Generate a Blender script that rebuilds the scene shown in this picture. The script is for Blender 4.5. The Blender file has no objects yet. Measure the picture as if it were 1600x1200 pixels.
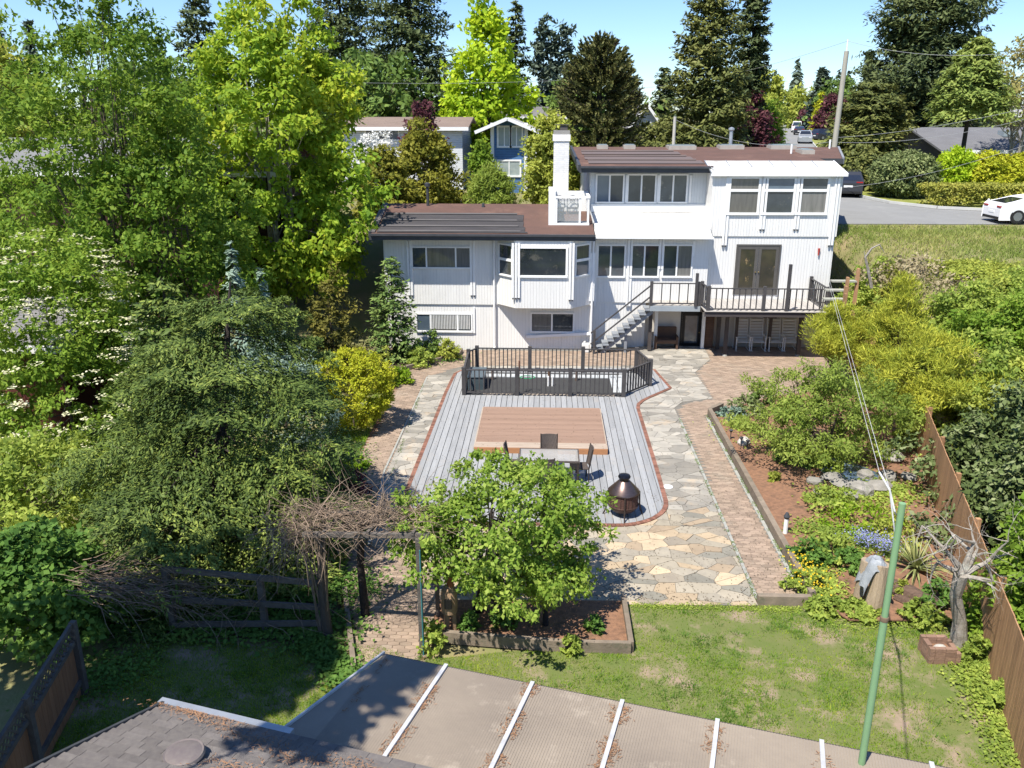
import bpy, bmesh, math, random
import numpy as np
from mathutils import Vector, Matrix
S = bpy.context.scene
R = math.radians
# ------------------------------------------------------------------ camera, sky, sun
CAM_H = 10.0; FPX = 1300.0; PITCH = R(17.75); YAW = R(2.3)
cam_d = bpy.data.cameras.new('camera'); cam = bpy.data.objects.new('camera', cam_d); S.collection.objects.link(cam)
cam.location = (0, 0, CAM_H); cam.rotation_euler = (R(90) - PITCH, 0, YAW)
cam_d.sensor_width = 36; cam_d.lens = 36 * FPX / 1600; cam_d.clip_start = 0.1; cam_d.clip_end = 4000
S.camera = cam
SUNV = Vector((0.34, 0.46, -1.0)).normalized()          # the way the light travels
w = bpy.data.worlds.new("World"); S.world = w; w.use_nodes = True
nt = w.node_tree; bg = nt.nodes['Background']
sky = nt.nodes.new('ShaderNodeTexSky'); sky.sky_type = 'NISHITA'; sky.sun_disc = False
sky.sun_elevation = math.asin(-SUNV.z); sky.sun_rotation = math.atan2(-SUNV.x, -SUNV.y)
sky.altitude = 50; sky.air_density = 1.0; sky.dust_density = 0.0; sky.ozone_density = 3.5
tint = nt.nodes.new('ShaderNodeMix'); tint.data_type = 'RGBA'; tint.blend_type = 'MULTIPLY'; tint.inputs[0].default_value = 1; tint.inputs[7].default_value = (.70, .81, .98, 1)
nt.links.new(sky.outputs[0], tint.inputs[6]); nt.links.new(tint.outputs[2], bg.inputs[0]); bg.inputs[1].default_value = 0.108
sun_d = bpy.data.lights.new('sun', 'SUN'); sun_d.energy = 4.7; sun_d.angle = R(0.55); sun_d.color = (1, 0.945, 0.85)
sun = bpy.data.objects.new('sun', sun_d); S.collection.objects.link(sun); sun.location = (-20, -20, 60)
sun.rotation_euler = SUNV.to_track_quat('-Z', 'Y').to_euler()
S.view_settings.view_transform = 'Standard'; S.view_settings.look = 'None'
S.view_settings.exposure = 0.82; S.view_settings.gamma = 1; S.view_settings.use_curve_mapping = False
S.cycles.max_bounces = 7; S.cycles.diffuse_bounces = 4; S.cycles.transparent_max_bounces = 12
rng = np.random.default_rng(7); random.seed(7)

# ------------------------------------------------------------------ surveying: sight lines to world points
def ray(px, py):
    x = (px - 800) / FPX; y = -(py - 600) / FPX
    d = (x, math.cos(PITCH) + y * math.sin(PITCH), -math.sin(PITCH) + y * math.cos(PITCH))
    c, s = math.cos(YAW), math.sin(YAW)
    return (d[0] * c - d[1] * s, d[0] * s + d[1] * c, d[2])
def G(px, py, z=0.0):
    d = ray(px, py); t = (z - CAM_H) / d[2]; return (d[0] * t, d[1] * t, z)
def A(px, py, yy):
    d = ray(px, py); t = yy / d[1]; return (d[0] * t, yy, CAM_H + d[2] * t)
def GP(px, py, k=.02):
    d = ray(px, py); t = (4.7 - 45 * k - CAM_H) / (d[2] - k * d[1]); return (d[0] * t, d[1] * t, CAM_H + d[2] * t)

# ------------------------------------------------------------------ materials
MATS = {}
def N(nt, t, **kw):
    n = nt.nodes.new(t)
    for k, v in kw.items():
        if k in n.inputs: n.inputs[k].default_value = v
        else: setattr(n, k, v)
    return n
def c4(c): return (c[0], c[1], c[2], 1)
def mat(name, c1, c2=None, scale=3.0, rough=.7, bump=0.0, bscale=None, metal=0.0, spec=.3, piece=0.0, stretch=None, c3=None, c3scale=1.0, c3t=(.55, .7), detail=6, groove=None, emit=None, coat=0):
    """principled material: noise between c1 and c2, patches of c3, per-piece brightness, relief, grooves"""
    if name in MATS: return MATS[name]
    m = bpy.data.materials.new(name); m.use_nodes = True; t = m.node_tree; L = t.links
    b = t.nodes['Principled BSDF']; b.inputs['Roughness'].default_value = rough; b.inputs['Metallic'].default_value = metal
    b.inputs['Specular IOR Level'].default_value = spec; b.inputs['Coat Weight'].default_value = coat
    tc = N(t, 'ShaderNodeTexCoord'); vec = tc.outputs['Object']
    if piece or True:
        oi = N(t, 'ShaderNodeObjectInfo'); va = N(t, 'ShaderNodeVectorMath', operation='ADD')
        ml = N(t, 'ShaderNodeMath', operation='MULTIPLY'); ml.inputs[1].default_value = 37.0 if piece else 0.0
        L.new(oi.outputs['Random'], ml.inputs[0]); L.new(vec, va.inputs[0]); L.new(ml.outputs[0], va.inputs[1]); vecp = va.outputs[0]
    mp = N(t, 'ShaderNodeMapping'); L.new(vecp, mp.inputs[0])
    if stretch: mp.inputs['Scale'].default_value = stretch
    no = N(t, 'ShaderNodeTexNoise'); no.inputs['Scale'].default_value = scale; no.inputs['Detail'].default_value = detail; no.inputs['Roughness'].default_value = .62
    L.new(mp.outputs[0], no.inputs[0])
    mx = N(t, 'ShaderNodeMix', data_type='RGBA'); cr = N(t, 'ShaderNodeMapRange'); cr.inputs[1].default_value = .3; cr.inputs[2].default_value = .7
    L.new(no.outputs[0], cr.inputs[0]); L.new(cr.outputs[0], mx.inputs[0])
    mx.inputs[6].default_value = c4(c1); mx.inputs[7].default_value = c4(c2 or tuple(v * .82 for v in c1)); col = mx.outputs[2]
    if c3:
        n3 = N(t, 'ShaderNodeTexNoise'); n3.inputs['Scale'].default_value = c3scale; n3.inputs['Detail'].default_value = 8; n3.inputs['Roughness'].default_value = .7; L.new(vecp, n3.inputs[0])
        r3 = N(t, 'ShaderNodeMapRange'); r3.inputs[1].default_value = c3t[0]; r3.inputs[2].default_value = c3t[1]; L.new(n3.outputs[0], r3.inputs[0])
        m3 = N(t, 'ShaderNodeMix', data_type='RGBA'); L.new(r3.outputs[0], m3.inputs[0]); L.new(col, m3.inputs[6]); m3.inputs[7].default_value = c4(c3); col = m3.outputs[2]
    if piece:
        geo = N(t, 'ShaderNodeNewGeometry')
        ad = N(t, 'ShaderNodeMath', operation='ADD'); L.new(oi.outputs['Random'], ad.inputs[0]); L.new(geo.outputs['Random Per Island'], ad.inputs[1])
        fr = N(t, 'ShaderNodeMath', operation='FRACT'); L.new(ad.outputs[0], fr.inputs[0])
        mr = N(t, 'ShaderNodeMapRange'); mr.inputs[3].default_value = 1 - piece; mr.inputs[4].default_value = 1 + piece; L.new(fr.outputs[0], mr.inputs[0])
        hs = N(t, 'ShaderNodeHueSaturation'); L.new(mr.outputs[0], hs.inputs['Value']); L.new(col, hs.inputs['Color']); col = hs.outputs[0]
    hgt = None
    if bump:
        nb = N(t, 'ShaderNodeTexNoise'); nb.inputs['Scale'].default_value = bscale or scale * 6; nb.inputs['Detail'].default_value = 5; L.new(mp.outputs[0], nb.inputs[0])
        bp = N(t, 'ShaderNodeBump'); bp.inputs['Strength'].default_value = bump; bp.inputs['Distance'].default_value = .02; L.new(nb.outputs[0], bp.inputs['Height']); L.new(bp.outputs[0], b.inputs['Normal']); hgt = bp
    if groove:       # (pitch, width, axis) fine joints cut in the surface
        sx = N(t, 'ShaderNodeSeparateXYZ'); L.new(vec, sx.inputs[0])
        if groove[2] == 'xy':
            q = N(t, 'ShaderNodeMath', operation='ADD'); L.new(sx.outputs[0], q.inputs[0]); L.new(sx.outputs[1], q.inputs[1]); src = q.outputs[0]
        else: src = sx.outputs['xyz'.index(groove[2])]
        dv = N(t, 'ShaderNodeMath', operation='DIVIDE'); L.new(src, dv.inputs[0]); dv.inputs[1].default_value = groove[0]
        f = N(t, 'ShaderNodeMath', operation='FRACT'); L.new(dv.outputs[0], f.inputs[0])
        gt = N(t, 'ShaderNodeMath', operation='GREATER_THAN'); L.new(f.outputs[0], gt.inputs[0]); gt.inputs[1].default_value = groove[1]
        b2 = N(t, 'ShaderNodeBump'); b2.inputs['Strength'].default_value = 1; b2.inputs['Distance'].default_value = .012; L.new(gt.outputs[0], b2.inputs['Height'])
        if hgt: L.new(hgt.outputs[0], b2.inputs['Normal'])
        L.new(b2.outputs[0], b.inputs['Normal'])
        mg = N(t, 'ShaderNodeMix', data_type='RGBA', blend_type='MULTIPLY'); L.new(col, mg.inputs[6]); mg.inputs[7].default_value = (groove[3] if len(groove) > 3 else .8,) * 3 + (1,)
        iv = N(t, 'ShaderNodeMath', operation='SUBTRACT'); iv.inputs[0].default_value = 1; L.new(gt.outputs[0], iv.inputs[1]); L.new(iv.outputs[0], mg.inputs[0]); col = mg.outputs[2]
    L.new(col, b.inputs['Base Color'])
    MATS[name] = m; return m
def leafmat(name, c1, c2, c3=None, tr=.35, patch=.6):
    """leaf: colour varies leaf by leaf and by patches; light comes partly through"""
    if name in MATS: return MATS[name]
    k_ = 1.65 if name not in ('cream_blossom', 'white_blossom', 'golden_leaf', 'bluebell', 'yellow_petal') else 1.0
    c1, c2, c3 = [tuple(min(v * k_, .8) for v in c) if c else None for c in (c1, c2, c3)]
    m = bpy.data.materials.new(name); m.use_nodes = True; t = m.node_tree; L = t.links; t.nodes.clear()
    out = N(t, 'ShaderNodeOutputMaterial'); geo = N(t, 'ShaderNodeNewGeometry'); tc = N(t, 'ShaderNodeTexCoord')
    no = N(t, 'ShaderNodeTexNoise'); no.inputs['Scale'].default_value = patch; no.inputs['Detail'].default_value = 3; L.new(tc.outputs['Object'], no.inputs[0])
    a = N(t, 'ShaderNodeMath', operation='MULTIPLY_ADD'); L.new(geo.outputs['Random Per Island'], a.inputs[0]); a.inputs[1].default_value = .55
    mr = N(t, 'ShaderNodeMapRange'); mr.inputs[1].default_value = .3; mr.inputs[2].default_value = .7; mr.inputs[4].default_value = .5; L.new(no.outputs[0], mr.inputs[0]); L.new(mr.outputs[0], a.inputs[2])
    cr = N(t, 'ShaderNodeValToRGB'); L.new(a.outputs[0], cr.inputs[0])
    e = cr.color_ramp.elements; e[0].color = c4(c1); e[0].position = 0.05; e[1].color = c4(c3 or c2); e[1].position = .98
    x = e.new(.55); x.color = c4(c2)
    d = N(t, 'ShaderNodeBsdfPrincipled'); d.inputs['Roughness'].default_value = .55; d.inputs['Specular IOR Level'].default_value = .12
    tl = N(t, 'ShaderNodeBsdfTranslucent'); L.new(cr.outputs[0], d.inputs['Base Color'])
    hs = N(t, 'ShaderNodeHueSaturation'); hs.inputs['Hue'].default_value = .485; hs.inputs['Value'].default_value = 1.15; L.new(cr.outputs[0], hs.inputs['Color']); L.new(hs.outputs[0], tl.inputs[0])
    ms = N(t, 'ShaderNodeMixShader'); ms.inputs[0].default_value = min(.5, tr * 1.15); L.new(d.outputs[0], ms.inputs[1]); L.new(tl.outputs[0], ms.inputs[2]); L.new(ms.outputs[0], out.inputs[0])
    MATS[name] = m; return m
WHITE = mat('white_siding', (.76, .75, .72), (.69, .68, .655), 1.4, .6, stretch=(5, 5, .35), groove=(.125, .08, 'xy', .88), c3=(.60, .585, .55), c3scale=.9, c3t=(.56, .85), bump=.08)
TRIM = mat('white_trim', (.82, .82, .81), (.74, .74, .73), 3, .5, bump=.05)
DARK = mat('charcoal_fascia', (.045, .048, .055), (.065, .068, .075), 3, .45)
RAILM = mat('charcoal_railing_paint', (.05, .048, .05), (.075, .07, .07), 4, .55, piece=.1, bump=.1)
GLASS2 = mat('painted_sky_glass', (.07, .10, .135), (.12, .16, .20), .8, .05, spec=1.0, piece=.3)  # sky reflection painted into the pane colour as blue grey
GLASS3 = mat('net_curtained_glass', (.10, .10, .095), (.17, .165, .155), 2, .06, spec=1.0, piece=.3, stretch=(4, 4, .4))
GLASS = mat('dark_window_glass', (.03, .038, .046), (.065, .08, .095), .9, .05, spec=1.0, piece=.45, c3=(.14, .14, .13), c3scale=1.3, c3t=(.56, .64))
ROOFM = mat('brown_roof_felt', (.135, .075, .058), (.10, .06, .048), 1.2, .9, bump=.5, bscale=60, c3=(.17, .10, .075), c3scale=.8)
MAT_SOLAR = mat('solar_mat', (.07, .066, .068), (.11, .1, .1), 2, .6, stretch=(.3, 6, 1), bump=.3)
WROOF = mat('white_roof_sheet', (.64, .63, .60), (.53, .52, .485), .8, .6, c3=(.22, .205, .175), c3scale=.75, c3t=(.5, .78), stretch=(2, .5, 1))
PIPE = mat('galvanised_metal', (.5, .52, .54), (.4, .42, .44), 5, .4, metal=.6)
BRICKW = mat('white_painted_brick', (.78, .77, .75), (.68, .67, .65), 4, .7, bump=.3, piece=.05)
BARK = mat('grey_brown_bark', (.12, .095, .075), (.06, .048, .04), 6, .9, bump=.8, stretch=(1, 1, .3))
BARK_PALE = mat('pale_lichen_bark', (.36, .33, .29), (.2, .17, .14), 7, .9, bump=.6, c3=(.42, .42, .36), c3scale=5)
BARK_DARK = mat('dark_bark', (.05, .04, .035), (.025, .02, .018), 6, .9, bump=.8)
TWIG = mat('dry_vine_stems', (.30, .225, .16), (.14, .10, .075), 9, .85, piece=.35)
SOIL = mat('bark_mulch', (.29, .155, .09), (.15, .085, .055), 9, .95, bump=.9, bscale=45, c3=(.09, .06, .04), c3scale=2.2)
TIMBER = mat('weathered_timber', (.25, .2, .15), (.16, .13, .1), 4, .85, bump=.4, stretch=(1, 1, 1), piece=.12, c3=(.12, .12, .08), c3scale=3)
FENCEW = mat('cedar_fence_board', (.42, .24, .125), (.29, .16, .085), 3, .8, bump=.3, stretch=(4, 4, .6), piece=.18)
DECKB = mat('grey_blue_deck_board', (.32, .325, .33), (.25, .255, .262), 1.5, .7, bump=.25, stretch=(10, .8, 1), piece=.12, c3=(.34, .31, .28), c3scale=1.3, c3t=(.55, .8))
PLAT = mat('orange_cedar_board', (.30, .195, .14), (.25, .165, .12), 2, .6, bump=.15, stretch=(.8, 10, 1), piece=.07)
FLAG = []
for i, (a, b) in enumerate([(tuple(v * k for v, k in zip(a_, (1.2, 1.12, 1.0))), tuple(v * k for v, k in zip(b_, (1.2, 1.12, 1.0)))) for a_, b_ in [((.285, .27, .235), (.21, .20, .18)), ((.345, .285, .21), (.27, .225, .17)), ((.21, .21, .19), (.16, .16, .15)), ((.43, .36, .27), (.33, .28, .215)), ((.255, .235, .20), (.19, .175, .155)), ((.30, .245, .185), (.25, .21, .165)), ((.31, .29, .25), (.25, .235, .20))]]):
    FLAG.append(mat('flagstone_%s' % 'grey ochre slate cream drab sand pale'.split()[i], a, b, 2.5, .75, bump=.35, bscale=14, piece=.10, c3=tuple(v * .72 for v in a), c3scale=3))
MORTAR = mat('patio_mortar', (.20, .185, .16), (.14, .13, .11), 5, .9, bump=.5)
PAVER = mat('brick_paver', (.325, .24, .18), (.25, .19, .14), 3, .85, bump=.5, bscale=30, piece=.2, c3=(.29, .235, .18), c3scale=.8)
EDGEB = mat('red_edging_brick', (.25, .115, .08), (.17, .085, .06), 4, .8, bump=.4, piece=.3)
CONC = mat('pale_concrete', (.36, .36, .33), (.27, .27, .24), 4, .85, bump=.4, c3=(.2, .2, .16), c3scale=3)

# ------------------------------------------------------------------ mesh building
COL = S.collection
class MB:
    def __init__(s): s.v = []; s.f = []
    def add(s, vs, fs):
        n = len(s.v); s.v += [tuple(v) for v in vs]; s.f += [tuple(i + n for i in f) for f in fs]; return s
    def box(s, x0, x1, y0, y1, z0, z1):
        return s.add([(x0, y0, z0), (x1, y0, z0), (x1, y1, z0), (x0, y1, z0), (x0, y0, z1), (x1, y0, z1), (x1, y1, z1), (x0, y1, z1)],
                     [(0, 3, 2, 1), (4, 5, 6, 7), (0, 1, 5, 4), (1, 2, 6, 5), (2, 3, 7, 6), (3, 0, 4, 7)])
    def beam(s, a, b, w, h, up=(0, 0, 1)):       # a rectangular bar from a to b
        a = Vector(a); b = Vector(b); d = (b - a).normalized(); u = Vector(up)
        if abs(d.dot(u)) > .95: u = Vector((0, 1, 0))
        r = d.cross(u).normalized(); u = r.cross(d).normalized(); vs = []
        for p in (a, b):
            for i, j in ((-1, -1), (1, -1), (1, 1), (-1, 1)): vs.append(p + r * (w / 2 * i) + u * (h / 2 * j))
        return s.add(vs, [(0, 1, 2, 3), (7, 6, 5, 4), (0, 4, 5, 1), (1, 5, 6, 2), (2, 6, 7, 3), (3, 7, 4, 0)])
    def prism(s, poly, z0, z1):
        n = len(poly); z0 = z0 if callable(z0) else (lambda x, y, z=z0: z); z1 = z1 if callable(z1) else (lambda x, y, z=z1: z)
        vs = [(p[0], p[1], z0(p[0], p[1])) for p in poly] + [(p[0], p[1], z1(p[0], p[1])) for p in poly]
        ar = sum(poly[i][0] * poly[(i + 1) % n][1] - poly[(i + 1) % n][0] * poly[i][1] for i in range(n))
        fs = [tuple(range(n, 2 * n)), tuple(reversed(range(n)))] + [(i, (i + 1) % n, n + (i + 1) % n, n + i) for i in range(n)]
        if ar < 0: fs = [tuple(reversed(f)) for f in fs]
        return s.add(vs, fs)
    def tube(s, pts, rad, n=8, cap=True):
        pts = [Vector(p) for p in pts]; rad = rad if hasattr(rad, '__len__') else [rad] * len(pts); vs = []; prev = None
        for i, p in enumerate(pts):
            d = (pts[min(i + 1, len(pts) - 1)] - pts[max(i - 1, 0)]).normalized()
            u = prev if prev is not None else (Vector((0, 0, 1)) if abs(d.z) < .9 else Vector((1, 0, 0)))
            r = d.cross(u)
            if r.length < 1e-4: r = d.cross(Vector((0, 1, 0)))
            r.normalize(); u = r.cross(d).normalized(); prev = u
            for k in range(n):
                a = 2 * math.pi * k / n; vs.append(p + r * (math.cos(a) * rad[i]) + u * (math.sin(a) * rad[i]))
        fs = [(i * n + k, i * n + (k + 1) % n, (i + 1) * n + (k + 1) % n, (i + 1) * n + k) for i in range(len(pts) - 1) for k in range(n)]
        if cap: fs += [tuple(reversed(range(n))), tuple(range((len(pts) - 1) * n, len(pts) * n))]
        return s.add(vs, fs)
    def lathe(s, prof, c=(0, 0, 0), n=24):
        vs = [(c[0] + r * math.cos(2 * math.pi * k / n), c[1] + r * math.sin(2 * math.pi * k / n), c[2] + z) for r, z in prof for k in range(n)]
        fs = [(i * n + k, i * n + (k + 1) % n, (i + 1) * n + (k + 1) % n, (i + 1) * n + k) for i in range(len(prof) - 1) for k in range(n)]
        fs += [tuple(reversed(range(n))), tuple(range((len(prof) - 1) * n, len(prof) * n))]
        return s.add(vs, fs)
    def quad(s, a, b, c, d): return s.add([a, b, c, d], [(0, 1, 2, 3)])
    def build(s, name, m, parent=None, smooth=False, loc=None, bevel=0, stuff=False, label=None):
        if parent is not None: o0 = world_loc(parent)
        elif loc is not None: o0 = Vector(loc)
        else:
            a = np.array(s.v); o0 = Vector((float((a[:, 0].min() + a[:, 0].max()) / 2), float((a[:, 1].min() + a[:, 1].max()) / 2), float(a[:, 2].min())))
        me = bpy.data.meshes.new(name); me.from_pydata([(v[0] - o0.x, v[1] - o0.y, v[2] - o0.z) for v in s.v], [], s.f); me.materials.append(m)
        if smooth: me.shade_smooth()
        o = bpy.data.objects.new(name, me); COL.objects.link(o)
        if parent is not None: o.parent = parent
        else: o.location = o0
        if bevel:
            md = o.modifiers.new('bevel', 'BEVEL'); md.width = bevel; md.segments = 2; md.limit_method = 'ANGLE'
        if smooth:
            md = o.modifiers.new('edges', 'EDGE_SPLIT'); md.split_angle = R(40)
        if stuff: o['kind'] = 'stuff'
        if label: o['label'] = label
        return o
def world_loc(o):
    p = Vector((0, 0, 0))
    while o is not None: p += o.location; o = o.parent
    return p
def tag(o, label=None, cat=None, group=None, kind=None):
    if label: o['label'] = label
    if cat: o['category'] = cat
    if group: o['group'] = group
    if kind: o['kind'] = kind
    return o
def thing(name, loc, label, cat, group=None):
    o = bpy.data.objects.new(name, None); COL.objects.link(o); o.location = loc; o.empty_display_size = .2
    return tag(o, label, cat, group)
def share(src, parent, loc):       # another object using the same mesh, at loc (relative to its parent)
    o = bpy.data.objects.new(src.name.split('.')[0], src.data); COL.objects.link(o); o.parent = parent; o.location = loc; return o
def copy_tree(o, parent=None):
    c = o.copy(); COL.objects.link(c); c.parent = parent
    for ch in list(o.children): copy_tree(ch, c)
    return c
def struct(o): o['kind'] = 'structure'; return o
def npmesh(name, P, m, parent=None, loc=(0, 0, 0), stuff=False):
    """P (n,4,3) -> one mesh of loose quads, world coordinates"""
    o0 = world_loc(parent) if parent is not None else Vector(loc)
    P = np.asarray(P, dtype=np.float32); n, k = P.shape[0], P.shape[1]; V = P.reshape(-1, 3) - np.array(o0, dtype=np.float32)
    me = bpy.data.meshes.new(name); me.vertices.add(n * k); me.vertices.foreach_set('co', V.ravel())
    me.loops.add(n * k); me.loops.foreach_set('vertex_index', np.arange(n * k, dtype=np.int32))
    me.polygons.add(n); me.polygons.foreach_set('loop_start', np.arange(0, n * k, k, dtype=np.int32)); me.update(calc_edges=True)
    me.materials.append(m); o = bpy.data.objects.new(name, me); COL.objects.link(o)
    if parent is not None: o.parent = parent
    else: o.location = o0
    if stuff: o['kind'] = 'stuff'
    return o

# ------------------------------------------------------------------ terrain
def sst(a, b, x):
    t = np.clip((x - a) / (b - a), 0, 1); return t * t * (3 - 2 * t)
def TZ(x, y):
    x = np.asarray(x, dtype=float); y = np.asarray(y, dtype=float)
    back = 4.7 + .02 * (y - 45)
    wild = sst(14, 43, y) * 3.9 + .7
    wild = np.where(y > 43.5, back, wild)
    yard = np.where(y < 39, 0, 0) + sst(38.6, 46, y) * back
    xf = np.where(y < 29, 8.6 + .29 * (y - 13.5), 13.1)
    k = sst(0.15, 2.2, x - xf)
    z = yard * (1 - k) + wild * k
    left = sst(34, 50, y) * back
    kl = sst(-8, -11, x) if False else np.clip((-8 - x) / 3, 0, 1)
    z = z * (1 - kl) + left * kl
    return z + np.where(y > 250, -.012 * (y - 250), 0)
def tz(x, y): return float(TZ(x, y))
xs = np.concatenate([np.arange(-400, -40, 20), np.arange(-40, -12, 2), np.arange(-12, 45, .6), np.arange(45, 120, 5), np.arange(120, 601, 30)])
ys = np.concatenate([np.arange(-20, 6, 2), np.arange(6, 62, .6), np.arange(62, 260, 6), np.arange(260, 1200, 40)])
XX, YY = np.meshgrid(xs, ys); ZZ = TZ(XX, YY) + .05 * np.sin(XX * 1.3 + np.sin(YY)) * np.clip(XX - 14, 0, 1) * (YY < 43) - .06
V = np.stack([XX, YY, ZZ], -1).reshape(-1, 3); nx = len(xs)
F = [(j * nx + i, j * nx + i + 1, (j + 1) * nx + i + 1, (j + 1) * nx + i) for j in range(len(ys) - 1) for i in range(nx - 1)]
GRASSM = mat('rough_grass_ground', (.16, .175, .06), (.22, .20, .09), .8, .95, bump=.6, bscale=20, c3=(.27, .21, .12), c3scale=.28, c3t=(.46, .64))
me = bpy.data.meshes.new('ground'); me.from_pydata([tuple(v) for v in V], [], F); me.materials.append(GRASSM); me.shade_smooth()
ground = bpy.data.objects.new('ground', me); COL.objects.link(ground); struct(ground)

def sheet(name, poly, m, z, parent=None):
    o = MB().prism(poly, z - .03, z).build(name, m, parent); return o
# lawn (yard floor)
LAWNM = mat('lawn_turf', (.10, .14, .03), (.15, .155, .055), 1.4, .95, bump=.7, bscale=40, c3=(.28, .21, .15), c3scale=.8, c3t=(.5, .62))
lawn_poly = [(-3.2, 14.05), (-2.4, 13.6), (-.5, 14.0), (1.77, 14.0), (1.8, 15.8), (5.75, 15.85), (6.5, 15.3), (8.5, 14.9), (7.6, 10.5), (6.6, 7), (-9, 7), (-8.2, 14.0)]
struct(sheet('lawn', lawn_poly, LAWNM, .0))
BEDP = [(5.95, 15.9), (6.4, 15.2), (8.9, 15.3), (12.1, 26), (12.7, 31.5), (8.5, 29.8), (5.95, 27.9)]
struct(sheet('garden_soil', BEDP, SOIL, .09))
struct(sheet('bed_soil', [(-2.25, 14.35), (.5, 14.1), (1.72, 14.1), (1.72, 15.72), (-2.2, 15.6)], SOIL, .1))
struct(sheet('side_soil', [(-8.2, 14.3), (-4.35, 14.2), (-4.3, 15.9), (-4.95, 19.5), (-5.7, 21.5), (-8.2, 20.5)], mat('dark_soil', (.06, .05, .035), (.09, .075, .05), 3, .95, bump=.8), .0))
struct(sheet('flower_bed_soil', [(-8.5, 30), (-6.2, 31), (-5.7, 32.9), (-3.7, 35.1), (-3.7, 36.25), (-8.5, 36.25)], mat('damp_soil', (.09, .07, .045), (.13, .1, .06), 5, .95, bump=.8), .06))

# ------------------------------------------------------------------ clipping polygons
def clip(poly, px, py, nx_, ny_):      # keep the side where (p-P).n <= 0
    out = []; n = len(poly)
    for i in range(n):
        a = poly[i]; b = poly[(i + 1) % n]
        da = (a[0] - px) * nx_ + (a[1] - py) * ny_; db = (b[0] - px) * nx_ + (b[1] - py) * ny_
        if da <= 0: out.append(a)
        if (da < 0 < db) or (db < 0 < da):
            t = da / (da - db); out.append((a[0] + (b[0] - a[0]) * t, a[1] + (b[1] - a[1]) * t))
    return out
def area(p): return abs(sum(p[i][0] * p[(i + 1) % len(p)][1] - p[(i + 1) % len(p)][0] * p[i][1] for i in range(len(p)))) / 2
def inpoly(x, y, poly):
    c = False; n = len(poly)
    for i in range(n):
        a = poly[i]; b = poly[i - 1]
        if (a[1] > y) != (b[1] > y) and x < (b[0] - a[0]) * (y - a[1]) / (b[1] - a[1]) + a[0]: c = not c
    return c
def clip_convex(p, reg):
    n = len(reg); ar = sum(reg[i][0] * reg[(i + 1) % n][1] - reg[(i + 1) % n][0] * reg[i][1] for i in range(n)); sg = 1 if ar > 0 else -1
    for i in range(n):
        a = reg[i]; b = reg[(i + 1) % n]; p = clip(p, a[0], a[1], (b[1] - a[1]) * sg, -(b[0] - a[0]) * sg)
        if len(p) < 3: return []
    return p
def inset(p, d):
    cx = sum(q[0] for q in p) / len(p); cy = sum(q[1] for q in p) / len(p); out = list(p); n = len(p)
    ar = sum(p[i][0] * p[(i + 1) % n][1] - p[(i + 1) % n][0] * p[i][1] for i in range(n)); sg = 1 if ar > 0 else -1
    for i in range(n):
        a = p[i]; b = p[(i + 1) % n]; l = math.hypot(b[0] - a[0], b[1] - a[1])
        if l < 1e-5: continue
        nxx = (b[1] - a[1]) / l * sg; nyy = -(b[0] - a[0]) / l * sg
        out = clip(out, a[0] - nxx * d, a[1] - nyy * d, nxx, nyy)
        if len(out) < 3: return []
    return out

# patio: mortar bed, flagstones
patio_all = [(-4.0, 15.62), (4.66, 15.76), (4.72, 27.4), (5.0, 29.1), (6.3, 29.7), (6.4, 33), (7.4, 35.3), (7.4, 37.3), (-3.7, 36.2), (-4.72, 33.5), (-4.72, 22.5), (-4.2, 18.2)]
patio = struct(sheet('patio', patio_all, MORTAR, .0))
regs = [[(-2.0, 15.6), (4.66, 15.78), (4.66, 19.4), (-2.68, 19.4), (-2.68, 16.9)],
        [(-4.25, 18.1), (-2.68, 16.83), (-2.68, 21.5), (-4.6, 21.5)],
        [(-4.6, 21.5), (-3.7, 21.5), (-3.7, 32.2), (-4.72, 32.2)],
        [(3.3, 19.4), (4.66, 19.4), (4.72, 27.4), (4.72, 28.6), (3.4, 28.6)],
        [(3.4, 28.6), (4.72, 28.6), (5.15, 29.3), (5.15, 31), (3.4, 31.0)], [(5.15, 29.3), (6.3, 29.7), (6.3, 31), (5.15, 31)],
        [(-2.68, 19.4), (3.3, 19.4), (3.3, 20.9), (-2.68, 20.9)],
        [(4.4, 31), (6.3, 31), (6.2, 33), (4.4, 33)],
        [(-3.7, 32.6), (4.3, 32.9), (4.3, 33.9), (-3.2, 33.6)], [(4.3, 32.9), (6.2, 33), (7.2, 35.0), (4.3, 35.0)],
        [(4.3, 35), (7.2, 35), (7.3, 37.2), (4.3, 37.2)]]
prng = random.Random(3)
seeds = []
sp = .50; ASP = 1.45
for j in range(int(22 / (sp * .62)) + 2):
    for i in range(int(13 / sp) + 2):
        seeds.append((-5.2 + (i + .5 * (j % 2)) * sp + prng.uniform(-.26, .26), 15.2 + j * sp * .62 + prng.uniform(-.17, .17)))
cells = []
for si, (sx_, sy_) in enumerate(seeds):
    if not any(inpoly(sx_ + dx, sy_ + dy, r) for r in regs for dx in (-.4, 0, .4) for dy in (-.4, 0, .4)): continue
    p = [(sx_ - 1, sy_ - 1), (sx_ + 1, sy_ - 1), (sx_ + 1, sy_ + 1), (sx_ - 1, sy_ + 1)]
    for (tx, ty) in seeds:
        if (tx, ty) == (sx_, sy_) or abs(tx - sx_) > 1.6 or abs(ty - sy_) > 1.6: continue
        p = clip(p, (sx_ + tx) / 2, (sy_ + ty) / 2, tx - sx_, (ty - sy_) * ASP ** 2)
        if len(p) < 3: break
    if len(p) < 3: continue
    for r in regs:
        q = clip_convex(p, r)
        if len(q) >= 3 and area(q) > .012:
            q = inset(q, .0065)
            if len(q) >= 3 and area(q) > .006: cells.append(q)
cells.sort(key=lambda q: q[0][1])
rest = MB()
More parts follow.
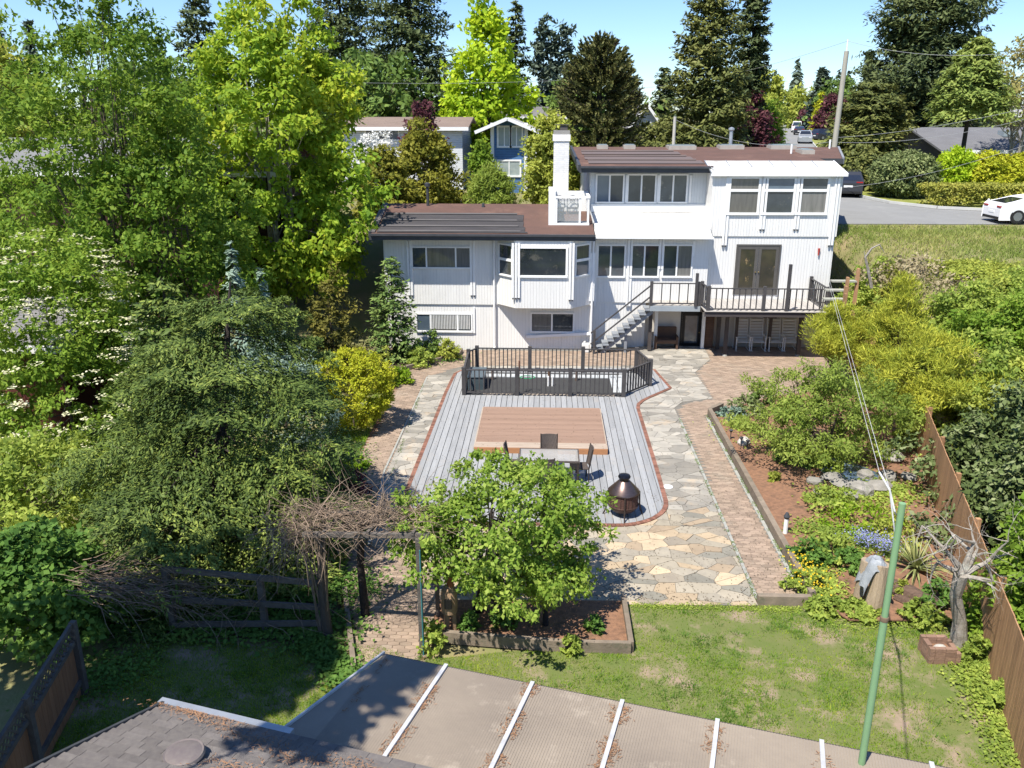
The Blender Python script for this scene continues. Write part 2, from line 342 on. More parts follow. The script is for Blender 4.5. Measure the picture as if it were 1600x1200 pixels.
for i, q in enumerate(cells):
    t_ = .012 + prng.random() * .012
    if i < 300:
        MB().prism(q, -.02, t_).build('flagstone', FLAG[prng.choice([0, 0, 1, 2, 3, 3, 4, 5, 6, 6])], patio)
    else: rest.prism(q, -.02, t_)
FLAGMIX = mat('flagstone_mixed', (.35, .32, .27), (.25, .235, .205), 1.6, .75, bump=.3, bscale=14, piece=.32, c3=(.40, .32, .23), c3scale=1.2)
rest.build('flagstones', FLAGMIX, patio, stuff=True)

# brick paving
pav_regs = [[(-2.68, 16.86), (-4.25, 18.05), (-4.9, 18.6), (-4.32, 16.0), (-3.5, 13.2), (-2.35, 13.2), (-2.1, 15.6), (-2.05, 16.5)],
            [(-4.25, 18.15), (-4.62, 21.5), (-5.75, 22.4), (-5.0, 18.6)],
            [(-4.62, 21.5), (-4.74, 32.2), (-5.75, 32.2), (-5.6, 26), (-5.75, 22.4)],
            [(-4.74, 32.2), (-3.25, 33.65), (-3.7, 35.1), (-5.7, 32.9), (-5.75, 32.2)],
            [(-3.2, 33.65), (4.25, 33.95), (4.25, 36.9), (2.1, 36.2), (-3.6, 36.2), (-3.7, 35.1)],
            [(4.76, 15.95), (5.72, 15.95), (5.72, 27.9), (5.2, 29.15), (4.8, 28.2)],
            [(5.72, 27.9), (8.3, 29.9), (12.3, 31.6), (12.3, 37.2), (7.35, 37.2), (7.2, 35.0), (6.25, 33), (6.35, 29.65), (5.2, 29.15)]]
brick_path = struct(MB().prism([(-3.5, 13.15), (-2.3, 13.15), (-2.0, 16.9), (-4.6, 21.5), (-4.7, 33.6), (-3.3, 36.2), (-5.8, 33), (-5.8, 22.3), (-5.0, 18.6), (-4.35, 16)], -.05, -.012).build('brick_path', SOIL))
brick_court = struct(MB().prism([(4.7, 15.9), (5.8, 15.9), (5.8, 27.9), (12.4, 31.6), (12.4, 37.3), (4.2, 37.3), (4.7, 28.2)], -.05, -.008).build('brick_court', MORTAR))
pw, ph, pc = .245, .085, .03
hexa = [(-pw / 2, -ph / 2), (0, -ph / 2 - pc), (pw / 2, -ph / 2), (pw / 2, ph / 2), (0, ph / 2 + pc), (-pw / 2, ph / 2)]
pav = []
for j in range(int(25 / (ph + pc))):
    for i in range(int(19 / pw)):
        x = -6 + (i + .5 * (j % 2)) * pw; y = 13.1 + j * (ph + pc)
        for ri, r in enumerate(pav_regs):
            if inpoly(x, y, r): pav.append((x, y, ri)); break
pav.sort(key=lambda p: p[1])
pav_me = MB().prism(inset(hexa, .005), -.03, .004)
src = None; restL = MB(); restR = MB(); hx = inset(hexa, .004)
for i, (x, y, ri) in enumerate(pav):
    par = brick_path if ri < 4 or ri == 4 else brick_court
    dz = prng.uniform(-.003, .004)
    if i < 300:
        o0 = world_loc(par)
        if src is None:
            src = pav_me.build('paver', PAVER, par); src.location = (x - o0.x, y - o0.y, dz - o0.z)
            src.data.transform(Matrix.Translation(o0))
        else: share(src, par, (x - o0.x, y - o0.y, dz - o0.z))
    else:
        (restL if par is brick_path else restR).prism([(x + a, y + b) for a, b in hx], -.03, .004 + dz)
restL.build('pavers', PAVER, brick_path, stuff=True); restR.build('pavers', PAVER, brick_court, stuff=True)

# ------------------------------------------------------------------ timber deck
arc = lambda cx, cy, r, a0, a1, n=8: [(cx + r * math.cos(R(a0 + (a1 - a0) * i / n)), cy + r * math.sin(R(a0 + (a1 - a0) * i / n))) for i in range(n + 1)]
deck_poly = [(-3.6, 31.6)] + [(-3.66, 29.9), (-3.74, 21.3)] + arc(-2.2, 20.9, 1.52, 180, 270)[1:] + arc(1.85, 20.85, 1.45, 270, 360) + [(3.32, 23), (3.33, 28.4)] + [(3.4, 28.9), (3.62, 29.35), (4.0, 29.85), (4.83, 30.85)] + [(4.5, 33.3), (3.9, 33.5), (-2.7, 33.2)] + arc(-2.5, 32.1, 1.1, 100, 165, 5)
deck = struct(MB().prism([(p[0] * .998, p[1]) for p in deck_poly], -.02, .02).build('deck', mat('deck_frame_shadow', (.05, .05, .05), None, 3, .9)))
POND = (-2.95, 3.15, 30.0, 32.55)
def strip_clip(poly, x0, x1):
    p = clip(poly, x1, 0, 1, 0)
    return clip(p, x0, 0, -1, 0) if len(p) > 2 else []
x = -3.75; brd = random.Random(5)
while x < 4.85:
    st = strip_clip(deck_poly, x + .004, x + .186)
    if len(st) > 2 and area(st) > .02:
        cuts = [-99, brd.uniform(22, 27), 99]
        if POND[0] < x + .1 < POND[1]: cuts = [-99, brd.uniform(22, 27), POND[2] - .35, 'gap', POND[3] + .1, 99]
        k = 0
        while k < len(cuts) - 1:
            if cuts[k + 1] == 'gap': k += 2; continue
            a, b = cuts[k], cuts[k + 1]
            q = clip(clip(st, 0, b - .004, 0, 1), 0, a + .004, 0, -1)
            if len(q) > 2 and area(q) > .01: MB().prism(q, .015, .05 + brd.uniform(-.002, .002)).build('deck_board', DECKB, deck)
            k += 1
    x += .2
# brick edging round the deck
edge_path = deck_poly
def resample(path, step, closed=True):
    pts = list(path) + ([path[0]] if closed else []); out = []; acc = 0
    for a, b in zip(pts[:-1], pts[1:]):
        l = math.hypot(b[0] - a[0], b[1] - a[1])
        while acc < l: t = acc / l; out.append((a[0] + (b[0] - a[0]) * t, a[1] + (b[1] - a[1]) * t, math.atan2(b[1] - a[1], b[0] - a[0]))); acc += step
        acc -= l
    return out
edging = struct(MB().prism([(p[0], p[1]) for p in [(-3.72, 20.9), (-3.7, 20.9), (-3.7, 21.3), (-3.72, 21.3)]], 0, .02).build('brick_edging', MORTAR))
for i, (x, y, a) in enumerate([e for e in resample(deck_poly, .105) if not (e[1] > 33.0 and -2.6 < e[0] < 4.4)]):
    n = Vector((math.sin(a), -math.cos(a), 0)); d = Vector((math.cos(a), math.sin(a), 0)); c = Vector((x, y, 0)) + n * .065
    if i < 300:
        MB().beam(c - d * .048 + Vector((0, 0, .022)), c + d * .048 + Vector((0, 0, .022 + brd.uniform(-.003, .004))), .125, .05).build('edging_brick', EDGEB, edging)
    else:
        if i == 300: er = MB()
        er.beam(c - d * .048 + Vector((0, 0, .022)), c + d * .048 + Vector((0, 0, .022)), .125, .05)
try: er.build('edging_bricks', EDGEB, edging, stuff=True)
except NameError: pass

# raised cedar platform (spa cover deck)
plat = thing('platform', (-.1, 25.9, .05), 'low square orange cedar platform set on the blue grey deck', 'platform')
px0, px1, py0, py1, pz = -2.15, 2.0, 24.0, 27.75, .24
MB().box(px0 + .02, px1 - .02, py0 + .02, py1 - .02, .05, pz - .03).build('frame', mat('cedar_frame', (.42, .2, .09), (.33, .16, .08), 3, .7, bump=.2), plat)
MB().box(px0, px1, py0 - .02, py0 + .019, .052, pz - .012).build('front_board', mat('cedar_frame', (.4, .2, .1)), plat)
y = py0 + .44; i = 0
while y < py1 - .05:
    MB().box(px0 + .03, px1 - .03, y + .002, y + .138, pz - .03, pz + brd.uniform(-.002, .002)).build('board', PLAT, plat); y += .14
PALE = mat('pale_trim_board', (.42, .34, .27), (.34, .27, .21), 2, .7, bump=.2, stretch=(1, 5, 1), piece=.08)
for k in range(3): MB().box(px0 + .01, px1 - .01, py0 + .005 + k * .145, py0 + .14 + k * .145, pz - .025, pz + .004).build('edge_board', PALE, plat)
MB().box(px0 - .01, px0 + .028, py0 + .01, py1, pz - .02, pz + .006).build('side_trim', PALE, plat)
MB().box(px1 - .028, px1 + .01, py0 + .01, py1, pz - .02, pz + .006).build('side_trim', PALE, plat)

# ------------------------------------------------------------------ railings
BAL = None
def railing(root, pts, z, h=.95, post=.13, gap=.15, closed=False, postx=.08, midposts=True, seg_post=1.9, m=RAILM, bar=.042):
    """charcoal railing: posts, handrails, bottom rails and every baluster a part of its own"""
    global BAL
    n = len(pts)
    def one_post(p, hh):
        MB().box(p[0] - post / 2, p[0] + post / 2, p[1] - post / 2, p[1] + post / 2, z, z + hh).build('post', m, root)
    for i in range(n - (0 if closed else 1)):
        a = Vector((*pts[i], 0)); b = Vector((*pts[(i + 1) % n], 0)); L = (b - a).length; d = (b - a) / L
        one_post(a, h + postx)
        k = max(1, round(L / seg_post)) if midposts else 1
        for j in range(1, k): one_post(a + d * L * j / k, h + postx)
        for j in range(k):
            s0 = a + d * (L * j / k + post / 2); s1 = a + d * (L * (j + 1) / k - post / 2); up = Vector((0, 0, 1))
            MB().beam(s0 + up * (z + h - .02), s1 + up * (z + h - .02), .075, .04).build('handrail', m, root)
            MB().beam(s0 + up * (z + .1), s1 + up * (z + .1), .05, .05).build('bottom_rail', m, root)
            l2 = (s1 - s0).length; nb = max(1, int(l2 / gap)); o0 = world_loc(root)
            for q in range(1, nb):
                c = s0 + d * (l2 * q / nb)
                if BAL is None or BAL[1] != (h, m, bar):
                    me_ = MB().box(-bar / 2, bar / 2, -bar / 2, bar / 2, .12, h - .03)
                    b_ = me_.build('baluster', m, None, loc=(0, 0, 0)); BAL = (b_.data, (h, m, bar)); bpy.data.objects.remove(b_)
                o = bpy.data.objects.new('baluster', BAL[0]); COL.objects.link(o); o.parent = root; o.location = (c.x - o0.x, c.y - o0.y, z - o0.z)
                o.rotation_euler.z = math.atan2(d.y, d.x)
    if not closed: one_post(pts[-1], h + postx)

pr = thing('pond_railing', (.2, 31.2, .05), 'charcoal balustrade ringing the sunken pond in the blue grey deck', 'railing')
railing(pr, [(-3.0, 29.68), (2.98, 29.68), (4.12, 31.05), (3.75, 32.75), (-2.75, 32.75), (-3.05, 32.2)], .05, closed=True, seg_post=2.0, post=.15, h=1.0, bar=.042, gap=.165)

# garden pond inside
POOL = mat('dark_pond_water', (.012, .03, .032), (.02, .045, .045), 1.2, .06, spec=.6)
struct(MB().box(-2.9, 2.6, 30.05, 32.0, -.05, -.01).build('water', POOL))
tileM = mat('white_tile', (.5, .52, .53), (.42, .44, .45), 4, .5, piece=.06)
rim = thing('tile_border', (0, 32.3, .0), 'white square tile rim along the back and right of the dark pond', 'tile border')
o0 = world_loc(rim); tl = MB().box(-.115, .115, -.09, .09, 0, .04).build('tile', tileM, None, loc=(0, 0, 0)); tmesh = tl.data; bpy.data.objects.remove(tl)
for i in range(23):
    for j in range(2):
        o = bpy.data.objects.new('tile', tmesh); COL.objects.link(o); o.parent = rim; o.location = (-2.45 + i * .25, 32.13 + j * .2 - o0.y, .01)
for i in range(1):
    for j in range(10):
        for q in range(2):
            o = bpy.data.objects.new('tile', tmesh); COL.objects.link(o); o.parent = rim; o.location = (2.75 + q * .25, 30.3 + j * .2 - o0.y, .01)
PEB = mat('pale_pebble', (.42, .36, .3), (.3, .26, .22), 3, .8, piece=.35)
pb = []
for i in range(900):
    x = rng.uniform(-2.3, 2.75); y = rng.uniform(29.68, 30.05); r = rng.uniform(.02, .045)
    th = rng.uniform(0, 6.28); c, s_ = math.cos(th), math.sin(th)
    base = [(r, 0), (0, r * .8), (-r, 0), (0, -r * .8)]
    q = [(x + a * c - b * s_, y + a * s_ + b * c, .03) for a, b in base]; t_ = (x, y, .03 + r)
    pb.append([q[0], q[1], t_]); pb.append([q[1], q[2], t_]); pb.append([q[2], q[3], t_]); pb.append([q[3], q[0], t_])
gv = npmesh('gravel', np.array(pb), PEB, stuff=True)
bx = thing('pond_filter_box', (-2.7, 31.0, .0), 'dark blue grey filter box at the left end of the pond inside the railing', 'filter box')
MB().box(-2.92, -2.3, 30.35, 31.6, -.02, .5).build('case', mat('blue_black_plastic', (.06, .085, .1), None, 3, .5), bx, bevel=.02)
MB().box(-2.95, -2.27, 30.32, 31.63, .502, .56).build('lid', mat('blue_black_lid', (.09, .12, .14), None, 3, .4), bx, bevel=.015)
pp = thing('pond_pipes', (.25, 31.0, -.02), 'pair of short white pipes standing in the middle of the dark pond', 'pipes')
for dx in (-.08, .08): MB().tube([(.25 + dx, 30.95, -.02), (.25 + dx, 30.95, .42)], .035, 10).build('pipe', TRIM, pp, smooth=True)
MB().tube([(.14, 30.95, .2), (.36, 30.95, .2)], .02, 8).build('clip', DARK, pp)
net = thing('pond_net', (-.9, 30.0, .0), 'brown pole with a green fishing net leaning on the pond railing', 'net')
MB().tube([(-.95, 29.95, .04), (-.93, 29.85, 1.35)], .025, 8).build('handle', mat('brown_pole', (.22, .1, .06)), net)
ring = [(-.62 + .28 * math.cos(a), 30.15 + .12 * math.sin(a), .62 + .02 * math.sin(a)) for a in np.linspace(0, 6.283, 15)]
MB().tube(ring, .016, 6).build('hoop', mat('green_plastic', (.03, .3, .12), None, 3, .4), net)
stks = MB()
for dx in (-2.05, 1.3, .2): stks.tube([(dx, 31.7, -.05), (dx, 31.7, .42)], .05, 8)
tag(stks.build('pond_stakes', mat('brown_stake', (.12, .07, .045), None, 4, .8)), 'three short brown stakes rising from the back of the dark pond', 'stakes')
# ------------------------------------------------------------------ curbs and retaining boards
def curb(name, pts, w_, z0, z1, m, label=None, piece=2.4, cat='retaining edge'):
    root = thing(name, (pts[0][0], pts[0][1], z0), label, cat)
    for a, b in zip(pts[:-1], pts[1:]):
        a = Vector((*a, (z0 + z1) / 2)); b = Vector((*b, (z0 + z1) / 2)); L = (b - a).length; k = max(1, round(L / piece)); d = (b - a) / L
        for j in range(k):
            MB().beam(a + d * (L * j / k + .004), a + d * (L * (j + 1) / k - .004), w_, (z1 - z0) + brd.uniform(-.008, .008)).build('timber', m, root)
    return root
curb('retaining_edge', [(5.85, 15.95), (5.85, 27.9), (6.4, 28.5)], .14, -.04, .26, TIMBER, 'long weathered timber edging between the brick walk and the mulched garden bed')
curb('end_timber', [(4.66, 15.88), (5.8, 15.88)], .14, -.04, .22, TIMBER, 'short timber across the lawn end of the right brick walk')
curb('bed_border', [(-2.2, 14.28), (.54, 14.03), (1.77, 14.03), (1.77, 15.72)], .1, -.02, .24, TIMBER, 'low timber border round the bed of the leafy fruit tree')
curb('path_edge', [(-3.52, 13.2), (-4.35, 16.0)], .1, -.02, .13, TIMBER, 'low timber edge on the left of the brick path by the arbour')
curb('flower_bed_edge', [(-6.2, 31.0), (-5.72, 32.9), (-3.75, 35.0), (-3.7, 35.8)], .12, -.02, .2, TIMBER, 'curved timber edge of the flower bed below the left house wall', piece=1.0)
kerb = struct(MB().beam((4.7, 16.05, .0), (4.74, 27.5, .0), .07, .05).build('kerb_strip', CONC))
kerb2 = struct(MB().beam((5.72, 16.05, .0), (5.72, 27.6, .0), .09, .05).build('kerb_strip', CONC))
kerb3 = struct(MB().beam((-4.25, 18.1, .0), (-4.7, 22.5, .0), .06, .045).build('kerb_strip', CONC))
kerb4 = struct(MB().beam((-4.7, 22.5, .0), (-4.72, 32.0, .0), .06, .045).build('kerb_strip', CONC))
# ------------------------------------------------------------------ the white house
house = thing('house', (0, 37, 0), 'long white split level house with brown low roofs, bay window and white brick chimney', 'house')
LY, MY, WY, UY = 36.3, 37.0, 37.3, 38.7
def X(px, py, Y): return A(px, py, Y)[0]
def Z(px, py, Y): return A(px, py, Y)[2]
MB().box(-7.1, 2.12, LY, 44, 2.07, 5.12).build('wall', WHITE, house)
MB().box(-7.06, 2.12, LY + .06, 44, -.1, 2.068).build('wall', WHITE, house)
MB().box(2.125, 7.2, MY, 44, 2.07, 5.55).build('wall', WHITE, house)
MB().box(2.125, 4.55, MY + .06, 44, -.1, 2.068).build('wall', WHITE, house)
MB().box(7.203, 12.75, WY, 39.2, 5.02, 7.92).build('wall', WHITE, house)
MB().box(7.206, 12.70, WY + .05, 46, 2.1, 5.018).build('wall', WHITE, house)
MB().box(4.553, 12.70, WY + .08, 46, -.1, 2.098).build('wall', mat('cream_stucco', (.62, .58, .52), (.55, .51, .45), 1.5, .8, bump=.3), house)
MB().box(2.0, 7.2, UY, 46, 5.7, 7.85).build('wall', mat('grey_white_siding', (.62, .65, .66), (.56, .59, .61), 2, .7, groove=(.125, .08, 'xy', .88)), house)
bayp = [(-2.15, LY + .02), (-1.28, LY - .9), (1.13, LY - .9), (2.02, LY + .02)]
MB().prism(bayp, 2.12, 5.1).build('bay', mat('bay_siding', (.76, .75, .72), (.69, .68, .655), 1.4, .6, stretch=(5, 5, .35), groove=(.125, .08, 'x', .88), bump=.08), house)
grn = random.Random(21)
def window(p0, u, n, s0, s1, z0, z1, panes=(0, 1), hs=None, fw=.07, m=TRIM, gm=GLASS, d=.05, extra=0, name='window', label=None, parent=None):
    """frame bars on a wall plane (origin p0, along u, outward n) with each pane a sub-part"""
    p0 = Vector((*p0, 0)); u = Vector((*u, 0)).normalized(); n = Vector((*n, 0)).normalized(); mb = MB()
    def ob(mb, a, b, c, e, d0, d1):
        vs = [p0 + u * s + n * dd + Vector((0, 0, z)) for dd in (d1, d0) for (s, z) in ((a, c), (b, c), (b, e), (a, e))]
        mb.add(vs, [(0, 1, 2, 3), (7, 6, 5, 4), (0, 4, 5, 1), (1, 5, 6, 2), (2, 6, 7, 3), (3, 7, 4, 0)])
    ob(mb, s0 - fw, s1 + fw, z1, z1 + fw, -.03, d); ob(mb, s0 - fw, s1 + fw, z0 - fw, z0, -.03, d + .03)
    ob(mb, s0 - fw, s0, z0, z1, -.03, d); ob(mb, s1, s1 + fw, z0, z1, -.03, d)
    for f in panes[1:-1]:
        c = s0 + (s1 - s0) * f; ob(mb, c - .035, c + .035, z0, z1, -.03, d - .008)
    if hs is not None: zc = z0 + (z1 - z0) * hs; ob(mb, s0, s1, zc - .06, zc + .05, -.03, d + .01)
    f_ = mb.build(name, m, parent or house, label=label)
    zs = [(z0, z1)] if hs is None else [(z0, zc - .06), (zc + .05, z1)]
    for a, b in zip(panes[:-1], panes[1:]):
        for za, zb in zs:
            g = MB(); ob(g, s0 + (s1 - s0) * a + .0, s0 + (s1 - s0) * b, za, zb, -.03, .012); g.build('pane', grn.choice([GLASS, GLASS, GLASS2, GLASS3]) if gm is GLASS else gm, f_)
    return f_
def win(Y, l, t, r, b, **k):
    return window((0, Y), (1, 0), (0, -1), X(l, (t + b) / 2, Y), X(r, (t + b) / 2, Y), Z(l, b, Y), Z(l, t, Y), **k)
win(LY, 645, 387, 734, 417, panes=(0, .24, .755, 1))
win(LY + .06, 652, 491, 736, 516, panes=(0, .25, .75, 1))
win(LY + .06, 831, 490, 895, 517, panes=(0, .49, 1))
win(LY - .9, 812, 388, 884, 430, fw=.09)
for (xa, ya), (xb, yb) in ((bayp[0], bayp[1]), (bayp[2], bayp[3])):
    L = math.hypot(xb - xa, yb - ya); u = ((xb - xa) / L, (yb - ya) / L)
    window((xa, ya), u, (u[1], -u[0]), .25, L - .22, 3.52, 4.78, hs=.52)
for l, r in ((935, 975), (987, 1028), (1037, 1080)): win(MY, l, 384, r, 431, panes=(0, .48, 1))
for l, r in ((1140, 1184), (1194, 1239), (1247, 1291)): win(WY, l, 279, r, 332, hs=.66, fw=.1)
for l, r in ((933, 973), (982, 1023), (1032, 1072)): win(UY, l, 274, r, 315, panes=(0, .49, 1))
# vertical blinds seen in the lower left window
bl = MB()
xa, xb = X(672, 505, LY), X(734, 505, LY); za, zb = Z(672, 514, LY), Z(672, 492, LY)
x = xa
while x < xb: bl.box(x, x + .035, LY + .022, LY + .03, za, zb); x += .07
bl.build('blind', mat('white_blind', (.7, .7, .68), None, 3, .6), house)
# vertical trim boards with small dark feet
tr = [(642, 376, 461, LY, 2), (739, 376, 461, LY, 2), (806, 380, 465, LY - .92, 3), (892, 380, 468, LY - .92, 2), (924, 395, 470, LY, 2), (981, 374, 478, MY, 2), (1032, 374, 420, MY, 2), (1083, 376, 400, MY, 1),
      (1131, 277, 383, WY, 2), (1190, 277, 358, WY, 2), (1243, 277, 358, WY, 2), (1297, 277, 383, WY, 2), (1077, 274, 316, UY, 1), (1027, 274, 316, UY, 1), (978, 274, 316, UY, 1), (741, 480, 520, LY + .06, 1), (929, 374, 478, MY, 1)]
for px, t, b, Y, k in tr:
    for j in range(k):
        xc = X(px, b, Y) + (j - (k - 1) / 2) * .13; zt, zb = Z(px, t, Y), Z(px, b, Y)
        MB().box(xc - .045, xc + .045, Y - .058, Y - .001, zb, zt).build('trim_board', TRIM, house)
        if b in (461, 465, 468, 358, 383): MB().box(xc - .03, xc + .03, Y - .05, Y - .005, zb - .07, zb - .003).build('bracket', DARK, house)
dsp = MB(); xd = X(772, 450, LY - .08)
dsp.tube([(xd, LY - .08, 5.0), (xd, LY - .08, .2), (xd, LY - .2, .08)], .045, 8); dsp.build('downspout', TRIM, house, smooth=True)
xd = X(928, 430, MY); MB().tube([(xd - .1, LY - .05, 5.0), (xd - .1, LY - .05, .2)], .045, 8).build('downspout', TRIM, house, smooth=True)
MB().beam((X(822, 524, LY), LY - .04, .62), (X(922, 522, LY), LY - .04, .8), .1, .12).build('sloping_ledge', TRIM, house)
# roofs -------------------------------------------------------
def slab(pts, th, m, name='roof', parent=None):
    """pts = top corners in order"""
    vs = [Vector(p) for p in pts] + [Vector(p) - Vector((0, 0, th)) for p in pts]; n = len(pts)
    return MB().add(vs, [tuple(range(n)), tuple(reversed(range(n, 2 * n)))] + [(i, n + i, n + (i + 1) % n, (i + 1) % n) for i in range(n)]).build(name, m, parent or house)
lz = lambda y: 5.30 + .148 * (y - 35.45)
slab([(-7.45, 35.46, lz(35.46)), (2.06, 35.46, lz(35.46)), (2.06, 40.6, lz(40.6)), (-7.75, 40.6, lz(40.6))], .12, ROOFM)
slab([(-7.75, 40.603, lz(40.6)), (2.06, 40.603, lz(40.6)), (2.06, 45.5, 5.4), (-7.75, 45.5, 5.4)], .12, ROOFM)
MB().beam((-7.5, 35.4, 5.17), (2.1, 35.4, 5.17), .11, .25).build('fascia', DARK, house)
MB().beam((-7.45, 35.30, 5.27), (2.1, 35.30, 5.27), .10, .09).build('gutter', DARK, house)
MB().beam((-7.5, 35.47, lz(35.47) - .06), (-7.8, 40.6, lz(40.6) - .06), .1, .26).build('rake_board', DARK, house)
MB().beam((-7.4, 35.55, lz(35.55) + .03), (-7.69, 40.5, lz(40.5) + .03), .22, .05).build('rake_flashing', mat('grey_flashing', (.12, .11, .11), None, 3, .7), house)
def on_plane(px, py, y0, z0, k):
    d = ray(px, py); t = (z0 - k * y0 - CAM_H) / (d[2] - k * d[1]); return Vector((d[0] * t, d[1] * t, CAM_H + d[2] * t))
for (xa, xb, y0, y1) in ((602, 818, 336, 341), (598, 818, 346, 351), (594, 820, 355, 361), (592, 824, 363, 366)):
    a = on_plane(xa, y0, 35.45, 5.30, .148); b = on_plane(xb, y1, 35.45, 5.30, .148)
    s_ = MB(); y_a, y_b = min(a.y, b.y) - .55, max(a.y, b.y)
    y_a = max(y_a, 35.55)
    s_.add([(a.x, y_a, lz(y_a) + .03), (b.x, y_a, lz(y_a) + .03), (b.x, y_b, lz(y_b) + .03), (a.x, y_b, lz(y_b) + .03)], [(0, 1, 2, 3)])
    s_.tube([(a.x, y_b, lz(y_b) + .07), (b.x - .3, y_b, lz(y_b) + .07)], .05, 6)
    for q in range(6): yy = y_a + (y_b - y_a) * (q + .5) / 6; s_.beam((a.x, yy, lz(yy) + .04), (b.x, yy, lz(yy) + .04), .03, .03)
    s_.build('solar_mat', MAT_SOLAR, house)
uz = lambda y: 7.95 + .066 * (y - 38.0)
U0 = 38.05
ux0 = X(907, 263, U0)
slab([(ux0, U0, uz(U0)), (7.35, U0, uz(U0)), (7.35, 46.5, uz(46.5)), (1.35, 46.5, uz(46.5))], .12, ROOFM)
slab([(7.353, 39.25, uz(39.25)), (12.9, 39.25, uz(39.25)), (12.9, 41.3, uz(41.3)), (13.95, 41.3, uz(41.3)), (15.4, 46.5, uz(46.5)), (7.353, 46.5, uz(46.5))], .12, ROOFM)
slab([(1.35, 46.503, uz(46.5)), (15.4, 46.503, uz(46.5)), (15.6, 52, 7.7), (1.35, 52, 7.7)], .12, ROOFM)
MB().box(12.76, 13.9, 42.2, 52, 4.4, 7.7).build('wall', mat('grey_end_wall', (.3, .31, .33), None, 3, .7, groove=(.2, .1, 'z', .7)), house)
MB().box(2.0, 12.755, 46.003, 51.5, 2, 7.7).build('wall', WHITE, house)
MB().beam((14.0, 41.25, uz(41.3) - .1), (15.45, 46.5, uz(46.5) - .1), .1, .3).build('rake_board', mat('grey_board', (.25, .26, .28), None, 3, .7), house)
MB().beam((12.95, 41.25, uz(41.3) - .13), (14.0, 41.25, uz(41.3) - .13), .08, .24).build('fascia', DARK, house)
MB().beam((ux0 - .05, U0 - .05, uz(U0) - .13), (7.33, U0 - .05, uz(U0) - .13), .1, .27).build('fascia', DARK, house)
MB().beam((ux0, U0 - .15, uz(U0) - .03), (7.3, U0 - .15, uz(U0) - .03), .1, .09).build('gutter', DARK, house)
MB().beam((ux0 - .05, U0 - .05, uz(U0) - .07), (1.3, 46.5, uz(46.5) - .07), .12, .28).build('rake_board', DARK, house)
for q, (xa, xb, yy) in enumerate(((1.75, 6.6, 43.9), (1.8, 6.9, 41.7), (1.9, 7.1, 40.1))):
    s_ = MB(); s_.add([(xa, yy - 1.2, uz(yy - 1.2) + .03), (xb, yy - 1.2, uz(yy - 1.2) + .03), (xb, yy, uz(yy) + .03), (xa, yy, uz(yy) + .03)], [(0, 1, 2, 3)])
    s_.tube([(xa, yy, uz(yy) + .06), (xb - .2, yy, uz(yy) + .06)], .05, 6)
    s_.build('solar_mat', mat('brown_solar_mat', (.16, .12, .11), (.11, .09, .085), 2, .7, stretch=(.3, 6, 1), bump=.3), house)
# white sheet roofs
a = A(931, 369, MY - .55); b = A(1124, 369, MY - .55); zt = Z(923, 331, UY - .02)
lean = [(a[0], MY - .55, a[2]), (7.2, MY - .55, a[2]), (7.2, UY, zt), (2.02, UY, zt)]
slab(lean, .06, WROOF)
MB().box(2.05, 7.2, UY - .06, UY - .002, zt + .005, zt + .35).build('flashing_board', TRIM, house)
MB().beam((a[0] - .05, MY - .6, a[2] - .05), (7.25, MY - .6, a[2] - .05), .09, .09).build('gutter', TRIM, house)
MB().add([(2.12, MY - .5, a[2] - .1), (2.12, UY, zt - .08), (2.12, UY, a[2] - .3), (2.12, MY - .5, a[2] - .3)], [(0, 1, 2, 3)]).build('lean_end', TRIM, house)
wa = A(1118, 272, WY - .12); wt = A(1115, 251, 39.2)
x0w, x1w = 7.13, 12.86
for q in range(6):
    xa = x0w + (x1w - x0w) * q / 6; xb = x0w + (x1w - x0w) * (q + 1) / 6 - .012
    slab([(xa, WY - .12, wa[2] + .02), (xb, WY - .12, wa[2] + .02), (xb, 39.2, wt[2]), (xa, 39.2, wt[2])], .06, WROOF, 'roof_panel')
    MB().beam((xa, WY - .1, wa[2] + .035), (xa, 39.2, wt[2] + .015), .035, .02).build('roof_batten', PIPE, house)
for xg in (7.2, 12.75): MB().add([(xg, WY, 7.9), (xg, 39.2, 7.9), (xg, 39.2, wt[2] - .06)], [(0, 1, 2)]).build('gable_infill', TRIM, house)
MB().beam((x0w - .05, WY - .16, wa[2] - .03), (x1w, WY - .16, wa[2] - .03), .09, .1).build('gutter', TRIM, house)
MB().beam((x1w + .02, WY - .16, wa[2] - .03), (x1w + .02, 39.2, wt[2] - .05), .05, .14).build('rake_board', TRIM, house)
# french doors and lower door
def door(l, t, r, b, Y, m, gm, n=2):
    x0, x1, z0, z1 = X(l, b, Y), X(r, b, Y), Z(l, b, Y), Z(l, t, Y)
    f = MB(); f.box(x0 - .07, x0, Y - .05, Y, z0, z1 + .07); f.box(x1, x1 + .07, Y - .05, Y, z0, z1 + .07); f.box(x0, x1, Y - .05, Y, z1, z1 + .07)
    f.build('door_frame', m, house)
    wd = (x1 - x0) / n
    for i in range(n):
        a = x0 + wd * i + .01; bb = x0 + wd * (i + 1) - .01; q = MB()
        q.box(a, a + .13, Y - .035, Y, z0, z1 - .003); q.box(bb - .13, bb, Y - .035, Y, z0, z1 - .003); q.box(a + .13, bb - .13, Y - .035, Y, z0, z0 + .3); q.box(a + .13, bb - .13, Y - .035, Y, z1 - .15, z1 - .003)
        dd = q.build('door', m, house)
        MB().box(a + .13, bb - .13, Y - .016, Y - .002, z0 + .3, z1 - .15).build('pane', gm, dd)
        MB().lathe([(.03, 0), (.035, .03), (.01, .05)], (bb - .06 if i == 0 else a + .06, Y - .07, (z0 + z1) / 2 - .08), 10).build('handle', mat('brass', (.5, .4, .2), None, 3, .3, metal=1), dd)
GDOOR = mat('warm_grey_door_paint', (.085, .08, .075), (.105, .098, .09), 3, .5)
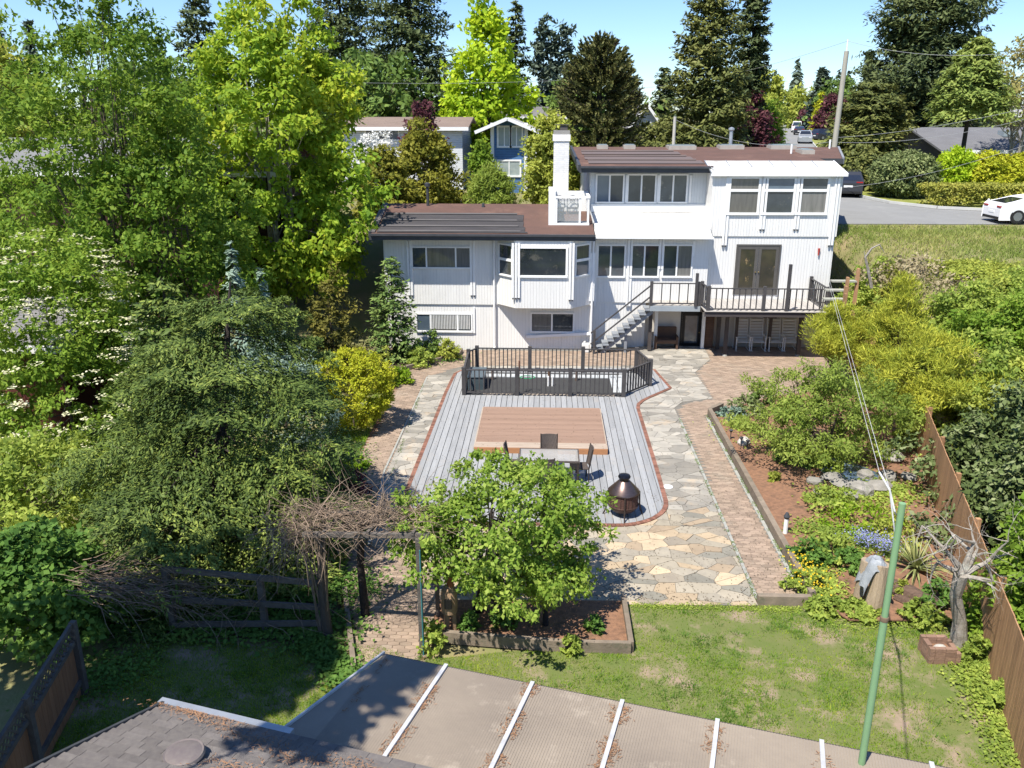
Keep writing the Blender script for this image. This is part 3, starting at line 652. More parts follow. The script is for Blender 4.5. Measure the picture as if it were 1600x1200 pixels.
door(1147, 384, 1211, 460, WY + .05, GDOOR, mat('door_glass', (.03, .032, .028), (.07, .06, .045), 1.3, .06, spec=1.0, c3=(.25, .18, .1), c3scale=2.2, c3t=(.6, .66)))
door(1063, 488, 1093, 545, WY + .08, mat('black_door_paint', (.012, .012, .014), None, 3, .35), GLASS, 1)
MB().box(X(1098, 520, WY), X(1112, 520, WY), WY - .4, WY + .07, -.02, 2.09).build('brick_pier', mat('brown_pier', (.17, .1, .065), (.1, .06, .045), 5, .9, groove=(.08, .2, 'z', .6)), house)
for px in (1022, 1095): MB().box(X(px, 520, WY) - .07, X(px, 520, WY) + .07, WY - .55, WY - .41, -.02, 2.09).build('column', TRIM, house)
MB().box(X(1192, 500, WY), X(1213, 500, WY), WY - .05, WY + .079, 1.35, 2.0).build('window', mat('brown_shutter', (.1, .06, .045), None, 3, .7), house)
MB().tube([(X(1279, 395, WY), WY - .02, Z(1279, 388, WY)), (X(1279, 395, WY), WY - .02, Z(1279, 399, WY))], [.05, .03], 6).build('red_ornament', mat('faded_red', (.4, .05, .04), None, 4, .6), house)
# chimney ------------------------------------------------------
CY = 39.7; cx0, cx1 = X(865, 250, CY), X(889, 250, CY); ct = Z(865, 208, CY)
chim = MB().box(cx0, cx1, CY, CY + .75, 5.6, ct - .35).build('chimney', BRICKW, house)
MB().box(cx0 - .05, cx1 + .05, CY - .05, CY + .8, ct - .348, ct - .06).build('chimney_collar', BRICKW, chim)
MB().box(cx0 - .02, cx1 + .02, CY - .02, CY + .77, ct - .058, ct + .12).build('chimney_cap', mat('cement_cap', (.3, .29, .27), None, 4, .9), chim)
k = MB()
for dx in (.1, .35, .6): k.tube([(cx0 + dx, CY + .2, ct + .12), (cx0 + dx, CY + .2, ct + .35)], .018, 6)
k.box(cx0 + .02, cx1 - .02, CY + .1, CY + .6, ct + .35, ct + .38); k.box(cx0 + .28, cx0 + .62, CY + .15, CY + .5, ct + .12, ct + .33)
k.build('spark_guard', mat('rusty_dark_metal', (.09, .08, .075), None, 4, .7), chim)
bc = MB()      # brick courses standing a little proud
for i in range(int((ct - 6) / .09)):
    for j in range(3):
        xx = cx0 + .005 + j * (cx1 - cx0) / 3 + (.0 if i % 2 else .03); bc.box(xx, min(xx + (cx1 - cx0) / 3 - .012, cx1 - .003), CY - .008, CY + .004, 5.7 + i * .09, 5.7 + i * .09 + .078)
q = bc.build('bricks', BRICKW, chim, stuff=True)
# roof balcony -------------------------------------------------
BY = 36.9; bx0, bx1 = X(857, 340, BY), X(921, 340, BY); bz = Z(860, 353, BY); bt = Z(900, 310, BY)
bal = MB().box(bx0, bx1, BY, 39.6, bz - .1, bz + .12).build('balcony', TRIM, house)
MB().box(bx0, bx0 + .3, BY + .003, 39.6, bz + .123, bt + .28).build('parapet', TRIM, bal)
MB().box(bx0 + .303, bx1, 39.3, 39.6, bz + .123, bt + .1).build('parapet', TRIM, bal)
for xx in (bx0 + .34, bx1 - .42, bx1 - .06): MB().box(xx - .045, xx + .045, BY + .01, BY + .1, bz + .122, bt).build('post', TRIM, bal)
MB().box(bx0 + .3, bx1 + .02, BY - .01, BY + .11, bt + .002, bt + .09).build('top_rail', TRIM, bal)
MB().box(bx1 - .11, bx1 + .02, BY + .113, 39.3, bt + .002, bt + .09).build('top_rail', TRIM, bal)
BGL = bpy.data.materials.new('balcony_glass'); BGL.use_nodes = True; bn = BGL.node_tree.nodes['Principled BSDF']
bn.inputs['Base Color'].default_value = (.5, .55, .55, 1); bn.inputs['Roughness'].default_value = .02; bn.inputs['Alpha'].default_value = .25
MB().box(bx0 + .39, bx1 - .47, BY + .04, BY + .06, bz + .2, bt - .02).build('glass_panel', BGL, bal)
MB().box(bx1 - .07, bx1 - .05, BY + .12, 39.2, bz + .2, bt - .02).build('glass_panel', BGL, bal)
MB().box(bx0 + .303, bx1 - .02, BY + .12, 39.29, bz + .121, bz + .14).build('balcony_floor', mat('grey_deck_coating', (.2, .22, .24), None, 4, .7), bal)
def iron_chair(x, y, z, label):
    t = thing('patio_chair', (x, y, z), label, 'chair', 'iron chairs on the roof balcony'); IR = mat('black_iron', (.02, .02, .02), None, 3, .5)
    MB().box(x - .24, x + .24, y - .25, y + .2, z + .42, z + .46).build('seat', mat('dark_cushion', (.04, .03, .03), None, 3, .8), t)
    b = MB(); arc_ = [(x + .24 * math.cos(a), y + .22, z + .75 + .22 * math.sin(a)) for a in np.linspace(0, math.pi, 9)]
    b.tube([(x + .24, y + .2, z + .44)] + arc_ + [(x - .24, y + .2, z + .44)], .016, 6)
    for s_ in (-1, 1): b.tube([(x + s_ * .2, y + .22, z + .55), (x, y + .22, z + .72), (x + s_ * .2, y + .22, z + .88)], .012, 5)
    b.tube([(x + .1 * math.cos(a), y + .22, z + .72 + .1 * math.sin(a)) for a in np.linspace(0, 6.283, 11)], .01, 5)
    b.build('backrest', IR, t)
    for i in (-1, 1):
        for j in (-1, 1): MB().tube([(x + i * .22, y + j * .2, z), (x + i * .2, y + j * .18, z + .43)], .014, 6).build('leg', IR, t)
        MB().tube([(x + i * .24, y + .2, z + .66), (x + i * .26, y - .2, z + .64), (x + i * .22, y - .2, z + .44)], .014, 6).build('armrest', IR, t)
xm = (X(874, 303, 38.9), X(895, 303, 38.9))
iron_chair(xm[0], 38.9, bz + .14, 'black iron chair on the small roof balcony, nearer the white chimney')
iron_chair(xm[1], 38.9, bz + .14, 'black iron chair on the small roof balcony, away from the chimney side')
# vents and skylights
vp = on_plane(668, 319, 35.45, 5.30, .148); fx = X(668, 300, 40.2)
flue = MB().tube([(fx, 40.2, 5.9), (fx, 40.2, Z(668, 292, 40.2))], .07, 10).build('flue', DARK, house, smooth=True)
MB().lathe([(.07, 0), (.13, .02), (.13, .16), (.07, .2)], (fx, 40.2, Z(668, 292, 40.2)), 12).build('flue_cap', DARK, flue)
fx = X(755, 320, 40.0); MB().tube([(fx, 40, 5.9), (fx, 40, 6.15)], [.09, .06], 10).build('vent_pipe', DARK, house)
fx = X(1142, 215, 46.8); z_ = Z(1142, 204, 46.8)
fl = MB().tube([(fx, 46.8, uz(46.5) - .1), (fx, 46.8, z_)], .1, 12).build('flue', PIPE, house, smooth=True)
MB().lathe([(.1, 0), (.16, .05), (.16, .14), (.02, .2)], (fx, 46.8, z_ - .02), 12).build('flue_cap', PIPE, fl)
for px, py in ((1236, 240), (1296, 232)):
    p = on_plane(px, py, 38.0, 7.95, .066); MB().tube([(p.x, p.y, p.z - .05), (p.x, p.y, p.z + .45)], .05, 8).build('vent_pipe', TRIM, house)
SKYL = mat('skylight_glazing', (.25, .3, .33), (.2, .25, .28), 2, .12, spec=.8)
for (l, r, b, dy) in ((1253, 1273, 241, 1.2), (1125, 1163, 232, 1.0), (1205, 1245, 231, 1.0), (1045, 1088, 234, 1.3), (933, 950, 233, .8), (975, 993, 232, .8)):
    p = on_plane(l, b, 38.0, 7.95, .066); q = on_plane(r, b, 38.0, 7.95, .066); yy = min(p.y, 45.3)
    xa = p.x * yy / p.y; xb = q.x * yy / q.y; zz = uz(yy)
    s_ = MB().box(xa, xb, yy, yy + dy, zz - .02, zz + .2).build('skylight', mat('tan_skylight_curb', (.42, .38, .33), None, 4, .6), house)
    MB().box(xa + .06, xb - .06, yy + .06, yy + dy - .06, zz + .201, zz + .25).build('skylight_glass', SKYL, s_)

# ------------------------------------------------------------------ rear deck, stairs
DZ = 2.2
deckt = thing('balcony_deck', (9, 36, 0), 'raised rear deck with charcoal balusters standing on thin dark posts against the white house', 'deck')
DF = mat('faded_deck_floor', (.42, .39, .35), (.34, .32, .3), 2, .8, bump=.2, piece=.08)
dx0, dx1, dyf = X(1102, 486, 34.7), 11.95, 34.7
xx = dx0
while xx < dx1 - .02:
    MB().box(xx + .004, min(xx + .136, dx1), dyf + .04, WY - .0, DZ - .04, DZ).build('deck_board', DF, deckt); xx += .14
MB().box(dx0 - .02, dx1, dyf, dyf + .037, DZ - .22, DZ).build('fascia', mat('dark_fascia_board', (.07, .06, .06), None, 3, .7), deckt)
MB().box(dx0 - .02, dx1, dyf - .06, dyf + .06, DZ + .002, DZ + .03).build('edge_cap', DF, deckt)
for yy in (35.7, 36.5): MB().box(dx0, dx1, yy - .05, yy + .05, DZ - .24, DZ - .042).build('joist', BARK_DARK, deckt)
lx0, lx1, lyf = X(1017, 478, 35.75), dx0 - .02, 35.75
xx = lx0
while xx < lx1 - .02:
    MB().box(xx + .004, min(xx + .136, lx1), lyf + .04, MY, DZ - .04, DZ - .003).build('deck_board', DF, deckt); xx += .14
MB().box(lx0 - .03, lx1, lyf, lyf + .037, DZ - .24, DZ - .005).build('fascia', mat('blue_grey_fascia', (.33, .37, .40), None, 2, .6, bump=.1), deckt)
POSTM = mat('dark_brown_post', (.055, .045, .042), (.08, .07, .065), 4, .7)
for (px, py, w_) in ((1132, 556, .15), (1120, 547, .16), (1148, 548, .12), (1200, 548, .12), (1246, 556, .16), (1014, 549, .15)):
    g_ = G(px, py); MB().box(g_[0] - w_ / 2, g_[0] + w_ / 2, g_[1] - w_ / 2, g_[1] + w_ / 2, .06, DZ - .05).build('post', POSTM, deckt)
    if py == 556: MB().lathe([(.13, 0), (.1, .1)], (g_[0], g_[1], -.02), 12).build('footing', CONC, deckt)
railing(deckt, [(lx0, lyf + .06), (lx1 - .12, lyf + .06)], DZ, h=1.0, gap=.33, midposts=False, postx=.06)
railing(deckt, [(dx0 + .02, lyf + .1), (dx0 + .12, dyf + .07), (9.2, dyf + .07), (dx1 - .1, dyf + .07), (dx1 - .1, WY - .1)], DZ, h=1.0, gap=.235, seg_post=3)
for px in (1087, 1230):
    q = A(px, 470, dyf + .06 if px > 1100 else lyf); zt = Z(px, 413 if px > 1100 else 427, q[1]); MB().box(q[0] - .06, q[0] + .06, q[1] - .06, q[1] + .06, DZ, zt).build('post', RAILM, deckt)
stairs = thing('staircase', (3.3, 36.2, 0), 'straight grey open stair climbing from the patio to the raised rear deck', 'stairs')
STM = mat('grey_stair_paint', (.24, .26, .285), (.19, .205, .23), 2, .7, bump=.2)
sx0, sx1, ns = 2.35, lx0, 10
for i in range(ns):
    zz = DZ * (i + 1) / (ns + 1); xx = sx0 + (sx1 - sx0) * i / ns
    MB().box(xx, xx + .28, 35.8, 36.75, zz - .04, zz).build('tread', STM, stairs)
for yy in (35.95, 36.6): MB().beam((sx0 + .15, yy, -.05), (sx1 + .1, yy, DZ - .3), .05, .15).build('stringer', STM, stairs)
MB().box(X(977, 530, 36.2) - .06, X(977, 530, 36.2) + .06, 36.0, 36.1, -.02, 1.1).build('post', STM, stairs)
for hh in (.92, .42): MB().beam((sx0 - .3, 35.78, hh + .02), (sx1, 35.78, DZ + hh), .05, .06).build('handrail', RAILM, stairs)
MB().box(sx0 - .2, sx0 - .09, 35.72, 35.84, -.02, 1.05).build('post', RAILM, stairs)
# hanging things and furniture under the deck
WL = mat('white_plastic', (.72, .72, .70), (.66, .66, .64), 3, .45)
def lounge_proto(x, y, label):
    t = thing('garden_chair', (x, y, 0), label, 'chair', 'white slatted chairs under the deck')
    for j in range(7): MB().beam((x - .27, y + .28 + j * .02, .5 + j * .13), (x + .27, y + .28 + j * .02, .5 + j * .13), .02, .075).build('back_slat', WL, t)
    for s_ in (-1, 1): MB().tube([(x + s_ * .29, y + .25, .42), (x + s_ * .29, y + .42, 1.38)], .022, 6).build('back_post', WL, t)
    for j in range(5): MB().beam((x - .27, y - .28 + j * .12, .42), (x + .27, y - .28 + j * .12, .42), .09, .02, (0, 0, 1)).build('seat_slat', WL, t)
    for s_ in (-1, 1):
        MB().tube([(x + s_ * .3, y - .3, 0), (x + s_ * .3, y - .28, .62)], .028, 6).build('leg', WL, t)
        MB().tube([(x + s_ * .3, y + .35, 0), (x + s_ * .3, y + .26, .62)], .028, 6).build('leg', WL, t)
        MB().beam((x + s_ * .31, y - .32, .64), (x + s_ * .31, y + .3, .66), .075, .03).build('armrest', WL, t)
        MB().tube([(x + s_ * .3, y - .45, .05), (x + s_ * .3, y, .0), (x + s_ * .3, y + .55, .06)], .02, 6).build('rocker', WL, t)
    return t
lab = ['white slatted chair under the deck, nearest the thick brown posts on the left', 'white slatted chair under the deck, second from the left', 'white slatted chair under the deck, third from the left beside the thin post', 'white slatted chair under the deck, rightmost beside the yellow green pine']
proto = None
for i, px in enumerate((1158, 1182, 1209, 1233)):
    q = A(px, 546, 36.75)
    if i == 0: proto = lounge_proto(q[0], 36.75, lab[0])
    else: c = copy_tree(proto); c.location = (q[0], 36.75, 0); c['label'] = lab[i]
b = thing('bench', (X(1040, 540, 36.8), 36.8, 0), 'brown cushioned bench against the wall beside the black lower door', 'bench')
bxx = b.location.x; BRN = mat('brown_fabric', (.12, .075, .05), (.09, .055, .04), 4, .9)
MB().box(bxx - .5, bxx + .5, 36.55, 37.05, .28, .46).build('seat', BRN, b, bevel=.04); MB().box(bxx - .5, bxx + .5, 37.06, 37.2, .4, .95).build('backrest', BRN, b, bevel=.04)
for s_ in (-1, 1): MB().box(bxx + s_ * .48 - .05, bxx + s_ * .48 + .05, 36.55, 37.1, 0, .6).build('side', BRN, b, bevel=.02)
def potplant(x, y, z, s_, label, m=None, cat='pot plant'):
    t = thing('pot_plant', (x, y, z), label, cat)
    MB().lathe([(s_ * .5, 0), (s_ * .7, s_ * .9), (s_ * .78, s_ * .9), (s_ * .78, s_)], (x, y, z), 14).build('pot', m or mat('terracotta', (.35, .14, .07), None, 4, .8), t)
    return t
jug = thing('container', (X(915, 545, 36.0), 36.0, 0), 'white plastic container standing by the foot of the stairs', 'container'); jx = jug.location.x
MB().box(jx - .17, jx + .17, 35.88, 36.12, 0, .42).build('body', WL, jug, bevel=.04); MB().lathe([(.05, 0), (.05, .09)], (jx - .05, 36.0, .42), 10).build('cap', WL, jug)
# ------------------------------------------------------------------ dining set and chiminea on the deck
WICK = mat('grey_brown_wicker', (.15, .12, .105), (.09, .075, .07), 30, .8, bump=.5, groove=(.035, .3, 'xy', .5)); STEEL = mat('bronze_steel', (.07, .055, .05), None, 4, .45, metal=.5)
def dining_chair(x, y, rz, label):
    t = thing('dining_chair', (0, 0, 0), label, 'chair', 'wicker chairs round the glass table')
    MB().box(-.25, .25, -.25, .25, .40, .45).build('seat', WICK, t, bevel=.02)
    bk = MB(); n = 6
    for i in range(n):      # gently curved back
        x0 = -.24 + .48 * i / n; x1 = x0 + .48 / n; f = lambda q: .05 * (1 - (q / .24) ** 2)
        bk.add([(x0, .24 + f(x0), .42), (x1, .24 + f(x1), .42), (x1, .34 + f(x1), 1.0), (x0, .34 + f(x0), 1.0), (x0, .265 + f(x0), .42), (x1, .265 + f(x1), .42), (x1, .365 + f(x1), 1.0), (x0, .365 + f(x0), 1.0)],
               [(0, 1, 2, 3), (5, 4, 7, 6), (3, 2, 6, 7), (4, 5, 1, 0)])
    bk.build('backrest', WICK, t)
    for i in (-1, 1):
        MB().tube([(i * .23, -.23, 0), (i * .23, -.22, .42)], .018, 6).build('leg', STEEL, t)
        MB().tube([(i * .23, .26, 0), (i * .24, .25, .45), (i * .245, .35, 1.02)], .018, 6).build('leg', STEEL, t)
    t.location = (x, y, .05); t.rotation_euler.z = rz; return t
tx0, tx1, ty0, ty1 = -.75, 1.12, 22.55, 23.5
tz_ = .74
pA = G(812, 700, tz_ + .05); pB = G(904, 700, tz_ + .05)
cxT = (pA[0] + pB[0]) / 2; tw = (pB[0] - pA[0]) / 2; ty1 = pA[1]; ty0 = ty1 - .95
tab = thing('dining_table', (cxT, (ty0 + ty1) / 2, .05), 'rectangular glass topped patio table between the wicker chairs on the deck', 'table')
TG = bpy.data.materials.new('table_glass'); TG.use_nodes = True; bn = TG.node_tree.nodes['Principled BSDF']; bn.inputs['Base Color'].default_value = (.42, .40, .37, 1); bn.inputs['Roughness'].default_value = .12; bn.inputs['Alpha'].default_value = .6
MB().box(cxT - tw + .04, cxT + tw - .04, ty0 + .04, ty1 - .04, tz_ + .02, tz_ + .045).build('tabletop', TG, tab)
fr = MB(); fr.box(cxT - tw, cxT + tw, ty1 - .039, ty1, tz_, tz_ + .05); fr.box(cxT - tw, cxT + tw, ty0, ty0 + .039, tz_, tz_ + .05); fr.box(cxT - tw, cxT - tw + .039, ty0 + .04, ty1 - .04, tz_, tz_ + .05); fr.box(cxT + tw - .039, cxT + tw, ty0 + .04, ty1 - .04, tz_, tz_ + .05)
fr.build('frame', WICK, tab)
for i in (-1, 1):
    for yy in (ty0 + .05, ty1 - .05): MB().box(cxT + i * (tw - .05) - .03, cxT + i * (tw - .05) + .03, yy - .03, yy + .03, .05, tz_ - .002).build('leg', STEEL, tab)
dining_chair(cxT, ty1 + .12, 0, 'wicker chair behind the glass table, its back against the orange platform')
dining_chair(cxT - tw - .05, (ty0 + ty1) / 2 + .1, R(90), 'wicker chair at the left end of the glass table')
dining_chair(cxT + tw + .0, (ty0 + ty1) / 2 - .05, R(-85), 'wicker chair at the right end of the glass table, casting a shadow on the deck')
dining_chair(cxT - .1, ty0 - .1, R(180), 'wicker chair on the near side of the glass table, half hidden by the tree')

fpx = 2.12; fpy = 19.95
fire = thing('fire_pit', (fpx, fpy, .04), 'round bronze steel chimney fire pit standing on thin legs at the deck corner', 'fire pit')
COP = mat('brushed_bronze', (.20, .145, .13), (.15, .105, .09), 6, .32, metal=.85, spec=.6, stretch=(1, 1, 6)); MESH = mat('rusty_mesh', (.13, .065, .05), (.07, .04, .035), 30, .8, bump=.8)
MB().lathe([(.14, .98), (.16, .96), (.41, .70), (.42, .66), (.40, .65)], (fpx, fpy, .04), 40).build('hood', COP, fire, smooth=True)
MB().lathe([(.12, 0), (.12, .07), (.155, .09), (.165, .13), (.14, .17), (.06, .185)], (fpx, fpy, 1.0), 28).build('cap', mat('black_chrome', (.04, .04, .045), None, 3, .15, metal=.8), fire, smooth=True)
MB().lathe([(.385, .30), (.385, .65)], (fpx, fpy, .04), 36).build('mesh_drum', MESH, fire, smooth=True)
MB().lathe([(.1, .1), (.3, .16), (.40, .28), (.41, .32), (.395, .33)], (fpx, fpy, .04), 36).build('bowl', mat('dark_bronze', (.10, .06, .05), None, 3, .5, metal=.6), fire, smooth=True)
for i in range(24):
    a = i * math.pi / 12; MB().tube([(fpx + .395 * math.cos(a), fpy + .395 * math.sin(a), .36), (fpx + .395 * math.cos(a), fpy + .395 * math.sin(a), .68)], .004, 4).build('mesh_bar', STEEL, fire)
for k in range(4):
    a = -math.pi / 2 + k * math.pi / 2; c, s_ = math.cos(a), math.sin(a)
    MB().tube([(fpx + c * r, fpy + s_ * r, z) for r, z in ((.415, .72), (.43, .35), (.45, .2), (.52, .05))], .02, 8).build('leg', STEEL, fire)
MB().lathe([(.0001, 0), (.17, 0), (.17, .02), (.0001, .02)], (3.98, 22.45, .02), 20)
t = MB().lathe([(.13, 0), (.13, .02)], G(1044, 761, .02), 20).build('manhole_lid', TRIM); tag(t, 'small round white lid lying on the flagstones right of the deck', 'lid')

# ------------------------------------------------------------------ shed roofs in the foreground
o = Vector((-2.3, 10.34, 0)); uu = Vector((.9652, -.2616, 0)); vv = Vector((-.2616, -.9652, 0))
PZ, PS = 2.5, .05
def sp_(u, v, dz=0): p = o + uu * u + vv * v; return (p.x, p.y, PZ + PS * v + dz)
shed = thing('shed', (0, 6.0, 0), 'garden shed with a brown ribbed sheet roof and grey shingles in the foreground', 'shed')
POLY = mat('weathered_ribbed_sheet', (.30, .25, .195), (.21, .175, .14), .55, .75, bump=.35, bscale=9, c3=(.38, .325, .26), c3scale=1.4)
BAR = mat('white_aluminium_bar', (.62, .62, .62), (.45, .44, .43), 5, .4, metal=.2)
us = [0, .98, 2.27, 3.53, 4.78, 6.06, 7.32, 8.6]
for a, b in zip(us[:-1], us[1:]):
    mb = MB(); nr = int((b - a - .04) / .035); w0 = (b - a - .04) / nr
    for i in range(nr):      # ribs
        u0 = a + .02 + i * w0; u1 = u0 + w0 * .55; u2 = u0 + w0
        mb.add([sp_(u0, 0), sp_(u0, 3), sp_(u1, 3), sp_(u1, 0), sp_(u1, 0, .005), sp_(u1, 3, .005), sp_(u2, 3, .005), sp_(u2, 0, .005)], [(0, 1, 2, 3), (3, 2, 5, 4), (4, 5, 6, 7), (7, 6, 1, 0) if False else (4, 5, 6, 7)][:3])
    mb.add([sp_(a + .02, 0, -.02), sp_(b - .02, 0, -.02), sp_(b - .02, 3, -.02), sp_(a + .02, 3, -.02)], [(0, 1, 2, 3)])
    mb.build('roof_sheet', POLY, shed)
MB().add([sp_(.02, 0, .004), sp_(-.62, 2.6, .004), sp_(.02, 2.6, .004), sp_(.02, 0, -.02), sp_(-.62, 2.6, -.02), sp_(.02, 2.6, -.02)], [(0, 1, 2), (5, 4, 3), (0, 3, 4, 1), (1, 4, 5, 2)]).build('roof_sheet', POLY, shed)
for q in us[:-1]: MB().beam(sp_(q, -.02, .02), sp_(q if q else -.62, 3 if q else 2.6, .02), .055 if q else .03, .035).build('glazing_bar', BAR, shed)
MB().beam(sp_(-.02, -.01, -.03), sp_(8.6, -.01, -.03), .03, .05).build('sheet_edge', mat('dark_edge', (.07, .06, .055), None, 3, .7), shed)
MB().beam(sp_(-.02, .06, -.12), sp_(8.6, .06, -.12), .09, .14).build('beam', TIMBER, shed)
# shingle roof
o2 = Vector(G(256, 1100, 2.74)); o2.z = 0; HZ, HS = 2.74, .34
sl = math.sqrt(1 + HS * HS)
def sh_(u, v, dz=0): p = o2 + uu * u + vv * v; return (p.x, p.y, HZ + HS * v + dz)
MB().add([sh_(0, 0, -.06), sh_(12, 0, -.06), sh_(12, 2.6, -.06), sh_(0, 2.6, -.06), sh_(0, 0, -.12), sh_(12, 0, -.12), sh_(12, 2.6, -.12), sh_(0, 2.6, -.12)], [(0, 3, 2, 1), (4, 5, 6, 7), (0, 1, 5, 4), (3, 7, 6, 2), (0, 4, 7, 3)]).build('roof', DARK, shed)
SHG = mat('grey_asphalt_shingle', (.20, .18, .165), (.145, .13, .125), 12, .95, bump=.9, bscale=120, piece=.14, c3=(.19, .17, .155), c3scale=2)
cnt = 0; rs = MB()
for j in range(18):
    v = -.03 + j * .14; u = -.05 - (j % 3) * .1
    while u < 6.5:
        wd = brd.choice((.3, .3, .42, .22)); q = [sh_(max(u, -.03) + .003, v, .0), sh_(u + wd - .003, v, .0), sh_(u + wd - .003, v + .16, -.03), sh_(max(u, -.03) + .003, v + .16, -.03)]
        p = sh_(u, v); th = .012 + brd.random() * .006
        vs = q + [(a, b, c - th) for a, b, c in q]; fs = [(0, 3, 2, 1), (4, 5, 6, 7), (0, 1, 5, 4), (1, 2, 6, 5), (2, 3, 7, 6), (3, 0, 4, 7)]
        if u > -.29:
            if cnt < 290 and u < 4.5: MB().add(vs, fs).build('shingle', SHG, shed); cnt += 1
            else: rs.add(vs, fs)
        u += wd
rs.build('shingles', SHG, shed, stuff=True)
MB().beam(sh_(-.12, -.07, -.03), sh_(1.85, -.07, -.03), .1, .09).build('gutter', PIPE, shed)
MB().beam(sh_(-.05, -.03, -.05), sh_(-.05, 2.6, -.05), .04, .12).build('rake_board', DARK, shed)
MB().prism([(-4.6, 8.2), (-4.9, 7.3), (3.0, 5.3), (3.3, 6.2)], 0, 2.6).build('wall', mat('shed_wall_boards', (.2, .17, .13), None, 3, .8, groove=(.2, .06, 'xy', .6)), shed)
for q in (.1, 3.5, 7.1): p = sp_(q, .06); MB().box(p[0] - .05, p[0] + .05, p[1] - .05, p[1] + .05, 0, p[2] - .2).build('post', TIMBER, shed)
vc = on_plane(288, 1184, 8.0, 3.05, 0); vcx, vcy = vc.x, vc.y
cap = MB().lathe([(.07, -.25), (.07, .05)], (vcx, vcy, 3.05), 16).build('roof_vent', PIPE, shed)
MB().lathe([(.22, 0), (.235, .02), (.22, .05), (.2, .045), (.19, .05), (.05, .058)], (vcx, vcy, 3.08), 32).build('vent_cap', mat('dull_vent_cap', (.16, .13, .13), (.22, .19, .17), 8, .5, metal=.3), cap, smooth=True)
# pine needle litter along the bars
P = []
for q, v0, v1, n in [(.98, .2, 2.4, 500), (2.27, .0, 2.6, 600), (3.53, .1, 2.6, 700), (4.78, .1, 2.3, 400), (6.06, 0, 1.4, 150), (0.03, .1, 1.4, 250)]:
    for i in range(n):
        v = rng.uniform(v0, v1) ** 1.0; s_ = rng.choice([-1, 1]); u = q + s_ * (.035 + abs(rng.normal(0, .05))); a = rng.uniform(0, 6.28); l = rng.uniform(.01, .028)
        if u < .02: continue
        if math.sin(v * 7 + q * 9) < -.5: continue
        d = (math.cos(a) * l, math.sin(a) * l); p = np.array(sp_(u, v, .014 + rng.uniform(0, .012)))
        e = np.array([d[0], d[1], 0]); f = np.array([-d[1], d[0], 0]) * .18
        P.append([p - e - f, p + e - f, p + e + f, p - e + f])
for i in range(1500):
    c = [(1.5, .3), (2.2, .5), (3.0, .35), (1.9, 1.0), (2.7, .9), (.9, .1), (3.5, .8), (.4, .05)][rng.integers(8)]
    u = c[0] + rng.normal(0, .3); v = abs(c[1] + rng.normal(0, .09)); a = rng.uniform(0, 6.28); l = rng.uniform(.008, .024); p = np.array(sh_(u, v, .02)); e = np.array([math.cos(a) * l, math.sin(a) * l, 0]); f = np.array([-e[1], e[0], 0]) * .2
    P.append([p - e - f, p + e - f, p + e + f, p - e + f])
npmesh('pine_needles', np.array(P), mat('orange_needles', (.30, .165, .09), (.2, .11, .06), 5, .9, piece=.3), stuff=True)

# green pole with clothesline
gp_ = thing('pole', (3.92, 8.4, 0), 'tall faded green metal pole rising beside the shed roof over the lawn', 'pole')
GRN = mat('faded_green_paint', (.20, .34, .17), (.165, .285, .145), 3, .55, bump=.15, c3=(.2, .2, .14), c3scale=4, c3t=(.62, .72), stretch=(1, 1, .4))
MB().tube([(3.92, 8.4, 0), (3.92, 8.4, 4.55)], .042, 16).build('shaft', GRN, gp_, smooth=True)
MB().tube([(3.92, 8.4, 4.56), (3.92, 8.4, 6.0)], .037, 16).build('shaft', GRN, gp_, smooth=True)
MB().lathe([(.045, 0), (.048, .02), (.048, .05), (.044, .06)], (3.92, 8.4, 4.52), 16).build('collar', mat('rusty_collar', (.2, .14, .09), None, 4, .8), gp_)
WIRE = mat('white_cord', (.6, .6, .58), None, 3, .6); BW = mat('grey_wire', (.12, .12, .12), None, 3, .6)
def wire(a, b, sag, r, m, name, label, cat='cable', n=16, group=None):
    a = Vector(a); b = Vector(b); pts = [a.lerp(b, i / n) - Vector((0, 0, sag * 4 * (i / n) * (1 - i / n))) for i in range(n + 1)]
    return tag(MB().tube(pts, r, 5).build(name, m), label, cat, group)
pt = (3.95, 8.42, 5.96)
dk = A(1293, 436, 35.0)
lineA = [dk, A(1307, 500, 30), A(1340, 605, 22), A(1372, 700, 16), A(1392, 752, 13)]
wire(dk, A(1374, 738, 14), .0, .0045, WIRE, 'clothesline', 'left white cord of the clothesline running from the deck corner towards the green pole')
wire((dk[0] + .05, dk[1], dk[2] + .05), A(1390, 765, 12.5), .0, .0045, WIRE, 'clothesline', 'right white cord of the clothesline running from the deck corner towards the green pole')
br = thing('pulley_bracket', A(1392, 770, 12.5), 'white bracket hanging above the blue flowers at the end of the clothesline', 'bracket')
q = A(1390, 765, 12.5); q2 = A(1374, 738, 14); q3 = A(1398, 800, 12.5)
MB().tube([q2, q, q3], .016, 8).build('arm', TRIM, br); MB().tube([q, A(1396, 815, 12.4), A(1400, 850, 12.4)], .012, 6).build('hook', WIRE, br)
wire(A(1398, 800, 12.5), (3.95, 8.42, 5.9), .05, .012, BW, 'pole_line', 'thin grey line from the white bracket to the top of the green pole')
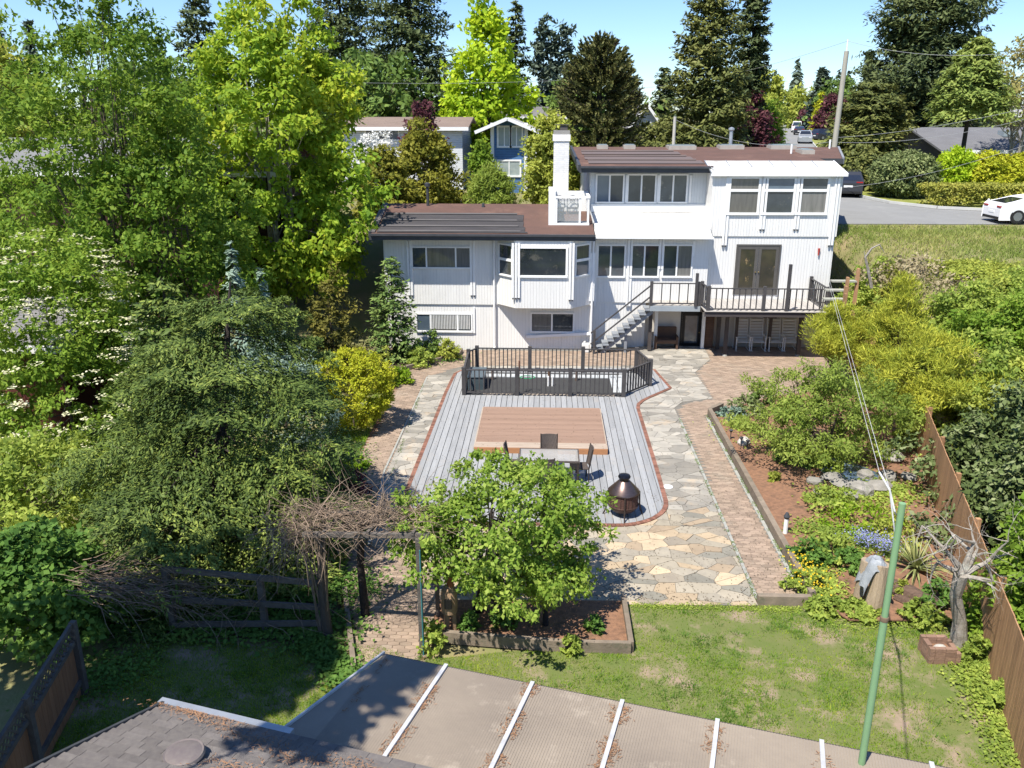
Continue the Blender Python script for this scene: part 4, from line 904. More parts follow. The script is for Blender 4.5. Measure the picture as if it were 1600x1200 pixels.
# ------------------------------------------------------------------ foliage
def unit(v): return v / np.maximum(np.linalg.norm(v, axis=-1, keepdims=True), 1e-6)
def leaf_quads(P, D, Nn, L, W):
    D = unit(D); Sd = unit(np.cross(D, Nn)); Nn = np.cross(Sd, D); L = np.asarray(L)[:, None]; W = np.asarray(W)[:, None]
    return np.stack([P - D * L * .5, P + Sd * W * .5 - Nn * W * .12 - D * L * .06, P + D * L * .5 - Nn * L * .1, P - Sd * W * .5 - Nn * W * .12 - D * L * .06], 1)
def prof(kind, t):
    if kind == 'egg': return np.sin(np.pi * np.clip(t, 0, 1) ** .8) ** .6
    if kind == 'round': return np.sqrt(np.maximum(0, 1 - (2 * t - 1) ** 2))
    if kind == 'dome': return np.sqrt(np.maximum(0, 1 - t ** 2)) * (.75 + .25 * np.minimum(1, t * 5))
    if kind == 'cone': return np.maximum(0, 1 - t) ** .8 * (.55 + .45 * np.minimum(1, t * 4)) + .03
    if kind == 'vase': return np.sin(np.pi * np.clip(t * .85 + .12, 0, 1)) ** .7
    if kind == 'column': return np.minimum(1, t * 6 + .4) * np.maximum(0, 1 - t ** 3) ** .5
    return np.ones_like(t)
def centers(g, n, x, y, z0, z1, w, kind, lump=.25, shell=.75, asp=1.0, flat_top=0):
    t = g.random(n); pr = prof(kind, t); keep = g.random(n) < pr + .12; t = t[keep]; n = len(t); pr = prof(kind, t)
    a = g.random(n) * 6.283; ph = g.random(6) * 6.28
    lu = 1 + lump * (np.sin(a * 2 + ph[0] + t * 4) * .4 + np.sin(a * 5 + ph[1] - t * 9) * .35 + np.sin(a * 3 + t * 17 + ph[2]) * .35)
    r = (1 - (1 - g.random(n) ** .5) * shell) * lu * pr * w / 2
    zz = z0 + (z1 - z0) * t * (1 + lump * .25 * np.sin(a * 3 + ph[3]))
    return np.stack([x + r * np.cos(a), y + r * np.sin(a) * asp, zz], 1)
def foliage(g, C, axis, rc, per, leaf, asp=.55, up=.7, droop=.2, zs=.7):
    """leaf clumps at C; leaves on the outside of each clump face out and up"""
    per = max(8, int(per * .5)); leaf = leaf * 1.28; K = len(C); rcs = rc * g.uniform(.55, 1.35, K); idx = np.repeat(np.arange(K), per); n = len(idx)
    u = unit(g.normal(size=(n, 3))); rad = rcs[idx] * g.random(n) ** .4
    P = C[idx] + u * rad[:, None] * np.array([1, 1, zs]); out = unit(C[idx] - axis) * .5
    Nn = unit(u * .6 + out + np.array([0, 0, up]) + g.normal(size=(n, 3)) * .45)
    D = unit(u * .8 + out * .4 + g.normal(size=(n, 3)) * .7 - np.array([0, 0, droop]))
    L = leaf * g.uniform(.6, 1.35, n); return leaf_quads(P, D, Nn, L, L * asp)
def limbs(mb, g, base, top, C, n, r0, k=6, trunks=1, spread=.3):
    """tapered trunk(s) with limbs reaching into the crown"""
    base = np.array(base, float); top = np.array(top, float)
    for tr_ in range(trunks):
        off = np.array([math.cos(tr_ * 2.4), math.sin(tr_ * 2.4), 0]) * (spread if trunks > 1 else 0)
        tp = top + off * 3; pts = [base + off * .4 + (tp - base) * s + np.array([math.sin(s * 5 + tr_), math.cos(s * 4 + tr_), 0]) * .05 * np.linalg.norm(tp - base) * s * .5 for s in np.linspace(0, 1, 7)]
        mb.tube([tuple(p) for p in pts], [r0 * (1.25 if i == 0 else 1 - .85 * i / 6) for i in range(7)], 8)
        for i in range(n // trunks):
            c = C[g.integers(len(C))]; s = g.uniform(.2, .85); st = base + off * .4 + (tp - base) * s
            if c[2] < st[2] - .6: continue
            mid = st * .5 + c * .5 - np.array([0, 0, .08 * np.linalg.norm(c - st)])
            r = r0 * (1 - .8 * s) * .45; mb.tube([tuple(st), tuple(mid), tuple(c)], [r, r * .6, r * .15], 5, cap=False)
def broadleaf(name, label, cat, x, y, z0, zc, zt, w, kind, K, per, rc, leaf, lm, bark=BARK, seed=1, lump=.28, shell=.7, asp=1.0, lasp=.55, nl=18, r0=None, trunks=1, group=None, up=.7, droop=.2, zs=.7, extra=None):
    g = np.random.default_rng(seed); root = thing(name, (x, y, z0), label, cat, group)
    C = centers(g, K, x, y, zc, zt, w, kind, lump, shell, asp)
    if extra is not None: C = np.concatenate([C, extra])
    ax = np.array([x, y, zc + (zt - zc) * .35])
    npmesh('crown' if cat == 'tree' else 'foliage', foliage(g, C, ax, rc, per, leaf, lasp, up, droop, zs), lm, root)
    if nl:
        mb = MB(); limbs(mb, g, (x, y, z0 - .1), (x, y, zc + (zt - zc) * .75), C, nl, r0 or max(.03, w * .025), trunks=trunks); mb.build('trunk' if cat == 'tree' else 'stems', bark, root, smooth=False)
    return root
def conifer(name, label, x, y, z0, zb, zt, w, lm, levels=22, nb=9, m=60, nl=(.2, .06), droop=.25, seed=1, power=.85, bark=BARK_DARK, cat='tree', group=None, curl=.15, shear=1.0, lean=(0, 0), shape=None, hang=.35, lat=.34, jit=.35, fr=9, thick=.022):
    g = np.random.default_rng(seed); root = thing(name, (x, y, z0), label, cat, group); m = m * .5; nl = (nl[0] * 1.25, nl[1] * 1.35)
    t = np.repeat((np.arange(levels) + .0) / levels, nb) + g.uniform(-.4, .4, levels * nb) / levels; t = np.clip(t, 0, .985)
    r = ((1 - t) ** power if shape is None else shape(t)) * w / 2 * g.uniform(.72, 1.12, len(t)); r = np.maximum(r, .12)
    a = g.random(len(t)) * 6.283; K = len(t)
    S0 = np.stack([x + lean[0] * t, y + lean[1] * t, zb + (zt - zb) * t], 1); d = np.stack([np.cos(a), np.sin(a), np.zeros(K)], 1); lt = np.stack([-np.sin(a), np.cos(a), np.zeros(K)], 1)
    per = np.maximum(6, (m * r / (w / 2)).astype(int)); idx = np.repeat(np.arange(K), per); n = len(idx)
    B = fr; bi = g.integers(0, B, n); bs = .12 + .86 * (bi + .5) / B + .03 * np.sin(idx * 7.3 + bi * 2.1); side = np.where(g.random(n) < .5, -1, 1); v = g.random(n) ** .8
    lb = lat * 1.7 * (1.08 - bs) ** .8 * (.75 + .35 * np.sin(idx * 3.7 + bi * 5.3 + side)) + .07
    s = bs + v * lb * .55; wd = v * lb * .85 * r[idx]; u = side
    dr = droop * (.6 + .8 * (1 - t[idx])); P = S0[idx] + d[idx] * (s * r[idx])[:, None] + lt[idx] * (side * wd)[:, None] + g.normal(size=(n, 3)) * (thick * r[idx] + nl[0] * .12)[:, None]
    P[:, 2] += r[idx] * (-dr * s ** 1.3 * 1.1 + curl * s ** 3) - wd * hang * v + .1
    D = d[idx] * .65 + lt[idx] * side[:, None] * .8 + g.normal(size=(n, 3)) * jit - np.array([0, 0, .5]) * (hang * v)[:, None]
    Nn = np.array([0, 0, 1.0]) + d[idx] * .35 + g.normal(size=(n, 3)) * .3
    L = nl[0] * g.uniform(.6, 1.3, n)
    npmesh('crown' if cat == 'tree' else 'foliage', leaf_quads(P, D, Nn, L, nl[1] * g.uniform(.7, 1.3, n)), lm, root)
    mb = MB(); mb.tube([(x, y, z0 - .2), (x + lean[0] * .5, y + lean[1] * .5, (z0 + zt) / 2), (x + lean[0], y + lean[1], zt - .1)], [w * .035, w * .022, .02], 8)
    for i in range(0, K, 2):
        p = S0[i]; q = p + d[i] * r[i] * .8; q = (q[0], q[1], q[2] - droop * r[i] * .7 * (.6 + .8 * (1 - t[i]))); mb.tube([tuple(p), q], [.012 * w * (1 - t[i]) * .5 + .008, .005], 4, cap=False)
    mb.build('trunk', bark, root); return root

LM = dict(
    maple=leafmat('maple_leaf', (.09, .17, .02), (.19, .27, .025), (.34, .36, .04), .42, .25),
    airy=leafmat('alder_leaf', (.04, .085, .01), (.10, .165, .02), (.20, .26, .04), .4, .35),
    vib=leafmat('viburnum_leaf', (.06, .115, .012), (.13, .20, .025), (.22, .28, .045), .38, .5),
    spruce=leafmat('spruce_needle', (.018, .034, .01), (.065, .095, .022), (.20, .235, .05), .15, .35),
    blue=leafmat('blue_spruce_needle', (.07, .11, .085), (.13, .18, .14), (.2, .25, .2), .15, .8),
    dark=leafmat('fir_needle', (.03, .045, .02), (.06, .078, .03), (.105, .12, .045), .15, .15),
    fir2=leafmat('fir_needle_warm', (.045, .058, .018), (.095, .105, .03), (.16, .16, .05), .15, .2),
    gold=leafmat('golden_leaf', (.20, .26, .015), (.42, .45, .03), (.55, .52, .05), .3, 1.2),
    brownc=leafmat('bronze_cypress_leaf', (.04, .045, .012), (.09, .085, .018), (.16, .14, .03), .2, .8),
    lime=leafmat('lime_leaf', (.13, .22, .015), (.25, .34, .02), (.36, .42, .03), .4, .2),
    olive=leafmat('olive_leaf', (.07, .085, .015), (.14, .14, .02), (.2, .19, .03), .3, .5),
    yg=leafmat('yellow_green_leaf', (.13, .16, .03), (.22, .25, .045), (.32, .33, .07), .35, .6),
    mid=leafmat('green_leaf', (.045, .08, .02), (.09, .14, .03), (.14, .2, .05), .3, .5),
    plum=leafmat('purple_plum_leaf', (.035, .012, .018), (.07, .025, .03), (.12, .05, .05), .25, .5),
    fruit=leafmat('fruit_tree_leaf', (.065, .12, .018), (.14, .21, .03), (.27, .32, .07), .38, .7),
    pine=leafmat('pine_needle_leaf', (.10, .14, .02), (.23, .25, .03), (.38, .37, .05), .25, 1.0),
    weep=leafmat('weeping_leaf', (.07, .11, .02), (.15, .20, .035), (.26, .30, .07), .4, .7),
    bram=leafmat('bramble_leaf', (.08, .125, .025), (.19, .245, .045), (.34, .38, .085), .4, .45),
    holly=leafmat('holly_leaf', (.03, .045, .015), (.07, .095, .03), (.18, .20, .10), .12, .9),
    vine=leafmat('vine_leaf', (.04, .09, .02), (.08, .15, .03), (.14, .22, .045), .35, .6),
    flower=leafmat('cream_blossom', (.5, .5, .28), (.66, .64, .42), (.75, .73, .55), .2, 1),
    whiteb=leafmat('white_blossom', (.6, .6, .55), (.7, .7, .66), (.78, .78, .75), .2, 1),
    dry=leafmat('dry_bush', (.14, .11, .06), (.2, .17, .10), (.28, .24, .15), .2, .8),
    birch=leafmat('sparse_spring_leaf', (.11, .12, .035), (.19, .18, .06), (.27, .22, .09), .35, .5),
    hedge=leafmat('hedge_leaf', (.11, .13, .025), (.21, .21, .04), (.30, .28, .07), .25, .8),
    rhodo=leafmat('rhododendron_leaf', (.05, .075, .025), (.11, .135, .05), (.19, .21, .09), .22, .8),
    far=leafmat('far_conifer', (.035, .05, .035), (.06, .08, .055), (.09, .11, .08), .1, .05),
    monkey=leafmat('monkey_puzzle_leaf', (.025, .035, .012), (.065, .07, .022), (.15, .14, .055), .08, .4),
    grass=leafmat('grass_blade', (.065, .145, .008), (.14, .225, .015), (.26, .30, .03), .4, .5))
def spot(px, Y, base=None):     # x of a sight line at depth Y, ground height
    x = A(px, 300, Y)[0]; return x, Y, tz(x, Y)
def TR(fn, name, label, px, Y, top, wpx, **k):
    py_ = k.pop('py', min(top + .55 * wpx, 980)) if Y < 45 else 250; x = A(px, py_, Y)[0]; y = Y; z0 = tz(x, y); dep = math.cos(PITCH) * Y + 3; zt = A(px, top, Y)[2]; w = wpx * dep / FPX
    if 'z0' in k: z0 = k.pop('z0')
    if fn == 'c':
        zb = k.pop('zb', z0 + .06 * (zt - z0)); return conifer(name, label, x, y, z0, zb, zt, w, k.pop('lm'), **k)
    zc = k.pop('zc', None); zc = z0 + (k.pop('cf', .2)) * (zt - z0) if zc is None else zc
    cat = k.pop('cat', 'tree'); return broadleaf(name, label, cat, x, y, z0, zc, zt, w, k.pop('kind', 'egg'), k.pop('K', 260), k.pop('per', 45), k.pop('rc', w * .07), k.pop('leaf', .2), k.pop('lm'), **k)
# --- left side
TR('b', 'maple_tree', 'tall bright yellow green maple with many upright stems left of the white house', 422, 38.3, -5, 330, asp=.7, lm=LM['maple'], K=760, per=150, rc=.6, leaf=.20, lasp=.6, kind='egg', cf=.08, trunks=5, nl=70, r0=.15, seed=3, shell=.85, bark=BARK_PALE, droop=.5, lump=.4)
TR('b', 'alder_tree', 'tall airy green tree with sky showing through at the far left', 150, 29.5, -60, 350, lm=LM['airy'], K=700, per=120, rc=.5, leaf=.14, kind='vase', cf=.12, trunks=3, nl=90, r0=.14, seed=4, shell=.95, lump=.45, bark=BARK)
TR('b', 'leafy_tree', 'shorter dull green tree between the airy tree and the tall maple', 255, 28, 150, 260, lm=LM['airy'], K=520, per=110, rc=.45, leaf=.13, kind='egg', cf=.15, trunks=2, nl=40, r0=.1, seed=5, shell=.9, lump=.4)
vx, vy = -14.4, 22.8
TR('b', 'leafy_tree', 'bushy light green tree at the left edge in front of the red wall', 30, 31.5, 215, 230, lm=LM['vib'], K=380, per=110, rc=.5, leaf=.14, kind='dome', zc=.3, nl=25, r0=.08, seed=25, lump=.4)
TR('b', 'flowering_shrub', 'big shrub covered in flat cream flower heads at the left edge', 95, 23.5, 385, 330, lm=LM['vib'], K=560, per=120, rc=.42, leaf=.12, kind='dome', cat='shrub', zc=.1, nl=20, r0=.06, seed=6, lump=.3, shell=.6)
g = np.random.default_rng(66); x = A(95, 385 + .55 * 330, 23.5)[0]; y = 23.5; dep = 25.4; wv = 330 * dep / FPX
Cf = centers(g, 700, x, y, .3, A(95, 385, 23.5)[2] + .12, wv * 1.06, 'dome', .3, .05)
fl = []
for c in Cf:
    n = 14; P = c + np.stack([g.normal(0, .09, n), g.normal(0, .09, n), g.normal(0, .02, n)], 1); fl.append(leaf_quads(P, g.normal(size=(n, 3)) * [1, 1, .1], np.array([0, 0, 1.]) + g.normal(size=(n, 3)) * .3, np.full(n, .075), np.full(n, .075)))
sh = [o for o in COL.objects if o.name.startswith('flowering_shrub')][0]
npmesh('blossom', np.concatenate(fl), LM['flower'], sh)
TR('b', 'leafy_shrub', 'yellow green shrub below the cream flowered one at the left edge', 60, 18.5, 690, 300, lm=LM['bram'], K=260, per=90, rc=.38, leaf=.12, kind='dome', cat='shrub', zc=0, nl=8, r0=.04, seed=8)
TR('b', 'vine_mass', 'dark vine clump at the far end of the lattice fence, beside the rail trellis', 150, 14.6, 905, 130, lm=LM['vine'], K=130, per=55, rc=.28, leaf=.12, lasp=.85, kind='dome', cat='climber', zc=.1, nl=10, r0=.03, seed=10, up=.5)
TR('b', 'vine_mass', 'dark green leafy vine climbing over the left lattice fence', 70, 14.2, 830, 230, lm=LM['vine'], K=280, per=90, rc=.3, leaf=.10, lasp=.85, kind='dome', cat='climber', zc=.2, nl=14, r0=.03, seed=9, up=.5)
# big spruce: broad drooping boughs, leaning top
sx_, sy_ = -7.75, 17.3
conifer('spruce_tree', 'huge broad spruce with drooping layered boughs filling the left foreground', sx_, sy_, 0, .7, 6.5, 7.0, LM['spruce'], levels=9, nb=12, m=2900, nl=(.10, .03), droop=.36, seed=11, power=.6, curl=.16, lean=(.5, 1.4), hang=.35, lat=.40, jit=.45, fr=12, thick=.012,
        shape=lambda t: np.where(t < .45, 1.0 + .05 * np.sin(t * 20), (1 - (t - .45) / .6) ** .6))
TR('c', 'blue_spruce_tree', 'narrow pale blue green spruce with hanging branchlets behind the big foreground spruce', 365, 26.5, 372, 105, lm=LM['blue'], levels=16, nb=8, m=90, nl=(.2, .07), droop=.6, seed=12, curl=0, hang=.8)
TR('c', 'blue_spruce_tree', 'second pale blue spruce with nodding top just right of the narrow one', 408, 27.5, 415, 95, lm=LM['blue'], levels=14, nb=8, m=80, nl=(.2, .07), droop=.5, seed=13, curl=0, hang=.8)
TR('b', 'blue_conifer_shrub', 'low spreading blue grey conifer left of the golden bush', 440, 23.8, 520, 150, lm=LM['blue'], K=170, per=100, rc=.3, leaf=.12, lasp=.3, kind='dome', cat='shrub', zc=0, nl=6, seed=14)
TR('c', 'dark_conifer', 'dark green conifer shoulder rising behind the big foreground spruce', 270, 21.5, 430, 250, lm=LM['spruce'], levels=16, nb=10, m=170, nl=(.19, .065), droop=.3, seed=15, power=.55, hang=.4)
TR('b', 'cypress_tree', 'bronze green cypress with ragged pointed top between maple and house', 518, 30.5, 425, 130, lm=LM['brownc'], K=230, per=110, rc=.3, leaf=.13, lasp=.4, kind='cone', cf=.02, nl=12, seed=16, up=.9, lump=.4)
TR('c', 'spruce_sapling', 'compact dark green spruce standing against the left corner of the white house', 612, 34.3, 402, 92, lm=leafmat('spruce_green', (.035, .07, .018), (.085, .13, .035), (.16, .20, .06), .15, .9), levels=20, nb=10, m=70, nl=(.17, .07), droop=.2, seed=17, power=.45, hang=.3)
TR('b', 'golden_shrub', 'bright golden yellow dome shaped shrub beside the left brick path', 550, 26.2, 548, 132, lm=LM['gold'], K=420, per=110, rc=.2, leaf=.075, kind='round', cat='shrub', zc=.12, nl=10, r0=.03, seed=18, lump=.12, shell=.35)
TR('b', 'small_shrub', 'small yellow green shrub behind the golden dome shrub', 598, 30.5, 545, 34, lm=LM['yg'], K=60, per=60, rc=.14, leaf=.08, kind='dome', cat='shrub', zc=0, nl=4, seed=19)
TR('c', 'dwarf_conifer', 'tiny bright green pointed conifer behind the golden dome shrub', 487, 27.8, 528, 24, lm=LM['mid'], levels=12, nb=8, m=30, nl=(.12, .03), seed=20)
TR('b', 'maroon_shrub', 'dark maroon leaved shrub in the shade under the big spruce', 530, 19.6, 735, 120, lm=LM['plum'], K=120, per=80, rc=.22, leaf=.09, kind='dome', cat='shrub', zc=0, nl=5, seed=21)
for i, (px, Y, top, w_, m_, lab_) in enumerate([(672, 34.9, 518, 42, 'mid', 'rounded green bush in the flower bed under the lower left window'), (640, 34.3, 528, 46, 'vine', 'low leafy plant in the flower bed beside the corner spruce'), (700, 34.5, 532, 36, 'yg', 'pale grassy plant at the right end of the flower bed by the house'), (655, 33.6, 545, 44, 'bram', 'bright low plant at the front of the flower bed by the house'), (628, 31.2, 575, 44, 'grass', 'tuft of green grass beside the left brick path'), (545, 22.6, 715, 60, 'grass', 'patch of tall grass between the golden shrub and the brick path')]):
    TR('b', 'bedding_plant', lab_, px, Y, top, w_, lm=LM[m_], K=70, per=60, rc=.16, leaf=.09, kind='dome', cat='plant', zc=.02, nl=0, seed=30 + i)
# --- fruit tree
g = np.random.default_rng(40); froot = thing('fruit_tree', (-1.35, 15.2, .1), 'leafy green fruit tree with two slim trunks in the timber edged lawn bed', 'tree')
C1 = centers(g, 350, -.76, 15.25, .95, 3.35, 4.3, 'round', .35, .75); C2 = centers(g, 45, .15, 14.9, .75, 1.6, 1.6, 'round', .3, .8); C3 = centers(g, 30, -2.3, 14.6, 1.9, 2.5, 1.5, 'round', .3, .8)
C = np.concatenate([C1, C2, C3]); npmesh('crown', foliage(g, C, np.array([-.7, 15.2, 2.0]), .25, 125, .078, .62, .6, .3, .8), LM['fruit'], froot)
mb = MB(); limbs(mb, g, (-1.35, 15.2, 0), (-.9, 15.3, 2.9), C1, 40, .10); limbs(mb, g, (.1, 14.75, 0), (.0, 15.0, 2.2), np.concatenate([C2, C1]), 16, .055); mb.build('trunk', BARK_DARK, froot)
for i, (x, y, s, m_, lab_) in enumerate([(-.75, 14.75, .5, 'vine', 'large leaved green plant in the middle of the fruit tree bed'), (-1.45, 14.55, .35, 'vine', 'small leafy plant beside the figure in the fruit tree bed'), (-2.15, 14.0, .5, 'bram', 'leafy clump at the outer corner of the fruit tree bed by the arbour post'), (.6, 13.95, .3, 'bram', 'low leafy tuft against the front timber of the fruit tree bed'), (1.1, 14.6, .3, 'vine', 'dark low plant at the right end of the fruit tree bed')]):
    broadleaf('bed_plant', lab_, 'plant', x, y, .08, .05, .1 + s, s * 1.3, 'dome', 40, 30, s * .2, .09, LM[m_], nl=0, seed=50 + i, lasp=.6)
# --- right garden
g = np.random.default_rng(60)
def arching(name, label, x, y, z0, h, w, lm, nb, per, leaf, seed, bark, cat='tree', out=1.0):
    g = np.random.default_rng(seed); root = thing(name, (x, y, z0), label, cat); mb = MB(); Q = []
    for i in range(nb):
        a = g.uniform(0, 6.283); r = w / 2 * g.uniform(.25, 1) ** .7 * out; hh = h * g.uniform(.7, 1.05); s = np.linspace(0, 1, 8)
        px_ = x + r * np.cos(a) * s ** .8; py_ = y + r * np.sin(a) * s ** .8; pz_ = z0 + hh * np.sin(np.minimum(s * 2.2, 1.57) if False else s * 2.25) * (1 - .15 * s)
        pts = np.stack([px_, py_, pz_], 1); 
        if i % 4 == 0: mb.tube([tuple(p) for p in pts], [.05 * w * .25 * (1 - q * .9) + .006 for q in s], 5, cap=False)
        k = g.uniform(.3, 1, per); ii = np.minimum((k * 7).astype(int), 6); fr_ = (k * 7 - ii)[:, None]; P = pts[ii] * (1 - fr_) + pts[ii + 1] * fr_ + g.normal(size=(per, 3)) * w * .035
        P[:, 2] -= g.random(per) * h * .1
        D = (pts[ii + 1] - pts[ii]) + g.normal(size=(per, 3)) * .1; D[:, 2] -= .12; Nn = np.array([0, 0, 1]) + g.normal(size=(per, 3)) * .5
        Q.append(leaf_quads(P, D, Nn, leaf * g.uniform(.7, 1.3, per), leaf * .35 * np.ones(per)))
    npmesh('crown' if cat == 'tree' else 'foliage', np.concatenate(Q), lm, root); mb.build('trunk', bark, root); return root
broadleaf('weeping_tree', 'low spreading weeping tree with fine green leaves over the small pond in the right garden', 'tree', 8.5, 23.9, .1, .75, 2.9, 4.7, 'dome', 360, 150, .3, .085, LM['weep'], nl=40, r0=.07, seed=61, trunks=3, lump=.75, shell=.6, up=.7, droop=.6, asp=.85, lasp=.4)
ponf = struct(MB().prism([(8.3, 22.2), (9.4, 21.6), (9.8, 22.8), (8.8, 24.6), (8.0, 24)], .08, .1).build('water', mat('blue_pond_water', (.12, .17, .24), (.05, .08, .12), 1.5, .08, spec=.8)))
ROCK = mat('grey_rock', (.30, .28, .25), (.2, .19, .17), 4, .9, bump=.8, piece=.12, c3=(.12, .13, .09), c3scale=3)
def rock(x, y, z, s, label, m=ROCK, seed=1, flat=.5, cat='rock', group=None):
    g = np.random.default_rng(seed); bm = bmesh.new(); bmesh.ops.create_icosphere(bm, subdivisions=2, radius=1)
    ph = g.uniform(0, 6, 3)
    for v in bm.verts:
        f = 1 + .22 * math.sin(v.co.x * 2.5 + ph[0]) * math.cos(v.co.y * 2.2 + ph[1]) + .1 * math.sin(v.co.z * 5 + ph[2]); v.co = Vector((v.co.x * f * s, v.co.y * f * s * .8, v.co.z * f * s * flat))
    me = bpy.data.meshes.new('rock'); bm.to_mesh(me); bm.free(); me.materials.append(m); o = bpy.data.objects.new('rock', me); COL.objects.link(o); o.location = (x, y, z + s * flat * .4); o.rotation_euler.z = g.uniform(0, 3)
    return tag(o, label, cat, group)
for i, (px, py, s) in enumerate([(1318, 757, .32), (1345, 765, .4), (1372, 760, .35), (1300, 745, .28), (1352, 742, .28), (1388, 745, .3), (1330, 775, .22), (1395, 715, .4), (1280, 768, .2), (1272, 752, .24), (1420, 745, .25), (1298, 700, .22)]):
    q = G(px, py, .15); rock(q[0], q[1], .1, s, ['rock in the front row of the pond pile, second from the left', 'large rock in the middle of the front row of the pond pile', 'rock just left of the white bracket in the pond pile', 'rock at the back left of the pile, against the weeping tree stems', 'rock in the middle of the pile behind the largest front rock', 'rock at the right end of the pile, by the clothesline bracket', 'small rock lying lowest in front of the pond pile', 'big rock standing alone behind the pile towards the fence', 'small rock at the far left front of the pond pile', 'small rock at the far left back of the pond pile', 'rock furthest right, nearest the board fence', 'rock at the edge of the blue water under the weeping tree'][i], seed=70 + i, group='rocks round the small garden pond')
q = G(1163, 693, .1); rock(q[0], q[1], .1, .24, 'pale boulder on the mulch near the garden corner by the brick court', mat('pale_rock', (.5, .47, .42), (.4, .37, .33), 4, .9, bump=.5), 90, .6)
# garden plants on the right
RP = [(1165, 640, 28.0, 60, 'rhodo', .5, 'blue green leafy plant at the tip of the right bed by the court'), (1145, 652, 27.4, 40, 'blue', .35, 'grey leaved plant just inside the timber tip of the right bed'), (1195, 625, 28.6, 60, 'mid', .6, 'dark green plant between the court and the weeping tree'),
      (1160, 668, 26.5, 36, 'bram', .35, 'bright green low plant beside the pale boulder'), (1298, 690, 23.0, 50, 'bram', .6, 'bright leafy plant at the edge of the small pond under the weeping tree'), (1300, 760, 20.6, 90, 'bram', .45, 'green leafy plants below the rock pile on the mulch'),
      (1345, 790, 19.6, 120, 'grass', .5, 'broad clump of strappy green leaves below the rocks'), (1400, 790, 19.2, 90, 'yg', .5, 'yellow green clump behind the blue flowers'), (1250, 690, 23.8, 70, 'mid', .4, 'dark shaded plant under the weeping tree on its left side'),
      (1270, 850, 17.6, 70, 'vine', .45, 'green leafy plant against the long timber edging'), (1300, 840, 17.8, 70, 'bram', .5, 'leafy plant in the middle of the right bed behind the stump post'), (1262, 890, 16.5, 60, 'bram', .4, 'yellow flowered plant at the lower end of the long timber edging'),
      (1330, 860, 17.4, 60, 'vine', .4, 'green rosette plant beside the blue flowers'), (1225, 705, 23.9, 20, 'bram', .3, 'small light plant alone on the mulch by the timber'), (1210, 742, 22.2, 18, 'yg', .25, 'tiny pale plant at the long timber edging'), (1440, 960, 15.3, 60, 'bram', .35, 'low leafy plant below the bare pale tree'),
      (1470, 930, 15.9, 60, 'vine', .5, 'green leafy clump left of the bare tree trunk'), (1530, 1040, 13.9, 50, 'bram', .5, 'leafy ivy clump at the foot of the right fence'), (1560, 1100, 12.7, 40, 'bram', .4, 'leafy ivy further down the foot of the right fence'), (1410, 905, 16.2, 40, 'yg', .3, 'small green plant behind the fallen log'),
      (1290, 945, 15.6, 60, 'bram', .2, 'low weeds where the right bed meets the lawn'), (1340, 950, 15.5, 60, 'bram', .18, 'low weeds at the foot of the stump post'), (1430, 640, 25.0, 60, 'bram', .8, 'green shrub at the head of the right fence')]
for i, (px, py, Y, w_, m_, h_, lab_) in enumerate(RP):
    x = A(px, py, Y)[0]; w2 = w_ * (Y + 3) / FPX; broadleaf('garden_plant', lab_, 'plant', x, Y, tz(x, Y), .06, .1 + h_, w2, 'dome', 45, 50, w2 * .12, .09, LM[m_], nl=0, seed=100 + i, lasp=.4 if m_ in ('grass', 'yg') else .6)
# yucca and bluebells
def spiky(name, label, x, y, z, r, n, lm, seed, wd=.05, cat='plant'):
    g = np.random.default_rng(seed); Q = []
    for i in range(n):
        a = g.uniform(0, 6.283); el = g.uniform(.25, 1.3); d = np.array([math.cos(a) * math.cos(el), math.sin(a) * math.cos(el), math.sin(el)]); L = r * g.uniform(.7, 1.1); s_ = np.array([-math.sin(a), math.cos(a), 0]) * wd / 2
        p = np.array([x, y, z]); 
        for k in range(3):
            dd = d - np.array([0, 0, .45 * k * (1 - el / 1.6)]); q = p + unit(dd[None])[0] * L / 3; w1 = 1 - .25 * k; w2 = 1 - .25 * (k + 1) if k < 2 else .05
            Q.append([p - s_ * w1, p + s_ * w1, q + s_ * w2, q - s_ * w2]); p = q
    root = thing(name, (x, y, z), label, cat); npmesh('foliage', np.array(Q), lm, root); return root
q = G(1432, 880, .3); spiky('spiky_plant', 'yucca like plant with a fountain of long sword leaves right of the green pole', q[0], q[1], .15, .95, 75, leafmat('yucca_leaf', (.08, .10, .04), (.17, .19, .07), (.27, .26, .11), .2, 2), 5, .07)
for i, (px, py) in enumerate(((1352, 850), (1385, 862))):
    q = G(px, py, .2); t = spiky('bluebell_clump', ['clump of pale blue bluebells at the back of the right bed', 'second bluebell clump, nearer the green pole'][i], q[0], q[1], .1, .4, 60, LM['mid'], 8 + i, .025, 'flowers')
    g = np.random.default_rng(i); n = 420; P = np.stack([q[0] + g.normal(0, .2, n), q[1] + g.normal(0, .16, n), .42 + g.normal(0, .08, n)], 1)
    npmesh('blossom', leaf_quads(P, g.normal(size=(n, 3)), g.normal(size=(n, 3)), np.full(n, .045), np.full(n, .03)), leafmat('bluebell', (.2, .22, .5), (.32, .34, .62), (.45, .47, .7), .2, 2), t)
P = []; g = np.random.default_rng(9)
for (px, py, n) in ((1262, 885, 60), (1250, 870, 30), (1275, 905, 50)):
    q = G(px, py, .45)
    for i in range(n): P.append([q[0] + g.normal(0, .2), q[1] + g.normal(0, .25), .45 + g.normal(0, .05)])
P = np.array(P); n = len(P)
yf = npmesh('yellow_flowers', leaf_quads(P, g.normal(size=(n, 3)), np.array([0, -.5, 1]) + g.normal(size=(n, 3)) * .2, np.full(n, .045), np.full(n, .045)), leafmat('yellow_petal', (.6, .42, .02), (.7, .5, .03), None, .2), stuff=True)
